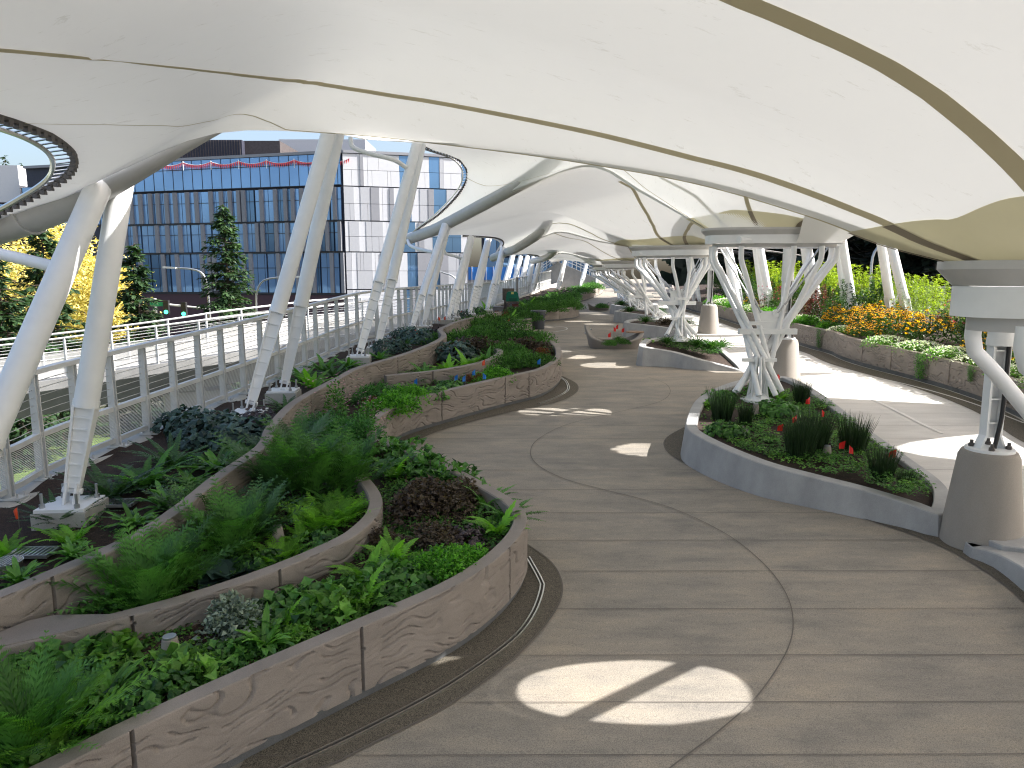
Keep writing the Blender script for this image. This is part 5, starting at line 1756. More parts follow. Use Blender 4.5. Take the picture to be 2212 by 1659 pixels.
# dark wood beyond the right railing
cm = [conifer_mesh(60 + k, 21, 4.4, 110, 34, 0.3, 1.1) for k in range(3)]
protos = []
rng = random.Random(9)
k = 0
for row, (Yb, x0, x1, nn) in enumerate(((44, 17, 40, 8), (52, 18, 46, 9), (62, 18, 54, 9))):
    for i in range(nn):
        x = x0 + (x1 - x0) * (i + rng.uniform(0.2, 0.8)) / nn
        loc = Vector((x, Yb + rng.uniform(-2, 3), -6.5))
        sc_ = rng.uniform(0.85, 1.12)
        if k < 3:
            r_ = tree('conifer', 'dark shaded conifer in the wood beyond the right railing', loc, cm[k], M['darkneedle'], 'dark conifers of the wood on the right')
            protos.append(r_)
        else:
            r_ = dup(protos[k % 3], loc, rng.random() * 6, sc_)
        k += 1
b = MB()
b.grid([[Vector((x, 72 + 3 * math.sin(x * 0.4) + 2 * j, -6.5 + 15 * j + (1.6 * noise.noise(Vector((x * 0.5, 0, j))) if j else 0))) for j in (0, 1)] for x in np.arange(14, 80, 0.8)])
b = MB()
rg = random.Random(77)
for q in range(6000):
    x = rg.uniform(16, 72)
    p = Vector((x, 72 + rg.uniform(-3, 3), rg.uniform(-6.4, 14)))
    d = Vector((rg.uniform(-1, 1), rg.uniform(-.4, .4), rg.uniform(-1, 1))).normalized()
    s = d.cross(Vector((0, 1, 0.2))).normalized() * 0.6
    b.add([p, p + d * 1.0 - s, p + d * 2.0, p + d * 1.0 + s], [(0, 1, 2, 3)], rg.random())
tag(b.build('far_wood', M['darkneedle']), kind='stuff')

# ------------------------------------------------------------------ furniture on the walkway
# bin
bp_ = G(1163, 711)
root = thing('rubbish_bin', 'dark grey round rubbish bin standing at the third planting bulge', 'bin', bp_)
b = MB(); b.lathe(bp_, [(0.235, 0.0), (0.24, 0.03), (0.285, 0.66), (0.30, 0.665), (0.30, 0.69)], 32); smooth_by_angle(b.build('body', plain('slate_plastic', (0.055, 0.062, 0.075), 0.45), root), 30)
b = MB(); b.lathe(bp_ + Vector((0, 0, 0.691)), [(0.315, 0.0), (0.325, 0.03), (0.31, 0.065), (0.22, 0.075), (0.2, 0.03)], 32); smooth_by_angle(b.build('rim', plain('slate_rim_plastic', (0.07, 0.078, 0.09), 0.4), root), 30)
for sx in (-1, 1):
    b = MB(); b.tube(spline([bp_ + Vector((sx * 0.28, -0.1, 0.58)), bp_ + Vector((sx * 0.35, 0, 0.57)), bp_ + Vector((sx * 0.28, 0.1, 0.58))], n=10), 0.018, 6); b.build('handle', plain('slate_handle', (0.06, 0.065, 0.08), 0.45), root)
# wash station
Yw = G(1105, 675, 0.44).y
wp = G(1103, 676, 0.44)
root = thing('wash_station', 'green portable wash basin on a rough timber stand among the left planters', 'wash station', wp)
k = Yw / F
def wz(y): return V(1105, y, Yw).z
def wx(x): return V(x, 640, Yw).x
b = MB()
b.box(((wx(1089) + wx(1094)) / 2, Yw + 0.25, (wz(624) + wp.z) / 2), (0.12, 0.12, wz(624) - wp.z))
b.box((wx(1117), Yw + 0.3, (wz(598) + wp.z) / 2), (0.06, 0.06, wz(598) - wp.z))
b.box((wx(1098), Yw + 0.32, wz(636)), (0.55, 0.03, 0.55))
b.build('timber_post', M['oldwood'], root)
b = MB(); b.box((wx(1106), Yw, wz(652)), (0.68, 0.46, 0.05)); b.box((wx(1096), Yw, wz(664)), (0.08, 0.3, 0.4), M=Matrix.Rotation(0.5, 3, 'Y')); b.build('shelf', M['oldwood'], root)
b = MB()
c = Vector((wx(1107), Yw - 0.02, wz(651.5)))
P = [(-0.30, 0.0), (0.30, 0.0), (0.30, 0.16), (0.25, 0.40), (0.18, 0.47), (-0.18, 0.47), (-0.26, 0.42), (-0.30, 0.2)]
vs = [c + Vector((x, y, z)) for y in (-0.17, 0.17) for x, z in P]
n = len(P)
b.add(vs, [tuple(range(n))[::-1], tuple(range(n, 2 * n))] + [(i, (i + 1) % n, (i + 1) % n + n, i + n) for i in range(n)])
tk = b.build('water_tank', plain('green_plastic', (0.0, 0.17, 0.10), 0.35), root)
b = MB(); b.box(c + Vector((0.02, -0.20, 0.10)), (0.34, 0.10, 0.14)); b.build('basin', plain('dark_green_plastic', (0.0, 0.10, 0.06), 0.35), root)
b = MB(); b.box(c + Vector((0.0, -0.19, 0.40)), (0.12, 0.05, 0.10)); b.build('yellow_label', plain('yellow_label', (0.7, 0.6, 0.2), 0.5), root)
b = MB(); b.box((wx(1113), Yw - 0.05, (wz(656) + wp.z) / 2), (0.30, 0.3, wz(656) - wp.z)); b.build('red_cabinet', plain('dark_red_paint', (0.12, 0.03, 0.025), 0.6), root)
b = MB(); b.box((wx(1114), Yw - 0.215, wz(665)), (0.12, 0.02, 0.12)); b.build('white_label', M['white'], root)
ub = G(1076, 677, 0.5)
root = thing('utility_box', 'low grey utility box on the bed left of the wash station', 'utility box', ub)
b = MB(); b.box(ub + Vector((0, 0, 0.14)), (0.42, 0.36, 0.28)); b.build('body', M['fin'], root)
b = MB(); b.box(ub + Vector((0, 0, 0.295)), (0.46, 0.40, 0.03)); b.build('lid', M['fin'], root)

# boat shaped seats with planting
def boat(label, base, L, W, seat=True, rz=0.0):
    base = Vector(base)
    root = thing('boat_planter', label, 'planter seat', base, 'boat shaped planter seats on the walkway')
    rows = []
    n = 64
    for i in range(n):
        t = 2 * math.pi * i / n
        ct, st = math.cos(t), math.sin(t)
        e = 0.8
        x, y = math.copysign(abs(ct) ** e, ct), math.copysign(abs(st) ** e, st)
        end = abs(ct) ** 2.2
        h = 0.22 + 0.24 * end + (0.24 * max(0, -ct) ** 14 if seat else 0.06 * max(0, ct) ** 6)
        f = 1.0
        row = []
        for (k_, z) in ((0.80, 0.0), (0.84, 0.06), (1.0, h - 0.03), (0.985, h), (0.86, h - 0.01), (0.80, 0.14)):
            row.append(base + Matrix.Rotation(rz, 3, 'Z') @ Vector((x * L / 2 * k_, y * W / 2 * k_ , z)))
        rows.append(row)
    rows.append(rows[0])
    b = MB(); b.grid(rows); smooth_by_angle(b.build('shell', M['pedestal'], root), 40)
    b = MB()
    so = [base + Matrix.Rotation(rz, 3, 'Z') @ Vector((math.cos(2 * math.pi * i / 40) * L / 2 * 0.8, math.sin(2 * math.pi * i / 40) * W / 2 * 0.8, 0.20)) for i in range(40)]
    b.add(so, [tuple(range(40))]); b.build('soil', M['soil'], root)
    if seat:
        c = base + Vector((L * 0.36, 0.05, 0.47))
        b = MB()
        for s in range(9):
            y = -0.24 + 0.06 * s
            w = math.sqrt(max(0.01, 0.27 ** 2 - y * y))
            b.box(c + Vector((0, y, 0)), (2 * w, 0.05, 0.04))
        b.build('slat_seat', M['wood'], root)
        b = MB()
        for s in range(5):
            b.box(base + Vector((-L * 0.47 + 0.04 * s, 0.24, 0.42 + 0.03 * s)), (0.03, 0.4, 0.03))
        b.build('backrest_slat', M['galv'], root)
    return root
bs1 = G(1330, 754)
boat('boat shaped concrete planter seat with round timber top and red flags', bs1 + Vector((0, 0.45, 0)), 1.78, 1.25)
bs2 = G(1296, 671)
boat('farther boat shaped concrete planter holding one grassy mound', bs2 + Vector((0, 0.6, 0)), 1.45, 1.1, seat=False)

# small things lying in the beds
LGT = 'small conical path lights in the beds'
def path_light(label, p, s=1.0):
    root = thing('path_light', label, 'path light', p, LGT)
    b = MB(); b.lathe(p, [(0.075 * s, 0), (0.05 * s, 0.17 * s), (0.04 * s, 0.175 * s)], 20); smooth_by_angle(b.build('cone', M['pedestal'], root), 30)
    b = MB(); b.lathe(p + Vector((0, 0, 0.176 * s)), [(0.045 * s, 0), (0.045 * s, 0.012 * s)], 20); b.build('cap', M['galv'], root)
path_light('small grey conical path light in the nearest bed', G(370, 1428, 0.45))
path_light('small grey conical path light among the middle ferns', G(601, 1172, 0.5), 0.9)
path_light('small conical path light at the back of the rush island', G(1632, 894, 0.42), 0.9)
path_light('small conical path light among the front rushes of the island', G(1786, 988, 0.33), 0.9)
def grate(label, p, rz):
    root = thing('drain_grate', label, 'grate', p, 'metal grates in the upper bed')
    b = MB()
    R_ = Matrix.Rotation(rz, 3, 'Z')
    for k in range(9):
        b.box(p + R_ @ Vector((-0.16 + 0.04 * k, 0, 0.03)), (0.012, 0.2, 0.02), M=R_)
    b.build('bars', M['steel'], root)
    b = MB()
    for (x, y, w, d) in ((0, 0.105, 0.36, 0.014), (0, -0.105, 0.36, 0.014), (0.173, 0, 0.014, 0.2), (-0.173, 0, 0.014, 0.2)):
        b.box(p + R_ @ Vector((x, y, 0.03)), (w, d, 0.03), M=R_)
    b.build('frame', M['galv'], root)
    b = MB(); b.box(p + R_ @ Vector((0, 0, 0.012)), (0.35, 0.2, 0.008), M=R_); b.build('tray', M['fin'], root)
grate('flat metal grate beside the leg plinth in the upper bed', G(255, 1092, 0.57), 0.1)
grate('flat metal grate near the left edge in the upper bed', G(72, 1200, 0.57), 0.05)
p = G(15, 1236, 0.57)
root = thing('round_drain', 'short round steel drain drum at the left edge of the upper bed', 'drain', p)
b = MB(); b.lathe(p, [(0.12, 0), (0.12, 0.085), (0.128, 0.09), (0.128, 0.10)], 32); smooth_by_angle(b.build('drum', M['steel'], root), 30)
b = MB()
for k in range(8):
    w = math.sqrt(0.115 ** 2 - (-0.10 + 0.0286 * k) ** 2)
    b.box(p + Vector((-0.10 + 0.0286 * k, 0, 0.104)), (0.014, 2 * w, 0.008))
b.build('bars', M['galv'], root)

# marker flags
def flag(label, px, py_top, h_soil, mat, group, base_py, s=1.0):
    p = G(px, base_py, h_soil)
    top = V(px, py_top, p.y)
    H = max(0.12, top.z - p.z)
    root = thing('marker_flag', label, 'marker flag', p, group)
    a = random.uniform(0, 6.28)
    b = MB(); b.tube([p, p + Vector((0, 0, H))], 0.0035, 5); b.build('wire', M['wire'], root)
    b = MB()
    t = p + Vector((0, 0, H))
    w = 0.085 * s
    d = Vector((random.choice([-1, 1]) * 0.9, 0.35, 0))
    rows = []
    for i in range(6):
        u = i / 5
        rows.append([t + d * w * u * 0.8 + Vector((0, 0.012 * math.sin(u * 5 + a), 0.004 - v * 0.115 * s * (1 - 0.35 * u) - 0.05 * s * u)) + Vector((0, 0.01 * math.sin(v * 3 + a + u * 2), 0)) for v in (0, 0.33, 0.66, 1)])
    b.grid(rows)
    b.build('cloth', M[mat], root, smooth=True)
RG_, OG_, BG_ = 'red marker flags', 'orange marker flags', 'blue marker flags'
for lab, x, yt, yb in (('red marker flag standing at the foot of the nearest full tree column', 1677, 808, 850), ('red marker flag right of the tall rush at the island back edge', 1748, 858, 900),
                       ('red marker flag behind the widest rush clump', 1772, 885, 925), ('red marker flag left of the widest rush clump top', 1720, 897, 935),
                       ('red marker flag lowest on the left of the widest rush clump', 1689, 915, 950), ('upper red marker flag of the touching pair right of the rushes', 1822, 952, 992),
                       ('lower red marker flag of the touching pair right of the rushes', 1832, 962, 1000), ('red marker flag at the right rim of the rush island', 1931, 970, 1020)):
    flag(lab, x, yt, 0.36, 'redflag', RG_, yb)
for lab, x, yt, yb, h in (('large orange marker flag by the curb at the left edge', 45, 1096, 1165, 0.57), ('orange marker flag at the foot of the third leg pair', 897, 712, 740, 0.57), ('orange marker flag by the fourth leg pair base, left of two', 947, 684, 708, 0.57),
                          ('orange marker flag by the fourth leg pair base, right of two', 963, 683, 706, 0.57), ('orange marker flag left of the far railing bed', 998, 672, 690, 0.57), ('orange marker flag in the bed before the bin', 1060, 680, 700, 0.5),
                          ('orange marker flag nearest the bin bed', 1101, 686, 704, 0.5), ('orange marker flag standing on the small loop wall', 1048, 777, 812, 0.5), ('orange marker flag left of the inner loop wall', 971, 740, 760, 0.5)):
    flag(lab, x, yt, h, 'orangeflag', OG_, yb)
for lab, x, yt, yb in (('blue marker flag left of its group beside the bright green mound', 902, 817, 848), ('blue marker flag second from the bright green mound', 989, 809, 838), ('blue marker flag third from the bright green mound', 1006, 811, 838),
                       ('tallest blue marker flag below the inner loop wall', 1027, 798, 828), ('blue marker flag right of the tallest blue one', 1043, 806, 834), ('lone blue marker flag on the mossy mounds of the second bulge', 1167, 775, 806)):
    flag(lab, x, yt, 0.46, 'blueflag', BG_, yb)
for lab, x, yt, yb in (('red marker flag highest in the boat shaped seat', 1335, 701, 735), ('red marker flag left in the boat shaped seat', 1325, 706, 736), ('red marker flag right in the boat shaped seat', 1348, 708, 736), ('red marker flag front in the boat shaped seat', 1319, 718, 744)):
    flag(lab, x, yt, 0.22, 'redflag', RG_, yb, 1.2)
# ------------------------------------------------------------------ plants
def frond(b, rg, base, a, L, lift, npin, pin, droop, width=0.16, taper=1.0):
    d = Vector((math.cos(a), math.sin(a), 0))
    side = Vector((-d.y, d.x, 0))
    tone = rg.random()
    pts = []
    for i in range(npin + 1):
        t = i / npin
        r = L * (t * math.cos(lift) + 0.12 * t * t)
        z = L * (t * math.sin(lift) - droop * t * t)
        pts.append(base + d * r + Vector((0, 0, max(z, -0.05))) + side * 0.05 * L * math.sin(t * 2 + a * 3) * t)
    for i in range(1, npin + 1):
        t = i / npin
        w = L * width * min(1, (t * 6) ** 0.7) * (1 - t) ** (0.75 * taper) * rg.uniform(0.85, 1.1) + 0.004
        tang = (pts[i] - pts[i - 1]).normalized()
        up = side.cross(tang)
        if up.z < 0:
            up = -up
        hw = max(0.003, pin * L * 0.5)
        for sg in (-1, 1):
            dd = (side * sg + tang * 0.45 + up * rg.uniform(-0.15, 0.25)).normalized()
            p = pts[i]
            m_ = p + dd * w * 0.55 + up * w * 0.06
            e = p + dd * w - up * w * 0.16
            b.add([p - tang * hw * 0.7, m_ - tang * hw, e, m_ + tang * hw * 0.8, p + tang * hw * 0.7], [(0, 1, 3, 4), (1, 2, 3)], 0.25 * rg.random() + 0.75 * tone)
    b.blade([pts[i] for i in range(0, npin + 1, max(1, npin // 5))], 0.008 * L / 0.5, tone)
def fern(seed, nf, L, lift, npin=18, pin=0.055, droop=0.35, width=0.16):
    rg = random.Random(seed)
    b = MB()
    for k in range(nf):
        a = 2 * math.pi * (k * 0.381966 + rg.uniform(-0.03, 0.03))
        l = rg.uniform(*lift) 
        frond(b, rg, Vector((0.02 * math.cos(a), 0.02 * math.sin(a), 0.0)), a, L * rg.uniform(0.7, 1.08), l, npin, pin, droop * rg.uniform(0.6, 1.3), width)
    return b
def feathery(seed, nf, L, lift=(0.85, 1.45)):
    """tall lady fern: arching fronds whose pinnae carry pinnules"""
    rg = random.Random(seed)
    b = MB()
    for k in range(nf):
        a = 2 * math.pi * (k * 0.381966 + rg.uniform(-0.05, 0.05))
        l = rg.uniform(*lift)
        Lk = L * rg.uniform(0.65, 1.05)
        d = Vector((math.cos(a), math.sin(a), 0))
        side = Vector((-d.y, d.x, 0))
        tone = rg.random()
        npin = 15
        prev = None
        r0 = rg.uniform(0.0, 0.14)
        base = d * r0
        dr = rg.uniform(0.15, 0.42)
        pts = []
        for i in range(npin + 1):
            t = i / npin
            pts.append(base + d * Lk * (t * math.cos(l) + 0.22 * t * t) + Vector((0, 0, Lk * (t * math.sin(l) - dr * t * t))))
        b.blade([pts[i] for i in range(0, npin + 1, 3)], 0.007, tone)
        for i in range(2, npin + 1):
            t = i / npin
            w = Lk * 0.2 * min(1, (t * 3.5)) * (1 - t) ** 0.7 + 0.01
            tang = (pts[i] - pts[i - 1]).normalized()
            up = side.cross(tang)
            for sg in (-1, 1):
                dd = (side * sg + tang * 0.5 + up * rg.uniform(-0.3, 0.3)).normalized()
                nn = 5
                for j in range(1, nn + 1):
                    q = pts[i] + dd * w * j / nn - Vector((0, 0, 0.12 * w * (j / nn) ** 2))
                    hw = w * 0.25 * (1.15 - j / nn) + 0.004
                    e = tang.lerp(dd, 0.35).normalized()
                    b.add([q - dd * hw * 0.5, q + e * hw * 1.6, q + dd * hw * 0.5, q - e * hw * 1.2], [(0, 1, 2, 3)], 0.3 * rg.random() + 0.7 * tone)
    return b
def straps(seed, n, L, W, lift=(0.5, 1.3), droop=0.45):
    rg = random.Random(seed)
    b = MB()
    for k in range(n):
        a = 2 * math.pi * k * 0.381966
        d = Vector((math.cos(a), math.sin(a), 0))
        l = rg.uniform(*lift)
        Lk = L * rg.uniform(0.6, 1.05)
        dr = droop * rg.uniform(0.5, 1.3)
        side = Vector((-d.y, d.x, 0))
        vs = []
        tone = rg.random()
        N = 7
        for i in range(N):
            t = i / (N - 1)
            c = d * Lk * (t * math.cos(l) + 0.2 * t * t) + Vector((0, 0, Lk * (t * math.sin(l) - dr * t * t)))
            w = W * 0.5 * (0.45 + 1.0 * math.sin(math.pi * min(0.97, 0.12 + t * 0.83))) * (1 if i < N - 1 else 0.05)
            und = 0.006 * math.sin(i * 2.3 + k)
            vs += [c - side * w + Vector((0, 0, w * 0.35 + und)), c, c + side * w + Vector((0, 0, w * 0.35 - und))]
        fs = []
        for i in range(N - 1):
            o = 3 * i
            fs += [(o, o + 1, o + 4, o + 3), (o + 1, o + 2, o + 5, o + 4)]
        b.add(vs, fs, tone)
    return b
def mound(seed, n, Rx, H, leaf, ratio=0.75, up=0.6, flat=0.0, lobes=5, spiky=0.0):
    """leafy mound built of lobed clumps with an uneven outline"""
    rg = random.Random(seed)
    b = MB()
    cl = [(Vector((Rx * 0.62 * rg.uniform(-1, 1), Rx * 0.62 * rg.uniform(-1, 1), 0)), rg.uniform(0.35, 0.62) * Rx, H * rg.uniform(0.6, 1.05)) for _ in range(lobes)]
    cl.append((Vector((0, 0, 0)), Rx * 0.6, H))
    for k in range(n):
        c, r, h = rg.choice(cl)
        u, a = rg.random(), rg.random() * 6.283
        el = math.asin(u ** 0.8)
        o = Vector((math.cos(a) * math.cos(el), math.sin(a) * math.cos(el), math.sin(el)))
        f = rg.uniform(0.72, 1.08)
        p = c + Vector((o.x * r * f, o.y * r * f, max(0.0, o.z * h * f)))
        d = (o + Vector((rg.uniform(-1, 1), rg.uniform(-1, 1), rg.uniform(-0.6, 0.5))) * 0.9 + Vector((0, 0, spiky))).normalized()
        L = leaf * rg.uniform(0.6, 1.25)
        nn = o + Vector((rg.uniform(-.6, .6), rg.uniform(-.6, .6), up))
        b.leaf(p, d, nn, L, L * ratio, rg.uniform(0.1, 0.5), rg.random())
    return b
def round_leaf_mound(seed, n, Rx, H, leaf):
    """heuchera style mound of rounded lobed leaves lying like shingles"""
    rg = random.Random(seed)
    b = MB()
    for k in range(n):
        u, a = rg.random(), rg.random() * 6.283
        el = math.asin(u)
        r = rg.uniform(0.8, 1.05) * (1 + 0.18 * math.sin(3 * a + seed))
        o = Vector((math.cos(a) * math.cos(el), math.sin(a) * math.cos(el), math.sin(el)))
        p = Vector((o.x * Rx * r, o.y * Rx * r, o.z * H * r + 0.01))
        nn = (o + Vector((rg.uniform(-.5, .5), rg.uniform(-.5, .5), 0.5))).normalized()
        s = nn.cross(Vector((rg.uniform(-1, 1), rg.uniform(-1, 1), 0.2))).normalized()
        t = nn.cross(s)
        L = leaf * rg.uniform(0.6, 1.2) * 0.5
        vs = [p + nn * 0.012]
        for q in range(9):
            th = 2 * math.pi * q / 9
            rr = L * (1.0 if q % 2 else 0.78)
            vs.append(p + s * rr * math.cos(th) + t * rr * math.sin(th) - nn * 0.01 * math.sin(2 * th + k))
        b.add(vs, [(0, q + 1, (q + 1) % 9 + 1) for q in range(9)], rg.random())
    return b
def rushes(seed, n, Rx, H, w=0.006, lean=0.25):
    rg = random.Random(seed)
    b = MB()
    for k in range(n):
        a, r = rg.random() * 6.283, Rx * rg.random() ** 0.6
        p = Vector((r * math.cos(a), r * math.sin(a), 0))
        h = H * rg.uniform(0.55, 1.08)
        d = Vector((math.cos(a), math.sin(a), 0)) * lean * (r / Rx) * h + Vector((rg.gauss(0, 0.06), rg.gauss(0, 0.06), 0)) * h
        aa = rg.random() * 6.283
        b.blade([p, p + d * 0.35 + Vector((0, 0, h * 0.5)), p + d + Vector((0, 0, h))], w, rg.random(), side=Vector((math.cos(aa), math.sin(aa), 0)))
    return b
def grass_clump(seed, n, L, W=0.018):
    return straps(seed, n, L, W, (0.7, 1.4), 0.55)

PROTO = {}
PART = {}
def define(kind, name, parts):
    PROTO[kind] = [name, parts, None]
# (kind, object name, [(part name, builder, material)])
define('fern', 'fern', [('fronds', fern(11, 18, 0.36, (0.35, 1.2)), 'fern')])
define('fern_dark', 'fern', [('fronds', fern(12, 20, 0.36, (0.3, 1.05), 22, 0.045, 0.3, 0.13), 'fern_dark')])
define('fern_lite', 'fern', [('fronds', fern(13, 14, 0.34, (0.4, 1.25), 16, 0.07, 0.4, 0.2), 'fern_lite')])
define('feather', 'feathery_fern', [('fronds', feathery(14, 34, 0.62), 'fern')])
define('feather_dark', 'feathery_fern', [('fronds', feathery(15, 34, 0.62), 'fern_dark')])
define('feather_lite', 'feathery_fern', [('fronds', feathery(16, 26, 0.5, (0.6, 1.35)), 'fern_lite')])
define('strap', 'strap_fern', [('leaves', straps(17, 32, 0.36, 0.036), 'strap')])
define('hosta', 'hosta', [('leaves', straps(18, 18, 0.2, 0.13, (0.3, 0.9), 0.4), 'blueleaf')])
define('heuch_dark', 'heuchera', [('leaves', round_leaf_mound(19, 300, 0.30, 0.2, 0.07), 'blueleaf')])
define('heuch_purple', 'heuchera', [('leaves', round_leaf_mound(20, 280, 0.30, 0.2, 0.07), 'purple')])
define('heuch_green', 'leafy_mound', [('leaves', round_leaf_mound(21, 200, 0.24, 0.14, 0.066), 'cover')])
define('heuch_lite', 'leafy_mound', [('leaves', round_leaf_mound(22, 90, 0.2, 0.12, 0.08), 'cover_lite')])
define('bronze', 'bronze_shrub', [('leaves', mound(23, 1500, 0.36, 0.27, 0.055, 0.7), 'bronze')])
define('silver', 'silver_shrub', [('leaves', mound(24, 1300, 0.25, 0.24, 0.05, 0.6), 'silver')])
define('lacy', 'lacy_mound', [('leaves', mound(25, 2300, 0.36, 0.24, 0.045, 0.6, 0.8, lobes=9), 'lacy')])
define('lacy_dark', 'lacy_mound', [('leaves', mound(26, 2300, 0.36, 0.26, 0.042, 0.5, 0.8, lobes=9), 'lacy_dark')])
define('moss', 'mossy_mound', [('leaves', mound(27, 2400, 0.42, 0.24, 0.05, 0.35, 0.4, lobes=9, spiky=0.4), 'moss')])
define('rust', 'rust_shrub', [('leaves', mound(28, 900, 0.25, 0.2, 0.04, 0.6), 'rust')])
define('leafy', 'leafy_plant', [('leaves', mound(29, 150, 0.17, 0.10, 0.075, 0.7, 1.2, lobes=4), 'cover_lite')])
define('leafy_dark', 'leafy_plant', [('leaves', mound(30, 260, 0.26, 0.11, 0.075, 0.75, 1.2, lobes=6), 'cover')])
define('rush', 'rush_clump', [('stems', rushes(31, 420, 0.12, 0.42), 'rush')])
define('grass', 'grass_clump', [('blades', grass_clump(32, 130, 0.5), 'grass')])
fl_l, fl_p = mound(33, 420, 0.2, 0.42, 0.045, 0.55, 0.6, lobes=6), MB()
rg = random.Random(5)
for k in range(75):
    a, r, z = rg.random() * 6.283, rg.uniform(0.05, 0.34), rg.uniform(0.15, 0.52)
    p = Vector((r * math.cos(a), r * math.sin(a), z))
    for q in range(5):
        t = 2 * math.pi * q / 5 + k
        d = Vector((math.cos(t), math.sin(t), 0.25))
        fl_p.leaf(p, d, Vector((0, 0, 1)), 0.016, 0.014, 0.1, rg.random())
define('pinkbush', 'pink_flower_bush', [('leaves', fl_l, 'fern'), ('flowers', fl_p, 'pinkpetal')])
def rudbeckia(seed, n, Rx, H):
    rg = random.Random(seed)
    lv, pt, ey = mound(seed + 1, 380, Rx, H * 0.72, 0.07, 0.45, 0.5, lobes=6), MB(), MB()
    for k in range(n):
        a, r = rg.random() * 6.283, Rx * 1.05 * rg.random() ** 0.5
        h = H * (0.72 + 0.35 * rg.random()) * math.sqrt(max(0.15, 1 - (r / Rx / 1.15) ** 2))
        p = Vector((r * math.cos(a), r * math.sin(a), h))
        lv.tube([p * 0.75 + Vector((0, 0, -0.0)), p], 0.003, 3, False)
        tilt = Vector((rg.uniform(-.6, .6), rg.uniform(-.6, .6) - 0.2, 1)).normalized()
        s = tilt.cross(Vector((1, 0.2, 0))).normalized()
        t = tilt.cross(s)
        for q in range(9):
            th = 2 * math.pi * q / 9
            d = s * math.cos(th) + t * math.sin(th) - tilt * 0.25
            pt.leaf(p, d, tilt, 0.033, 0.017, 0.1, rg.random())
        ey.lathe(p, [(0.010, -0.004), (0.010, 0.006), (0.004, 0.012)], 6)
    return lv, pt, ey
rb = rudbeckia(40, 130, 0.42, 0.5)
define('rudbeckia', 'golden_flower_clump', [('leaves', rb[0], 'dkshrub'), ('petals', rb[1], 'yellowpetal'), ('flower_eyes', rb[2], 'browneye')])
def shrub(seed, n, Rx, H, leaf, ratio=0.5, stems=14):
    rg = random.Random(seed)
    b = mound(seed, n // 2, Rx, H * 0.72, leaf, ratio, 0.7, lobes=8)
    for k in range(stems):
        a, r = rg.random() * 6.283, Rx * rg.random() ** 0.5
        p0 = Vector((r * math.cos(a), r * math.sin(a), H * 0.45))
        h = H * rg.uniform(0.35, 0.6)
        d = Vector((rg.uniform(-.15, .15), rg.uniform(-.15, .15), 1))
        for j in range(n // 2 // stems):
            t = rg.random()
            p = p0 + d * h * t
            aa = rg.random() * 6.283
            b.leaf(p, Vector((math.cos(aa), math.sin(aa), rg.uniform(-0.1, 0.8))), Vector((0, 0, 1)), leaf * rg.uniform(0.6, 1.2), leaf * ratio, 0.3, rg.random())
    return b
define('lime', 'lime_shrub', [('leaves', shrub(50, 1500, 0.55, 1.0, 0.085, 0.5, 20), 'lime')])
define('dkshrub', 'green_shrub', [('leaves', shrub(51, 1500, 0.5, 0.85, 0.075, 0.5, 14), 'dkshrub')])
define('redshrub', 'wine_leaf_shrub', [('leaves', shrub(52, 1100, 0.45, 0.65, 0.07, 0.5, 12), 'redleaf')])
sg_ = shrub(53, 1300, 0.42, 1.0, 0.06, 0.22, 26)
define('sage', 'grey_green_shrub', [('leaves', sg_, 'sage')])
pk_l, pk_p = shrub(54, 900, 0.35, 0.7, 0.07, 0.5, 12), MB()
rg = random.Random(8)
for k in range(26):
    p = Vector((rg.uniform(-.35, .35), rg.uniform(-.35, .35), rg.uniform(0.45, 0.85)))
    for q in range(9):
        d = Vector((rg.uniform(-1, 1), rg.uniform(-1, 1), rg.uniform(-.3, 1)))
        pk_p.leaf(p, d, Vector((0, 0, 1)), 0.04, 0.016, 0.2, rg.random())
define('pinks', 'pink_flower_shrub', [('leaves', pk_l, 'dkshrub'), ('flowers', pk_p, 'redpetal')])
wf_l, wf_p = mound(55, 800, 0.36, 0.16, 0.045, 0.5, 1.0, lobes=7), MB()
rg = random.Random(9)
for k in range(420):
    a, r = rg.random() * 6.283, 0.4 * rg.random() ** 0.5
    p = Vector((r * math.cos(a), r * math.sin(a), 0.17 * math.sqrt(max(0.05, 1 - (r / 0.42) ** 2)) + rg.uniform(0, 0.03)))
    wf_p.leaf(p, Vector((rg.uniform(-1, 1), rg.uniform(-1, 1), 0.3)), Vector((0, 0, 1)), 0.035, 0.026, 0.2, rg.random())
define('whiteflower', 'white_flower_mat', [('leaves', wf_l, 'cover_lite'), ('flowers', wf_p, 'whitepetal')])
tv = MB()
rg = random.Random(10)
for k in range(620):
    t = rg.random() ** 0.8
    p = Vector((rg.gauss(0, 0.06 + 0.03 * (1 - t)), -0.03 - 0.05 * rg.random() - 0.03 * (1 - t), -0.55 * t))
    tv.leaf(p, Vector((rg.uniform(-.6, .6), -0.4, -1)), Vector((0, -1, 0.3)), 0.035, 0.02, 0.3, rg.random())
define('trailing', 'trailing_vine', [('strands', tv, 'cover')])
define('trailing_brown', 'trailing_vine', [('strands', tv, 'bronze')])

def plant(kind, loc, s, label, cat='plant', group=None, rz=None):
    name, parts, root = PROTO[kind]
    rz = random.uniform(0, 6.28) if rz is None else rz
    if root is None:
        root = thing(name, label, cat, (0, 0, 0), group)
        for pn, bm_, mt in parts:
            bm_.build(pn, M[mt], root)
        PROTO[kind][2] = root
        root.location = loc
        root.rotation_euler = (0, 0, rz)
        root.scale = (s, s, s) if not isinstance(s, tuple) else s
        return root
    r = dup(root, loc, rz, s, label)
    r['category'] = cat
    if group:
        r['group'] = group
    elif 'group' in r:
        del r['group']
    return r

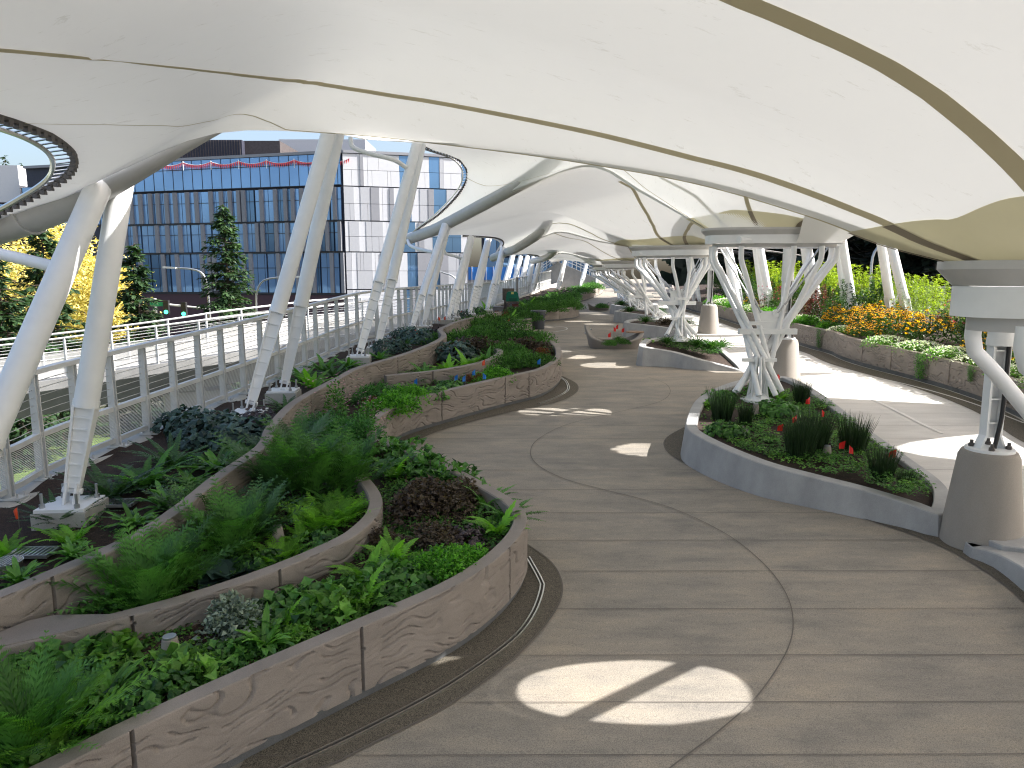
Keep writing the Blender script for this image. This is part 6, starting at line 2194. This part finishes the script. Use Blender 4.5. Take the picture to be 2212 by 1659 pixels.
S1, SM, SU, S2 = 0.45, 0.47, 0.57, 0.46
left = [
 # upper bed beside the railing
 ('fern_dark', 132, 1130, SU, 0.95, 'dark sword fern half hiding the nearest leg plinth'),
 ('fern_lite', 155, 1172, SU, 0.72, 'small bright fern in front of the nearest leg plinth'),
 ('fern_dark', 240, 1072, SU, 1.25, 'dark sword fern behind the flat metal grate'),
 ('fern', 318, 1050, SU, 1.25, 'broad green fern right of the dark sword fern by the curb'),
 ('fern_dark', 372, 1005, SU, 1.2, 'dark fern against the curb left of the glossy strap fern'),
 ('strap', 472, 1022, SU, 1.2, 'large glossy strap leaved fern in the upper bed'),
 ('strap', 410, 1052, SU, 0.75, 'small strap leaved fern left of the large glossy one'),
 ('strap', 358, 1098, SU, 0.95, 'strap leaved fern leaning over the upper wall'),
 ('strap', 288, 1138, SU, 0.7, 'low strap leaved fern right of the nearest leg plinth'),
 ('fern_lite', 12, 1200, SU, 0.62, 'yellow green fern at the left edge above the round drain'),
 ('strap', 158, 1205, SU, 0.62, 'strap leaved fern near the left metal grate'),
 ('strap', 42, 1262, SU, 0.7, 'dull strap leaved fern below the round drain'),
 ('heuch_dark', 452, 948, SU, 1.35, 'dark blue green leaf mound at the foot of the tall leg pair'),
 ('heuch_dark', 520, 958, SU, 1.3, 'dark leaf mound left of the upper wall bend'),
 ('heuch_purple', 560, 925, SU, 1.1, 'dark purple leaf mound beside the upper wall bend'),
 ('heuch_dark', 405, 925, SU, 1.1, 'dark leaf mound against the curb under the tall leg pair'),
 ('fern', 528, 995, SU, 0.95, 'green fern leaning on the upper wall right of the strap fern'),
 ('fern_dark', 618, 884, SU, 0.85, 'dark fern beside the second plinth of the tall leg pair'),
 ('fern_lite', 675, 838, SU, 1.1, 'bright fern in the upper bed above the pink flowers'),
 ('fern', 700, 800, SU, 1.05, 'green fern in the upper bed left of the third leg pair'),
 ('fern_dark', 722, 812, SU, 0.9, 'dark fern at the narrow part of the upper bed'),
 ('fern', 655, 822, SU, 1.0, 'green fern against the curb before the third leg pair'),
 ('strap', 752, 796, SU, 0.9, 'strap leaved clump just inside the upper wall'),
 ('heuch_dark', 838, 760, SU, 1.4, 'dark leaf mound behind the second upper wall bend'),
 ('fern_dark', 872, 752, SU, 1.2, 'dark fern among the far upper leaf mounds'),
 ('heuch_dark', 905, 738, SU, 1.5, 'dark leaf mound near the orange flags'),
 ('heuch_purple', 935, 728, SU, 1.2, 'dark purple leaf mound inside the far wall hook'),
 ('fern', 820, 775, SU, 0.95, 'green fern on the rim of the second upper wall bend'),
 ('heuch_dark', 880, 728, SU, 1.2, 'dark leaf mound below the third leg pair orange flag'),
 ('heuch_dark', 990, 690, SU, 1.4, 'far dark leaf mound beside the fourth leg pair'),
 ('heuch_green', 1030, 680, SU, 2.0, 'green leaf mound behind the far upper wall'),
 ('fern_lite', 1050, 672, SU, 1.5, 'bright far fern left of the wash station'),
 # middle bed
 ('feather', 318, 1312, SM, 0.98, 'tall feathery fern standing before the flat triangular slab'),
 ('feather', 380, 1270, SM, 0.85, 'feathery fern just right of the one before the slab'),
 ('feather_dark', 455, 1140, SM, 0.9, 'dark feathery fern against the upper wall'),
 ('feather', 500, 1200, SM, 0.98, 'tall feathery fern left of the middle path light'),
 ('feather_dark', 545, 1160, SM, 0.85, 'dark feathery fern behind the middle path light'),
 ('feather_dark', 610, 1062, SM, 1.25, 'largest dark feathery fern in the middle bed'),
 ('feather', 665, 1068, SM, 1.25, 'largest green feathery fern in the middle bed'),
 ('feather', 755, 1060, SM, 1.12, 'feathery fern at the rounded end of the middle wall'),
 ('feather_dark', 640, 1000, SM, 1.1, 'dark feathery fern behind the largest ones'),
 ('feather_lite', 605, 1212, SM, 0.62, 'lime green young fern below the middle path light'),
 ('feather_lite', 700, 1140, SM, 0.85, 'bright young fern inside the middle wall curve'),
 ('feather_lite', 742, 1122, SM, 0.7, 'small bright young fern leaning on the middle wall'),
 ('heuch_lite', 660, 1105, SM, 1.1, 'pale leaf mound among the middle ferns'),
 ('fern_lite', 650, 1165, SM, 0.75, 'bright fern right of the middle path light'),
 ('hosta', 498, 1245, SM, 1.15, 'blue green hosta in the middle bed'),
 ('bronze', 588, 1120, SM, 0.45, 'small bronze leaved clump above the middle path light'),
 ('leafy_dark', 238, 1316, SM, 1.1, 'low leafy plant at the slab edge'),
 ('heuch_green', 690, 1180, SM, 1.1, 'green leaf mound against the middle wall'),
 ('heuch_green', 560, 1225, SM, 1.0, 'green leaf mound right of the blue green hosta'),
 ('fern', 720, 1090, SM, 1.0, 'green fern filling the middle wall curve'),
 # nearest bed
 ('feather_lite', 95, 1600, S1, 1.05, 'large bright fern in the bottom left corner'),
 ('feather', 60, 1620, S1, 0.9, 'green feathery fern in the bottom left corner'),
 ('fern', 30, 1660, S1, 0.9, 'green fern cut by the bottom left corner'),
 ('leafy', 95, 1665, S1, 1.1, 'bright leafy plant at the bottom left edge'),
 ('strap', 232, 1510, S1, 0.85, 'strap leaved fern in the nearest bed'),
 ('leafy_dark', 110, 1440, S1, 1.3, 'dark leafy mat below the slab, left of two'),
 ('leafy_dark', 190, 1440, S1, 1.3, 'dark leafy mat below the slab, right of two'),
 ('leafy', 265, 1420, S1, 1.2, 'bright leafy plant left of the nearest path light'),
 ('leafy', 395, 1468, S1, 1.3, 'bright strawberry like plant in front of the nearest path light'),
 ('leafy', 415, 1440, S1, 1.0, 'bright leafy plant right of the nearest path light'),
 ('leafy', 218, 1560, S1, 0.6, 'tiny bronze green seedling by the nearest wall'),
 ('silver', 488, 1378, S1, 1.05, 'silvery round shrub in the nearest bed'),
 ('heuch_green', 330, 1520, S1, 1.15, 'silver veined leaf mound on the bare mulch'),
 ('leafy_dark', 265, 1545, S1, 0.95, 'low leafy plant right of the bottom corner fern'),
 ('leafy_dark', 498, 1425, S1, 0.85, 'low leafy plant in front of the silvery shrub'),
 ('strap', 572, 1398, S1, 0.95, 'strap leaved fern right of the silvery shrub'),
 ('leafy', 645, 1380, S1, 0.8, 'small leafy plant leaning on the nearest wall'),
 ('fern_lite', 600, 1362, S1, 0.8, 'bright fern behind the silvery shrub'),
 ('leafy', 722, 1328, S1, 1.2, 'bright leafy plant at the wall seam'),
 ('leafy', 768, 1308, S1, 1.0, 'bright leafy plant right of the wall seam'),
 ('leafy_dark', 640, 1330, S1, 1.3, 'dark leafy mat under the middle wall'),
 ('leafy_dark', 710, 1310, S1, 1.3, 'dark leafy mat in the middle of the nearest bed'),
 ('fern_lite', 772, 1310, S1, 1.05, 'bright fern in the widest part of the nearest bed'),
 ('heuch_green', 858, 1268, S1, 1.25, 'green leaf mound by the nearest wall rim'),
 ('leafy_dark', 850, 1260, S1, 1.3, 'dark leafy mat behind the nearest wall rim'),
 ('fern_lite', 790, 1252, S1, 0.95, 'bright fern below the rounded middle wall'),
 ('fern_lite', 850, 1215, S1, 1.0, 'bright fern left of the large lacy mound'),
 ('lacy', 955, 1240, S1, 0.82, 'bright green lacy mound spilling over the nearest wall'),
 ('lacy', 1000, 1225, S1, 0.72, 'bright green lacy mound at the tip of the nearest bulge'),
 ('bronze', 830, 1178, S1, 0.55, 'small bronze shrub beside the rounded middle wall'),
 ('bronze', 915, 1100, S1, 1.05, 'large bronze shrub in the bulge bed'),
 ('bronze', 985, 1090, S1, 0.85, 'bronze shrub behind the bulge wall rim'),
 ('bronze', 950, 1180, S1, 0.72, 'bronze and silver shrub in front of the large bronze one'),
 ('heuch_purple', 1000, 1178, S1, 0.85, 'dark purple leaf mound near the bulge tip'),
 ('fern_lite', 1075, 1150, S1, 0.95, 'bright fern hanging over the bulge rim'),
 ('fern', 1100, 1118, S1, 0.9, 'green fern at the bulge rim'),
 ('fern', 1050, 1090, S1, 1.0, 'green fern behind the bulge rim'),
 ('fern_lite', 850, 1030, S1, 1.0, 'bright fern between the pink flowers and bronze shrubs'),
 ('leafy_dark', 900, 1020, S1, 1.6, 'leafy mat along the back of the nearest bulge'),
 ('leafy_dark', 960, 1040, S1, 1.5, 'leafy mat near the walkway edge of the bulge'),
 ('heuch_lite', 1010, 1055, S1, 1.0, 'pale leaf mound on the walkway side of the bulge'),
 ('leafy_dark', 850, 985, S1, 1.6, 'leafy mat at the neck between the two bulges'),
 ('bronze', 810, 985, S1, 0.6, 'small bronze shrub at the neck between the bulges'),
 ('lacy_dark', 745, 960, S1, 1.25, 'deep green lacy mound below the pink flowers'),
 ('lacy_dark', 700, 935, S1, 1.0, 'deep green lacy mound left of the pink flowers'),
 ('pinkbush', 728, 905, S1, 1.35, 'pink flowering bush by the upper wall'),
 ('pinkbush', 790, 930, S1, 1.0, 'sprawling pink flowering bush at the start of the second bulge wall'),
 ('rust', 795, 880, S1, 0.9, 'red leaved plant behind the pink flowers'),
 # second bulge
 ('lacy', 850, 888, S2, 1.15, 'bright lacy mound on the left rim of the second bulge'),
 ('lacy', 888, 866, S2, 1.0, 'bright lacy mound left of the blue flags'),
 ('lacy_dark', 820, 868, S2, 1.0, 'deep lacy mound behind the bright rim mounds'),
 ('heuch_lite', 948, 852, S2, 1.2, 'pale leaf mound among the blue flags'),
 ('heuch_green', 975, 842, S2, 1.2, 'green leaf mound in front of the inner loop wall'),
 ('rust', 1022, 826, S2, 0.9, 'rust red low plant between the blue flags'),
 ('heuch_green', 925, 858, S2, 1.3, 'green leaf mound left among the blue flags'),
 ('lacy', 1072, 820, S2, 0.95, 'bright lacy mound on the front rim of the second bulge'),
 ('lacy', 1045, 826, S2, 0.7, 'small bright lacy mound left on the front rim'),
 ('moss', 1110, 790, S2, 1.35, 'mossy mound above the front rim of the second bulge'),
 ('moss', 1150, 790, S2, 1.2, 'mossy mound by the lone blue flag'),
 ('moss', 1090, 770, S2, 1.5, 'mossy mound in the middle of the second bulge'),
 ('bronze', 1138, 760, S2, 1.15, 'bronze mound on the right of the second bulge'),
 ('rust', 1176, 768, S2, 0.95, 'rust tinted shrub at the right tip of the second bulge'),
 ('moss', 1110, 742, S2, 1.7, 'mossy mound at the back of the second bulge'),
 ('moss', 1160, 745, S2, 1.5, 'mossy mound on the back rim of the second bulge'),
 ('fern_lite', 1010, 795, 0.5, 1.4, 'bright fern inside the inner loop wall'),
 ('fern_lite', 965, 805, 0.5, 1.2, 'bright fern at the mouth of the inner loop wall'),
 ('fern', 920, 812, 0.5, 1.2, 'green fern left of the inner loop wall'),
 ('fern', 1050, 780, 0.5, 1.2, 'green fern at the closed end of the inner loop wall'),
 ('heuch_dark', 985, 775, 0.5, 1.7, 'dark leaf mound behind the inner loop ferns'),
 ('bronze', 1035, 765, 0.5, 1.3, 'bronze mound behind the inner loop ferns'),
 ('heuch_purple', 1010, 758, 0.5, 1.5, 'dark purple mound behind the inner loop'),
 ('moss', 990, 745, 0.5, 1.6, 'mossy mound beside the far wall hook'),
 ('moss', 1040, 738, 0.5, 1.7, 'mossy mound right of the far wall hook'),
 ('fern', 985, 735, 0.5, 1.4, 'green fern tucked in the far wall hook'),
 ('moss', 1075, 725, 0.5, 1.7, 'mossy mound before the tiny loop wall'),
 # beds three to five
 ('moss', 1020, 712, 0.5, 1.7, 'mossy mound left of the tiny loop wall'),
 ('moss', 1060, 705, 0.5, 1.8, 'mossy mound inside the tiny loop wall'),
 ('heuch_green', 1095, 702, 0.5, 1.7, 'green leaf mound inside the tiny loop wall'),
 ('fern_lite', 1100, 696, 0.5, 1.5, 'bright fern behind the tiny loop wall'),
 ('moss', 1130, 692, 0.46, 1.6, 'mossy mound left of the rubbish bin'),
 ('rust', 1086, 690, 0.5, 1.5, 'rust red plant in front of the wash station'),
 ('moss', 1125, 680, 0.46, 1.6, 'mossy mound right of the wash station'),
 ('moss', 1155, 674, 0.46, 2.1, 'juniper mound left in the bed behind the bin'),
 ('moss', 1190, 672, 0.46, 2.2, 'juniper mound in the middle of the bed behind the bin'),
 ('moss', 1225, 668, 0.46, 2.0, 'juniper mound right in the bed behind the bin'),
 ('moss', 1170, 660, 0.46, 2.2, 'juniper mound at the back of the bed behind the bin'),
 ('moss', 1212, 656, 0.46, 2.2, 'juniper mound at the back right of the bed behind the bin'),
 ('moss', 1238, 646, 0.46, 2.0, 'dark mound at the start of the farthest left bed'),
 ('heuch_purple', 1225, 641, 0.46, 2.2, 'purple mound in the farthest left bed'),
 ('moss', 1262, 634, 0.46, 2.0, 'green mound in the middle of the farthest left bed'),
 ('moss', 1285, 625, 0.46, 2.0, 'green mound at the top of the farthest left bed'),
 ('fern_lite', 1140, 668, 0.5, 2.0, 'bright tuft left of the juniper bed'),
]
MULT = dict(feather=1.4, feather_dark=1.4, feather_lite=1.3, fern=1.3, fern_dark=1.25, fern_lite=1.3, strap=1.1, lacy=1.15, lacy_dark=1.15, bronze=1.2, hosta=1.3, silver=1.1, heuch_dark=1.1, pinkbush=1.1, leafy=1.15)
for kind, x, y, h, s, lab in left:
    s *= MULT.get(kind, 1.0) * (1.2 if h == SU and y > 780 else 1.0)
    plant(kind, G(x, y, h) + Vector((0, 0, -0.02)), s, lab, 'plant')

# rushes and low plants on the islands
isl = [
 ('rush', 1560, 905, 0.42, 1.0, 'dark rush clump at the left rim of the island'),
 ('rush', 1610, 912, 0.42, 0.62, 'small rush clump right of the left rim one'),
 ('rush', 1728, 985, 0.36, 1.15, 'widest dark rush clump left part, ringed by red flags'),
 ('rush', 1758, 968, 0.38, 1.1, 'widest dark rush clump right part, ringed by red flags'),
 ('rush', 1842, 975, 0.36, 1.05, 'splayed rush clump on the right side of the island'),
 ('rush', 1730, 868, 0.42, 0.8, 'rush clump behind the island near the back edge'),
 ('rush', 1903, 1035, 0.31, 0.85, 'rush clump near the right tip of the island'),
 ('rush', 1955, 1055, 0.27, 0.5, 'thin rush tuft at the right tip of the island'),
 ('grass', 1535, 757, 0.33, 1.15, 'arching grass clump on the right of the wedge planter'),
 ('grass', 1505, 752, 0.36, 1.1, 'arching grass clump in the middle of the wedge planter'),
 ('grass', 1555, 752, 0.28, 0.95, 'arching grass clump at the low end of the wedge planter'),
 ('grass', 1440, 742, 0.42, 0.8, 'grass clump left of the second tree column foot'),
 ('heuch_lite', 1400, 738, 0.42, 0.8, 'small leafy plant at the tall nose of the wedge planter'),
 ('grass', 1478, 706, 0.36, 1.2, 'grass clump right of the third tree column foot'),
 ('grass', 1395, 697, 0.42, 1.0, 'grass clump left of the third tree column foot'),
 ('bronze', 1440, 702, 0.4, 1.0, 'bronze plant at the third tree column foot'),
 ('grass', 1420, 678, 0.4, 1.3, 'grass clump on the fourth island'),
 ('grass', 1360, 675, 0.42, 1.2, 'grass clump at the nose of the fourth island'),
 ('grass', 1342, 660, 0.42, 1.3, 'grass clump on the farthest island'),
 ('heuch_green', 1565, 935, 0.42, 1.2, 'green leaf mound inside the island nose'),
 ('heuch_green', 1680, 892, 0.42, 1.5, 'green leaf mound behind the island path light'),
 ('leafy_dark', 1560, 862, 0.42, 1.1, 'leafy plant on the back rim of the island nose'),
 ('leafy', 1540, 880, 0.42, 1.1, 'sunlit yellow green plant at the back of the island nose'),
 ('fern_lite', 1685, 862, 0.42, 0.9, 'bright plant right of the nearest tree column foot'),
 ('leafy_dark', 1640, 850, 0.42, 1.1, 'leafy plant left of the nearest tree column foot'),
 ('moss', 1320, 745, 0.24, 0.62, 'low dark planting in the boat shaped seat, front part'),
 ('grass', 1335, 737, 0.24, 0.62, 'grass tuft in the boat shaped seat'),
 ('moss', 1345, 742, 0.24, 0.62, 'low dark planting in the boat shaped seat, right part'),
 ('grass', 1296, 664, 0.22, 1.0, 'grassy tuft in the farther boat shaped planter'),
 ('moss', 1299, 665, 0.22, 1.15, 'mossy mound in the farther boat shaped planter'),
]
for kind, x, y, h, s, lab in isl:
    s *= 1.22 if kind == 'rush' else 1.0
    plant(kind, G(x, y, h) + Vector((0, 0, -0.015)), s, lab, 'plant')

# right bed: rows from the wall back to the railing
def RB(Y, dx, h=0.55):
    xw = f_r(Y)
    return Vector((xw + dx, Y, zd(Y) + h))
gi = 0
rlabels = []
def rp_(kind, Y, dx, s, lab, h=0.55):
    s *= {'lime': 1.0, 'dkshrub': 1.35, 'redshrub': 1.5, 'sage': 1.15, 'pinks': 1.35, 'rudbeckia': 1.3}.get(kind, 1.0)
    plant(kind, RB(Y, dx, h + 0.16 * max(0, dx - 0.4)), s, lab, 'plant')
for Y, dx, s, lab in ((15.0, 0.9, 1.2, 'golden flower clump behind the ring beam post at the right edge'), (14.2, 0.75, 1.0, 'golden flower clump nearest the right edge'), (18.0, 0.95, 1.25, 'large golden flower clump at the middle of the right bed'), (18.9, 0.8, 1.2, 'golden flower clump left in the big golden drift'), (17.2, 1.1, 1.25, 'golden flower clump right in the big golden drift'),
                      (20.0, 0.8, 1.15, 'golden flower clump above the wall kink'), (20.8, 0.75, 1.1, 'leftmost golden flower clump of the drift'), (19.4, 1.25, 1.2, 'golden flower clump at the back of the drift'), (18.5, 0.35, 0.8, 'golden flowers spilling to the wall rim'), (33, 1.0, 1.0, 'small golden clump far along the right bed')):
    rp_('rudbeckia', Y, dx, s, lab)
for Y, dx, s, lab in ((12.6, 0.25, 1.0, 'white flowering mat nearest the right edge'), (13.6, 0.22, 1.0, 'white flowering mat beside the ring beam post'), (14.6, 0.25, 1.15, 'white flowering mat above the second trailing vine'), (15.6, 0.28, 1.15, 'white flowering mat in the middle of the right wall'), (16.5, 0.25, 1.1, 'white flowering mat right of the grass tuft'), (17.4, 0.2, 1.05, 'white flowering mat right of the golden spill'), (19.6, 0.2, 0.9, 'white flowering mat left of the golden spill'), (23.5, 0.3, 1.2, 'white flowering mat behind the near tree column'), (36, 0.3, 1.8, 'pale flowering mat far along the right wall'), (30, 0.3, 1.5, 'pale flowering mat beyond the pedestal post')):
    rp_('whiteflower', Y, dx + 0.08, s * 1.35, lab)
ln = ['behind the right ring beam', 'right of the tall grey green shrub', 'just left of the ring beam', 'behind the golden drift', 'behind the left of the golden drift', 'below the lone right leg pair', 'left of the lone right leg pair', 'behind the wine leaved shrubs', 'above the near tree column plate', 'seen between the tree column tubes', 'left of the near tree column', 'far along the right railing', 'farthest along the right railing', 'beyond the pedestal post']
for k, (Y, dx, s) in enumerate(((15.5, 2.6, 1.05), (17.0, 2.4, 1.15), (16.2, 3.2, 1.15), (18.6, 2.6, 1.1), (20.4, 2.6, 1.1), (21.5, 3.2, 1.05), (22.8, 2.7, 1.05), (24.4, 2.9, 1.05), (26.5, 2.7, 1.1), (28.5, 2.8, 1.1), (31, 2.8, 1.2), (35, 2.8, 1.3), (41, 3.0, 1.4), (33, 2.2, 1.1))):
    rp_('lime', Y, dx, s * (1.35 if k > 6 else 1.0), 'sunlit lime green shrub ' + ln[k], 0.7)
for k, (Y, dx, s, lab) in enumerate(((21.3, 1.6, 1.15, 'dark green shrub left of the golden drift'), (22.6, 1.4, 1.0, 'dark green shrub right of the wine leaved shrubs'), (26.2, 1.3, 1.2, 'round dark green shrub behind the near tree column'), (32.0, 1.2, 1.3, 'dark green shrub behind the pedestal post'), (37.5, 1.2, 1.4, 'far dark green shrub on the right'), (15.8, 1.7, 0.9, 'dark green shrub behind the ring beam'), (43, 1.4, 1.6, 'farthest dark green shrub on the right'))):
    rp_('dkshrub', Y, dx, s, lab, 0.6)
for k, (Y, dx, s, lab) in enumerate(((23.8, 1.3, 1.05, 'wine leaved shrub right of the near tree column'), (24.9, 1.6, 1.1, 'wine leaved shrub seen through the near tree column'), (29.4, 1.1, 1.2, 'wine leaved shrub left of the near tree column'), (14.4, 1.7, 0.9, 'wine leaved shrub near the right edge'))):
    rp_('redshrub', Y, dx, s, lab)
for k, (Y, dx, s, lab) in enumerate(((19.2, 2.0, 1.05, 'tall grey green wispy shrub behind the golden drift'), (17.9, 2.0, 1.1, 'second grey green wispy shrub, right of the tall one'), (30.2, 2.0, 1.1, 'grey green wispy shrub left of the near tree column'), (27.6, 1.5, 1.0, 'grey green wispy shrub beside the round dark shrub'))):
    rp_('sage', Y, dx, s, lab)
for k, (Y, dx, s, lab) in enumerate(((16.2, 1.2, 0.95, 'pink flowering shrub right of the golden drift'), (15.4, 1.35, 0.95, 'pink flowering shrub nearest the ring beam'), (16.9, 1.5, 0.9, 'pink flowering shrub against the golden drift'), (22.4, 0.7, 0.8, 'pale pink shrub over the wall left of the golden drift'), (28.6, 0.7, 1.0, 'pale pink shrub left of the near tree column'))):
    rp_('pinks', Y, dx, s, lab)
for Y, dx, s, lab in ((14.0, 0.25, 0.45, 'yellow green grass tuft near the ring beam post'), (16.1, 0.3, 0.4, 'small grass tuft among the white flowers'), (21.4, 0.4, 0.6, 'grass tuft at the wall kink'), (25, 0.5, 0.9, 'grass tuft at the wall behind the near tree column')):
    rp_('grass', Y, dx, s, lab)
for Y, dx, s, lab in ((21.0, 0.4, 1.1, 'leafy clump at the wall kink'), (22.9, 0.35, 1.3, 'lime leafy clump left of the wall kink'), (12.2, 0.5, 1.2, 'leafy clump at the far right edge'), (26, 0.35, 1.4, 'leafy clump on the wall rim behind the tree column'), (28, 0.35, 1.4, 'leafy clump on the wall rim left of the tree column'), (34, 0.35, 1.8, 'leafy clump on the wall rim beyond the pedestal'), (39, 0.35, 2.0, 'far leafy clump on the right wall rim')):
    rp_('lacy', Y, dx, s, lab)
def trail(kind, px, Yg, s, lab):
    x = f_r(Yg)
    n_ = Vector((f_r(Yg + 0.4) - f_r(Yg - 0.4), 0.8, 0)).normalized()
    ang = math.atan2(n_.y, n_.x) - math.pi / 2
    plant(kind, Vector((x - 0.075, Yg, zd(Yg) + 0.68)), s, lab, 'plant', rz=-math.pi / 2 + ang)
trail('trailing', 1808, 20.3, 1.0, 'trailing green vine hanging at the kink of the right wall')
trail('trailing', 2000, 15.85, 1.05, 'trailing green vine hanging on the middle of the right wall')
trail('trailing', 2080, 14.35, 0.6, 'short trailing vine near the ring beam post')
trail('trailing_brown', 2110, 13.7, 0.95, 'brown trailing vine hanging behind the ring beam post')
trail('trailing_brown', 2140, 13.2, 0.9, 'brown trailing vine nearest the right edge')

# ------------------------------------------------------------------ ground cover and mulch
def inside(p, poly):
    c = False
    j = len(poly) - 1
    for i in range(len(poly)):
        a, d = poly[i], poly[j]
        if (a.y > p.y) != (d.y > p.y) and p.x < (d.x - a.x) * (p.y - a.y) / (d.y - a.y) + a.x:
            c = not c
        j = i
    return c
def cover(name, label, img, h, n, leaf, mat, seed, clump=0.09, per=9, thr=-0.1, ratio=0.8):
    rg = random.Random(seed)
    poly = [G(x, y, h) for x, y in img]
    x0, x1 = min(p.x for p in poly), max(p.x for p in poly)
    y0, y1 = min(p.y for p in poly), max(p.y for p in poly)
    b = MB()
    k = tries = 0
    while k < n and tries < n * 30:
        tries += 1
        p = Vector((rg.uniform(x0, x1), rg.uniform(y0, y1), 0))
        if not inside(p, poly) or noise.noise(Vector((p.x * 1.6, p.y * 1.6, seed))) < thr:
            continue
        k += 1
        hh = rg.uniform(0.02, 0.09) * (leaf / 0.05)
        tone = rg.random()
        for j in range(per):
            a = rg.random() * 6.283
            r = clump * rg.random() ** 0.6
            q = p + Vector((r * math.cos(a), r * math.sin(a), zd(p.y) + h + hh * rg.uniform(0.3, 1) - 0.02))
            b.leaf(q, Vector((math.cos(a), math.sin(a), rg.uniform(-0.2, 0.5))), Vector((rg.uniform(-.3, .3), rg.uniform(-.3, .3), 1)), leaf * rg.uniform(0.6, 1.2), leaf * ratio, 0.3, min(1, max(0, tone + rg.uniform(-.3, .3))))
    return tag(b.build(name, M[mat]), kind='stuff')
bed1 = [(60, 1659), (300, 1552), (780, 1335), (1090, 1170), (1115, 1110), (1000, 1026), (880, 972), (800, 1000), (834, 1080), (795, 1145), (600, 1245), (280, 1345), (0, 1425), (-80, 1600)]
cover('ground_cover', None, bed1, S1, 1300, 0.042, 'cover', 1, 0.10, 9, -0.02)
cover('ground_cover', None, bed1, S1, 380, 0.038, 'cover_lite', 2, 0.08, 8, 0.12)
mid_ = [(250, 1325), (600, 1218), (770, 1135), (808, 1085), (785, 1035), (730, 920), (630, 920), (585, 985), (420, 1105), (310, 1170), (210, 1300)]
cover('ground_cover', None, mid_, SM, 600, 0.04, 'cover', 3, 0.10, 9, -0.15)
cover('ground_cover', None, mid_, SM, 240, 0.036, 'cover_lite', 4, 0.08, 9, 0.05)
up_ = [(0, 1270), (300, 1142), (560, 968), (640, 862), (760, 802), (940, 732), (940, 712), (800, 752), (600, 866), (350, 1005), (150, 1110), (0, 1190)]
cover('ground_cover', None, up_, SU, 150, 0.05, 'cover', 5, 0.08, 7, 0.15)
b2_ = [(760, 920), (830, 905), (870, 872), (950, 846), (1170, 792), (1205, 757), (1110, 716), (1085, 702), (980, 722), (900, 768), (780, 812), (700, 860)]
cover('ground_cover', None, b2_, S2, 800, 0.07, 'cover', 6, 0.13, 9, -0.3)
b3_ = [(1000, 722), (1130, 712), (1150, 694), (1120, 680), (1050, 685), (985, 705)]
cover('ground_cover', None, b3_, S2, 420, 0.11, 'moss', 7, 0.18, 9, -0.5)
b4_ = [(1150, 676), (1175, 671), (1240, 666), (1246, 656), (1250, 640), (1295, 622), (1285, 612), (1200, 636), (1120, 660)]
cover('ground_cover', None, b4_, S2, 600, 0.2, 'moss', 8, 0.3, 9, -0.6)
i1_ = [(1510, 890), (1510, 920), (1570, 955), (1660, 988), (1860, 1040), (1970, 1070), (2020, 1070), (1960, 1000), (1860, 925), (1790, 872), (1740, 845), (1620, 836), (1550, 850)]
cover('ground_cover', None, i1_, 0.385, 1000, 0.05, 'cover', 9, 0.08, 8, -0.12)
cover('ground_cover', None, i1_, 0.385, 520, 0.048, 'cover_lite', 10, 0.07, 8, 0.0)
i2_ = [(1395, 740), (1450, 750), (1540, 772), (1560, 760), (1500, 740), (1420, 733)]
cover('ground_cover', None, i2_, 0.36, 160, 0.06, 'cover', 11, 0.1, 8, -0.3)
# bark chips on the bare mulch of the nearest beds
b = MB()
rg = random.Random(4)
for img, h, n in ((bed1, 0.46, 2600), (up_, 0.575, 2000), (i1_, 0.36, 1200)):
    poly = [G(x, y, h) for x, y in img]
    x0, x1 = min(p.x for p in poly), max(p.x for p in poly)
    y0, y1 = min(p.y for p in poly), max(p.y for p in poly)
    k = 0
    while k < n:
        p = Vector((rg.uniform(x0, x1), rg.uniform(y0, y1), 0))
        if not inside(p, poly):
            continue
        k += 1
        a = rg.random() * 6.283
        d = Vector((math.cos(a), math.sin(a), rg.uniform(-.3, .3))) * rg.uniform(0.008, 0.022)
        s = Vector((-math.sin(a), math.cos(a), rg.uniform(-.3, .3))) * rg.uniform(0.004, 0.009)
        p.z = zd(p.y) + h + rg.uniform(-0.02, 0.012) + 0.05 * noise.noise(Vector((p.x, p.y, 0)) * 1.7)
        b.add([p - d - s, p + d - s, p + d + s, p - d + s], [(0, 1, 2, 3)], rg.random())
tag(b.build('bark_mulch', leafmat('bark_chip', (0.03, 0.018, 0.012), (0.10, 0.065, 0.045), 0.0, 0.9)), kind='stuff')
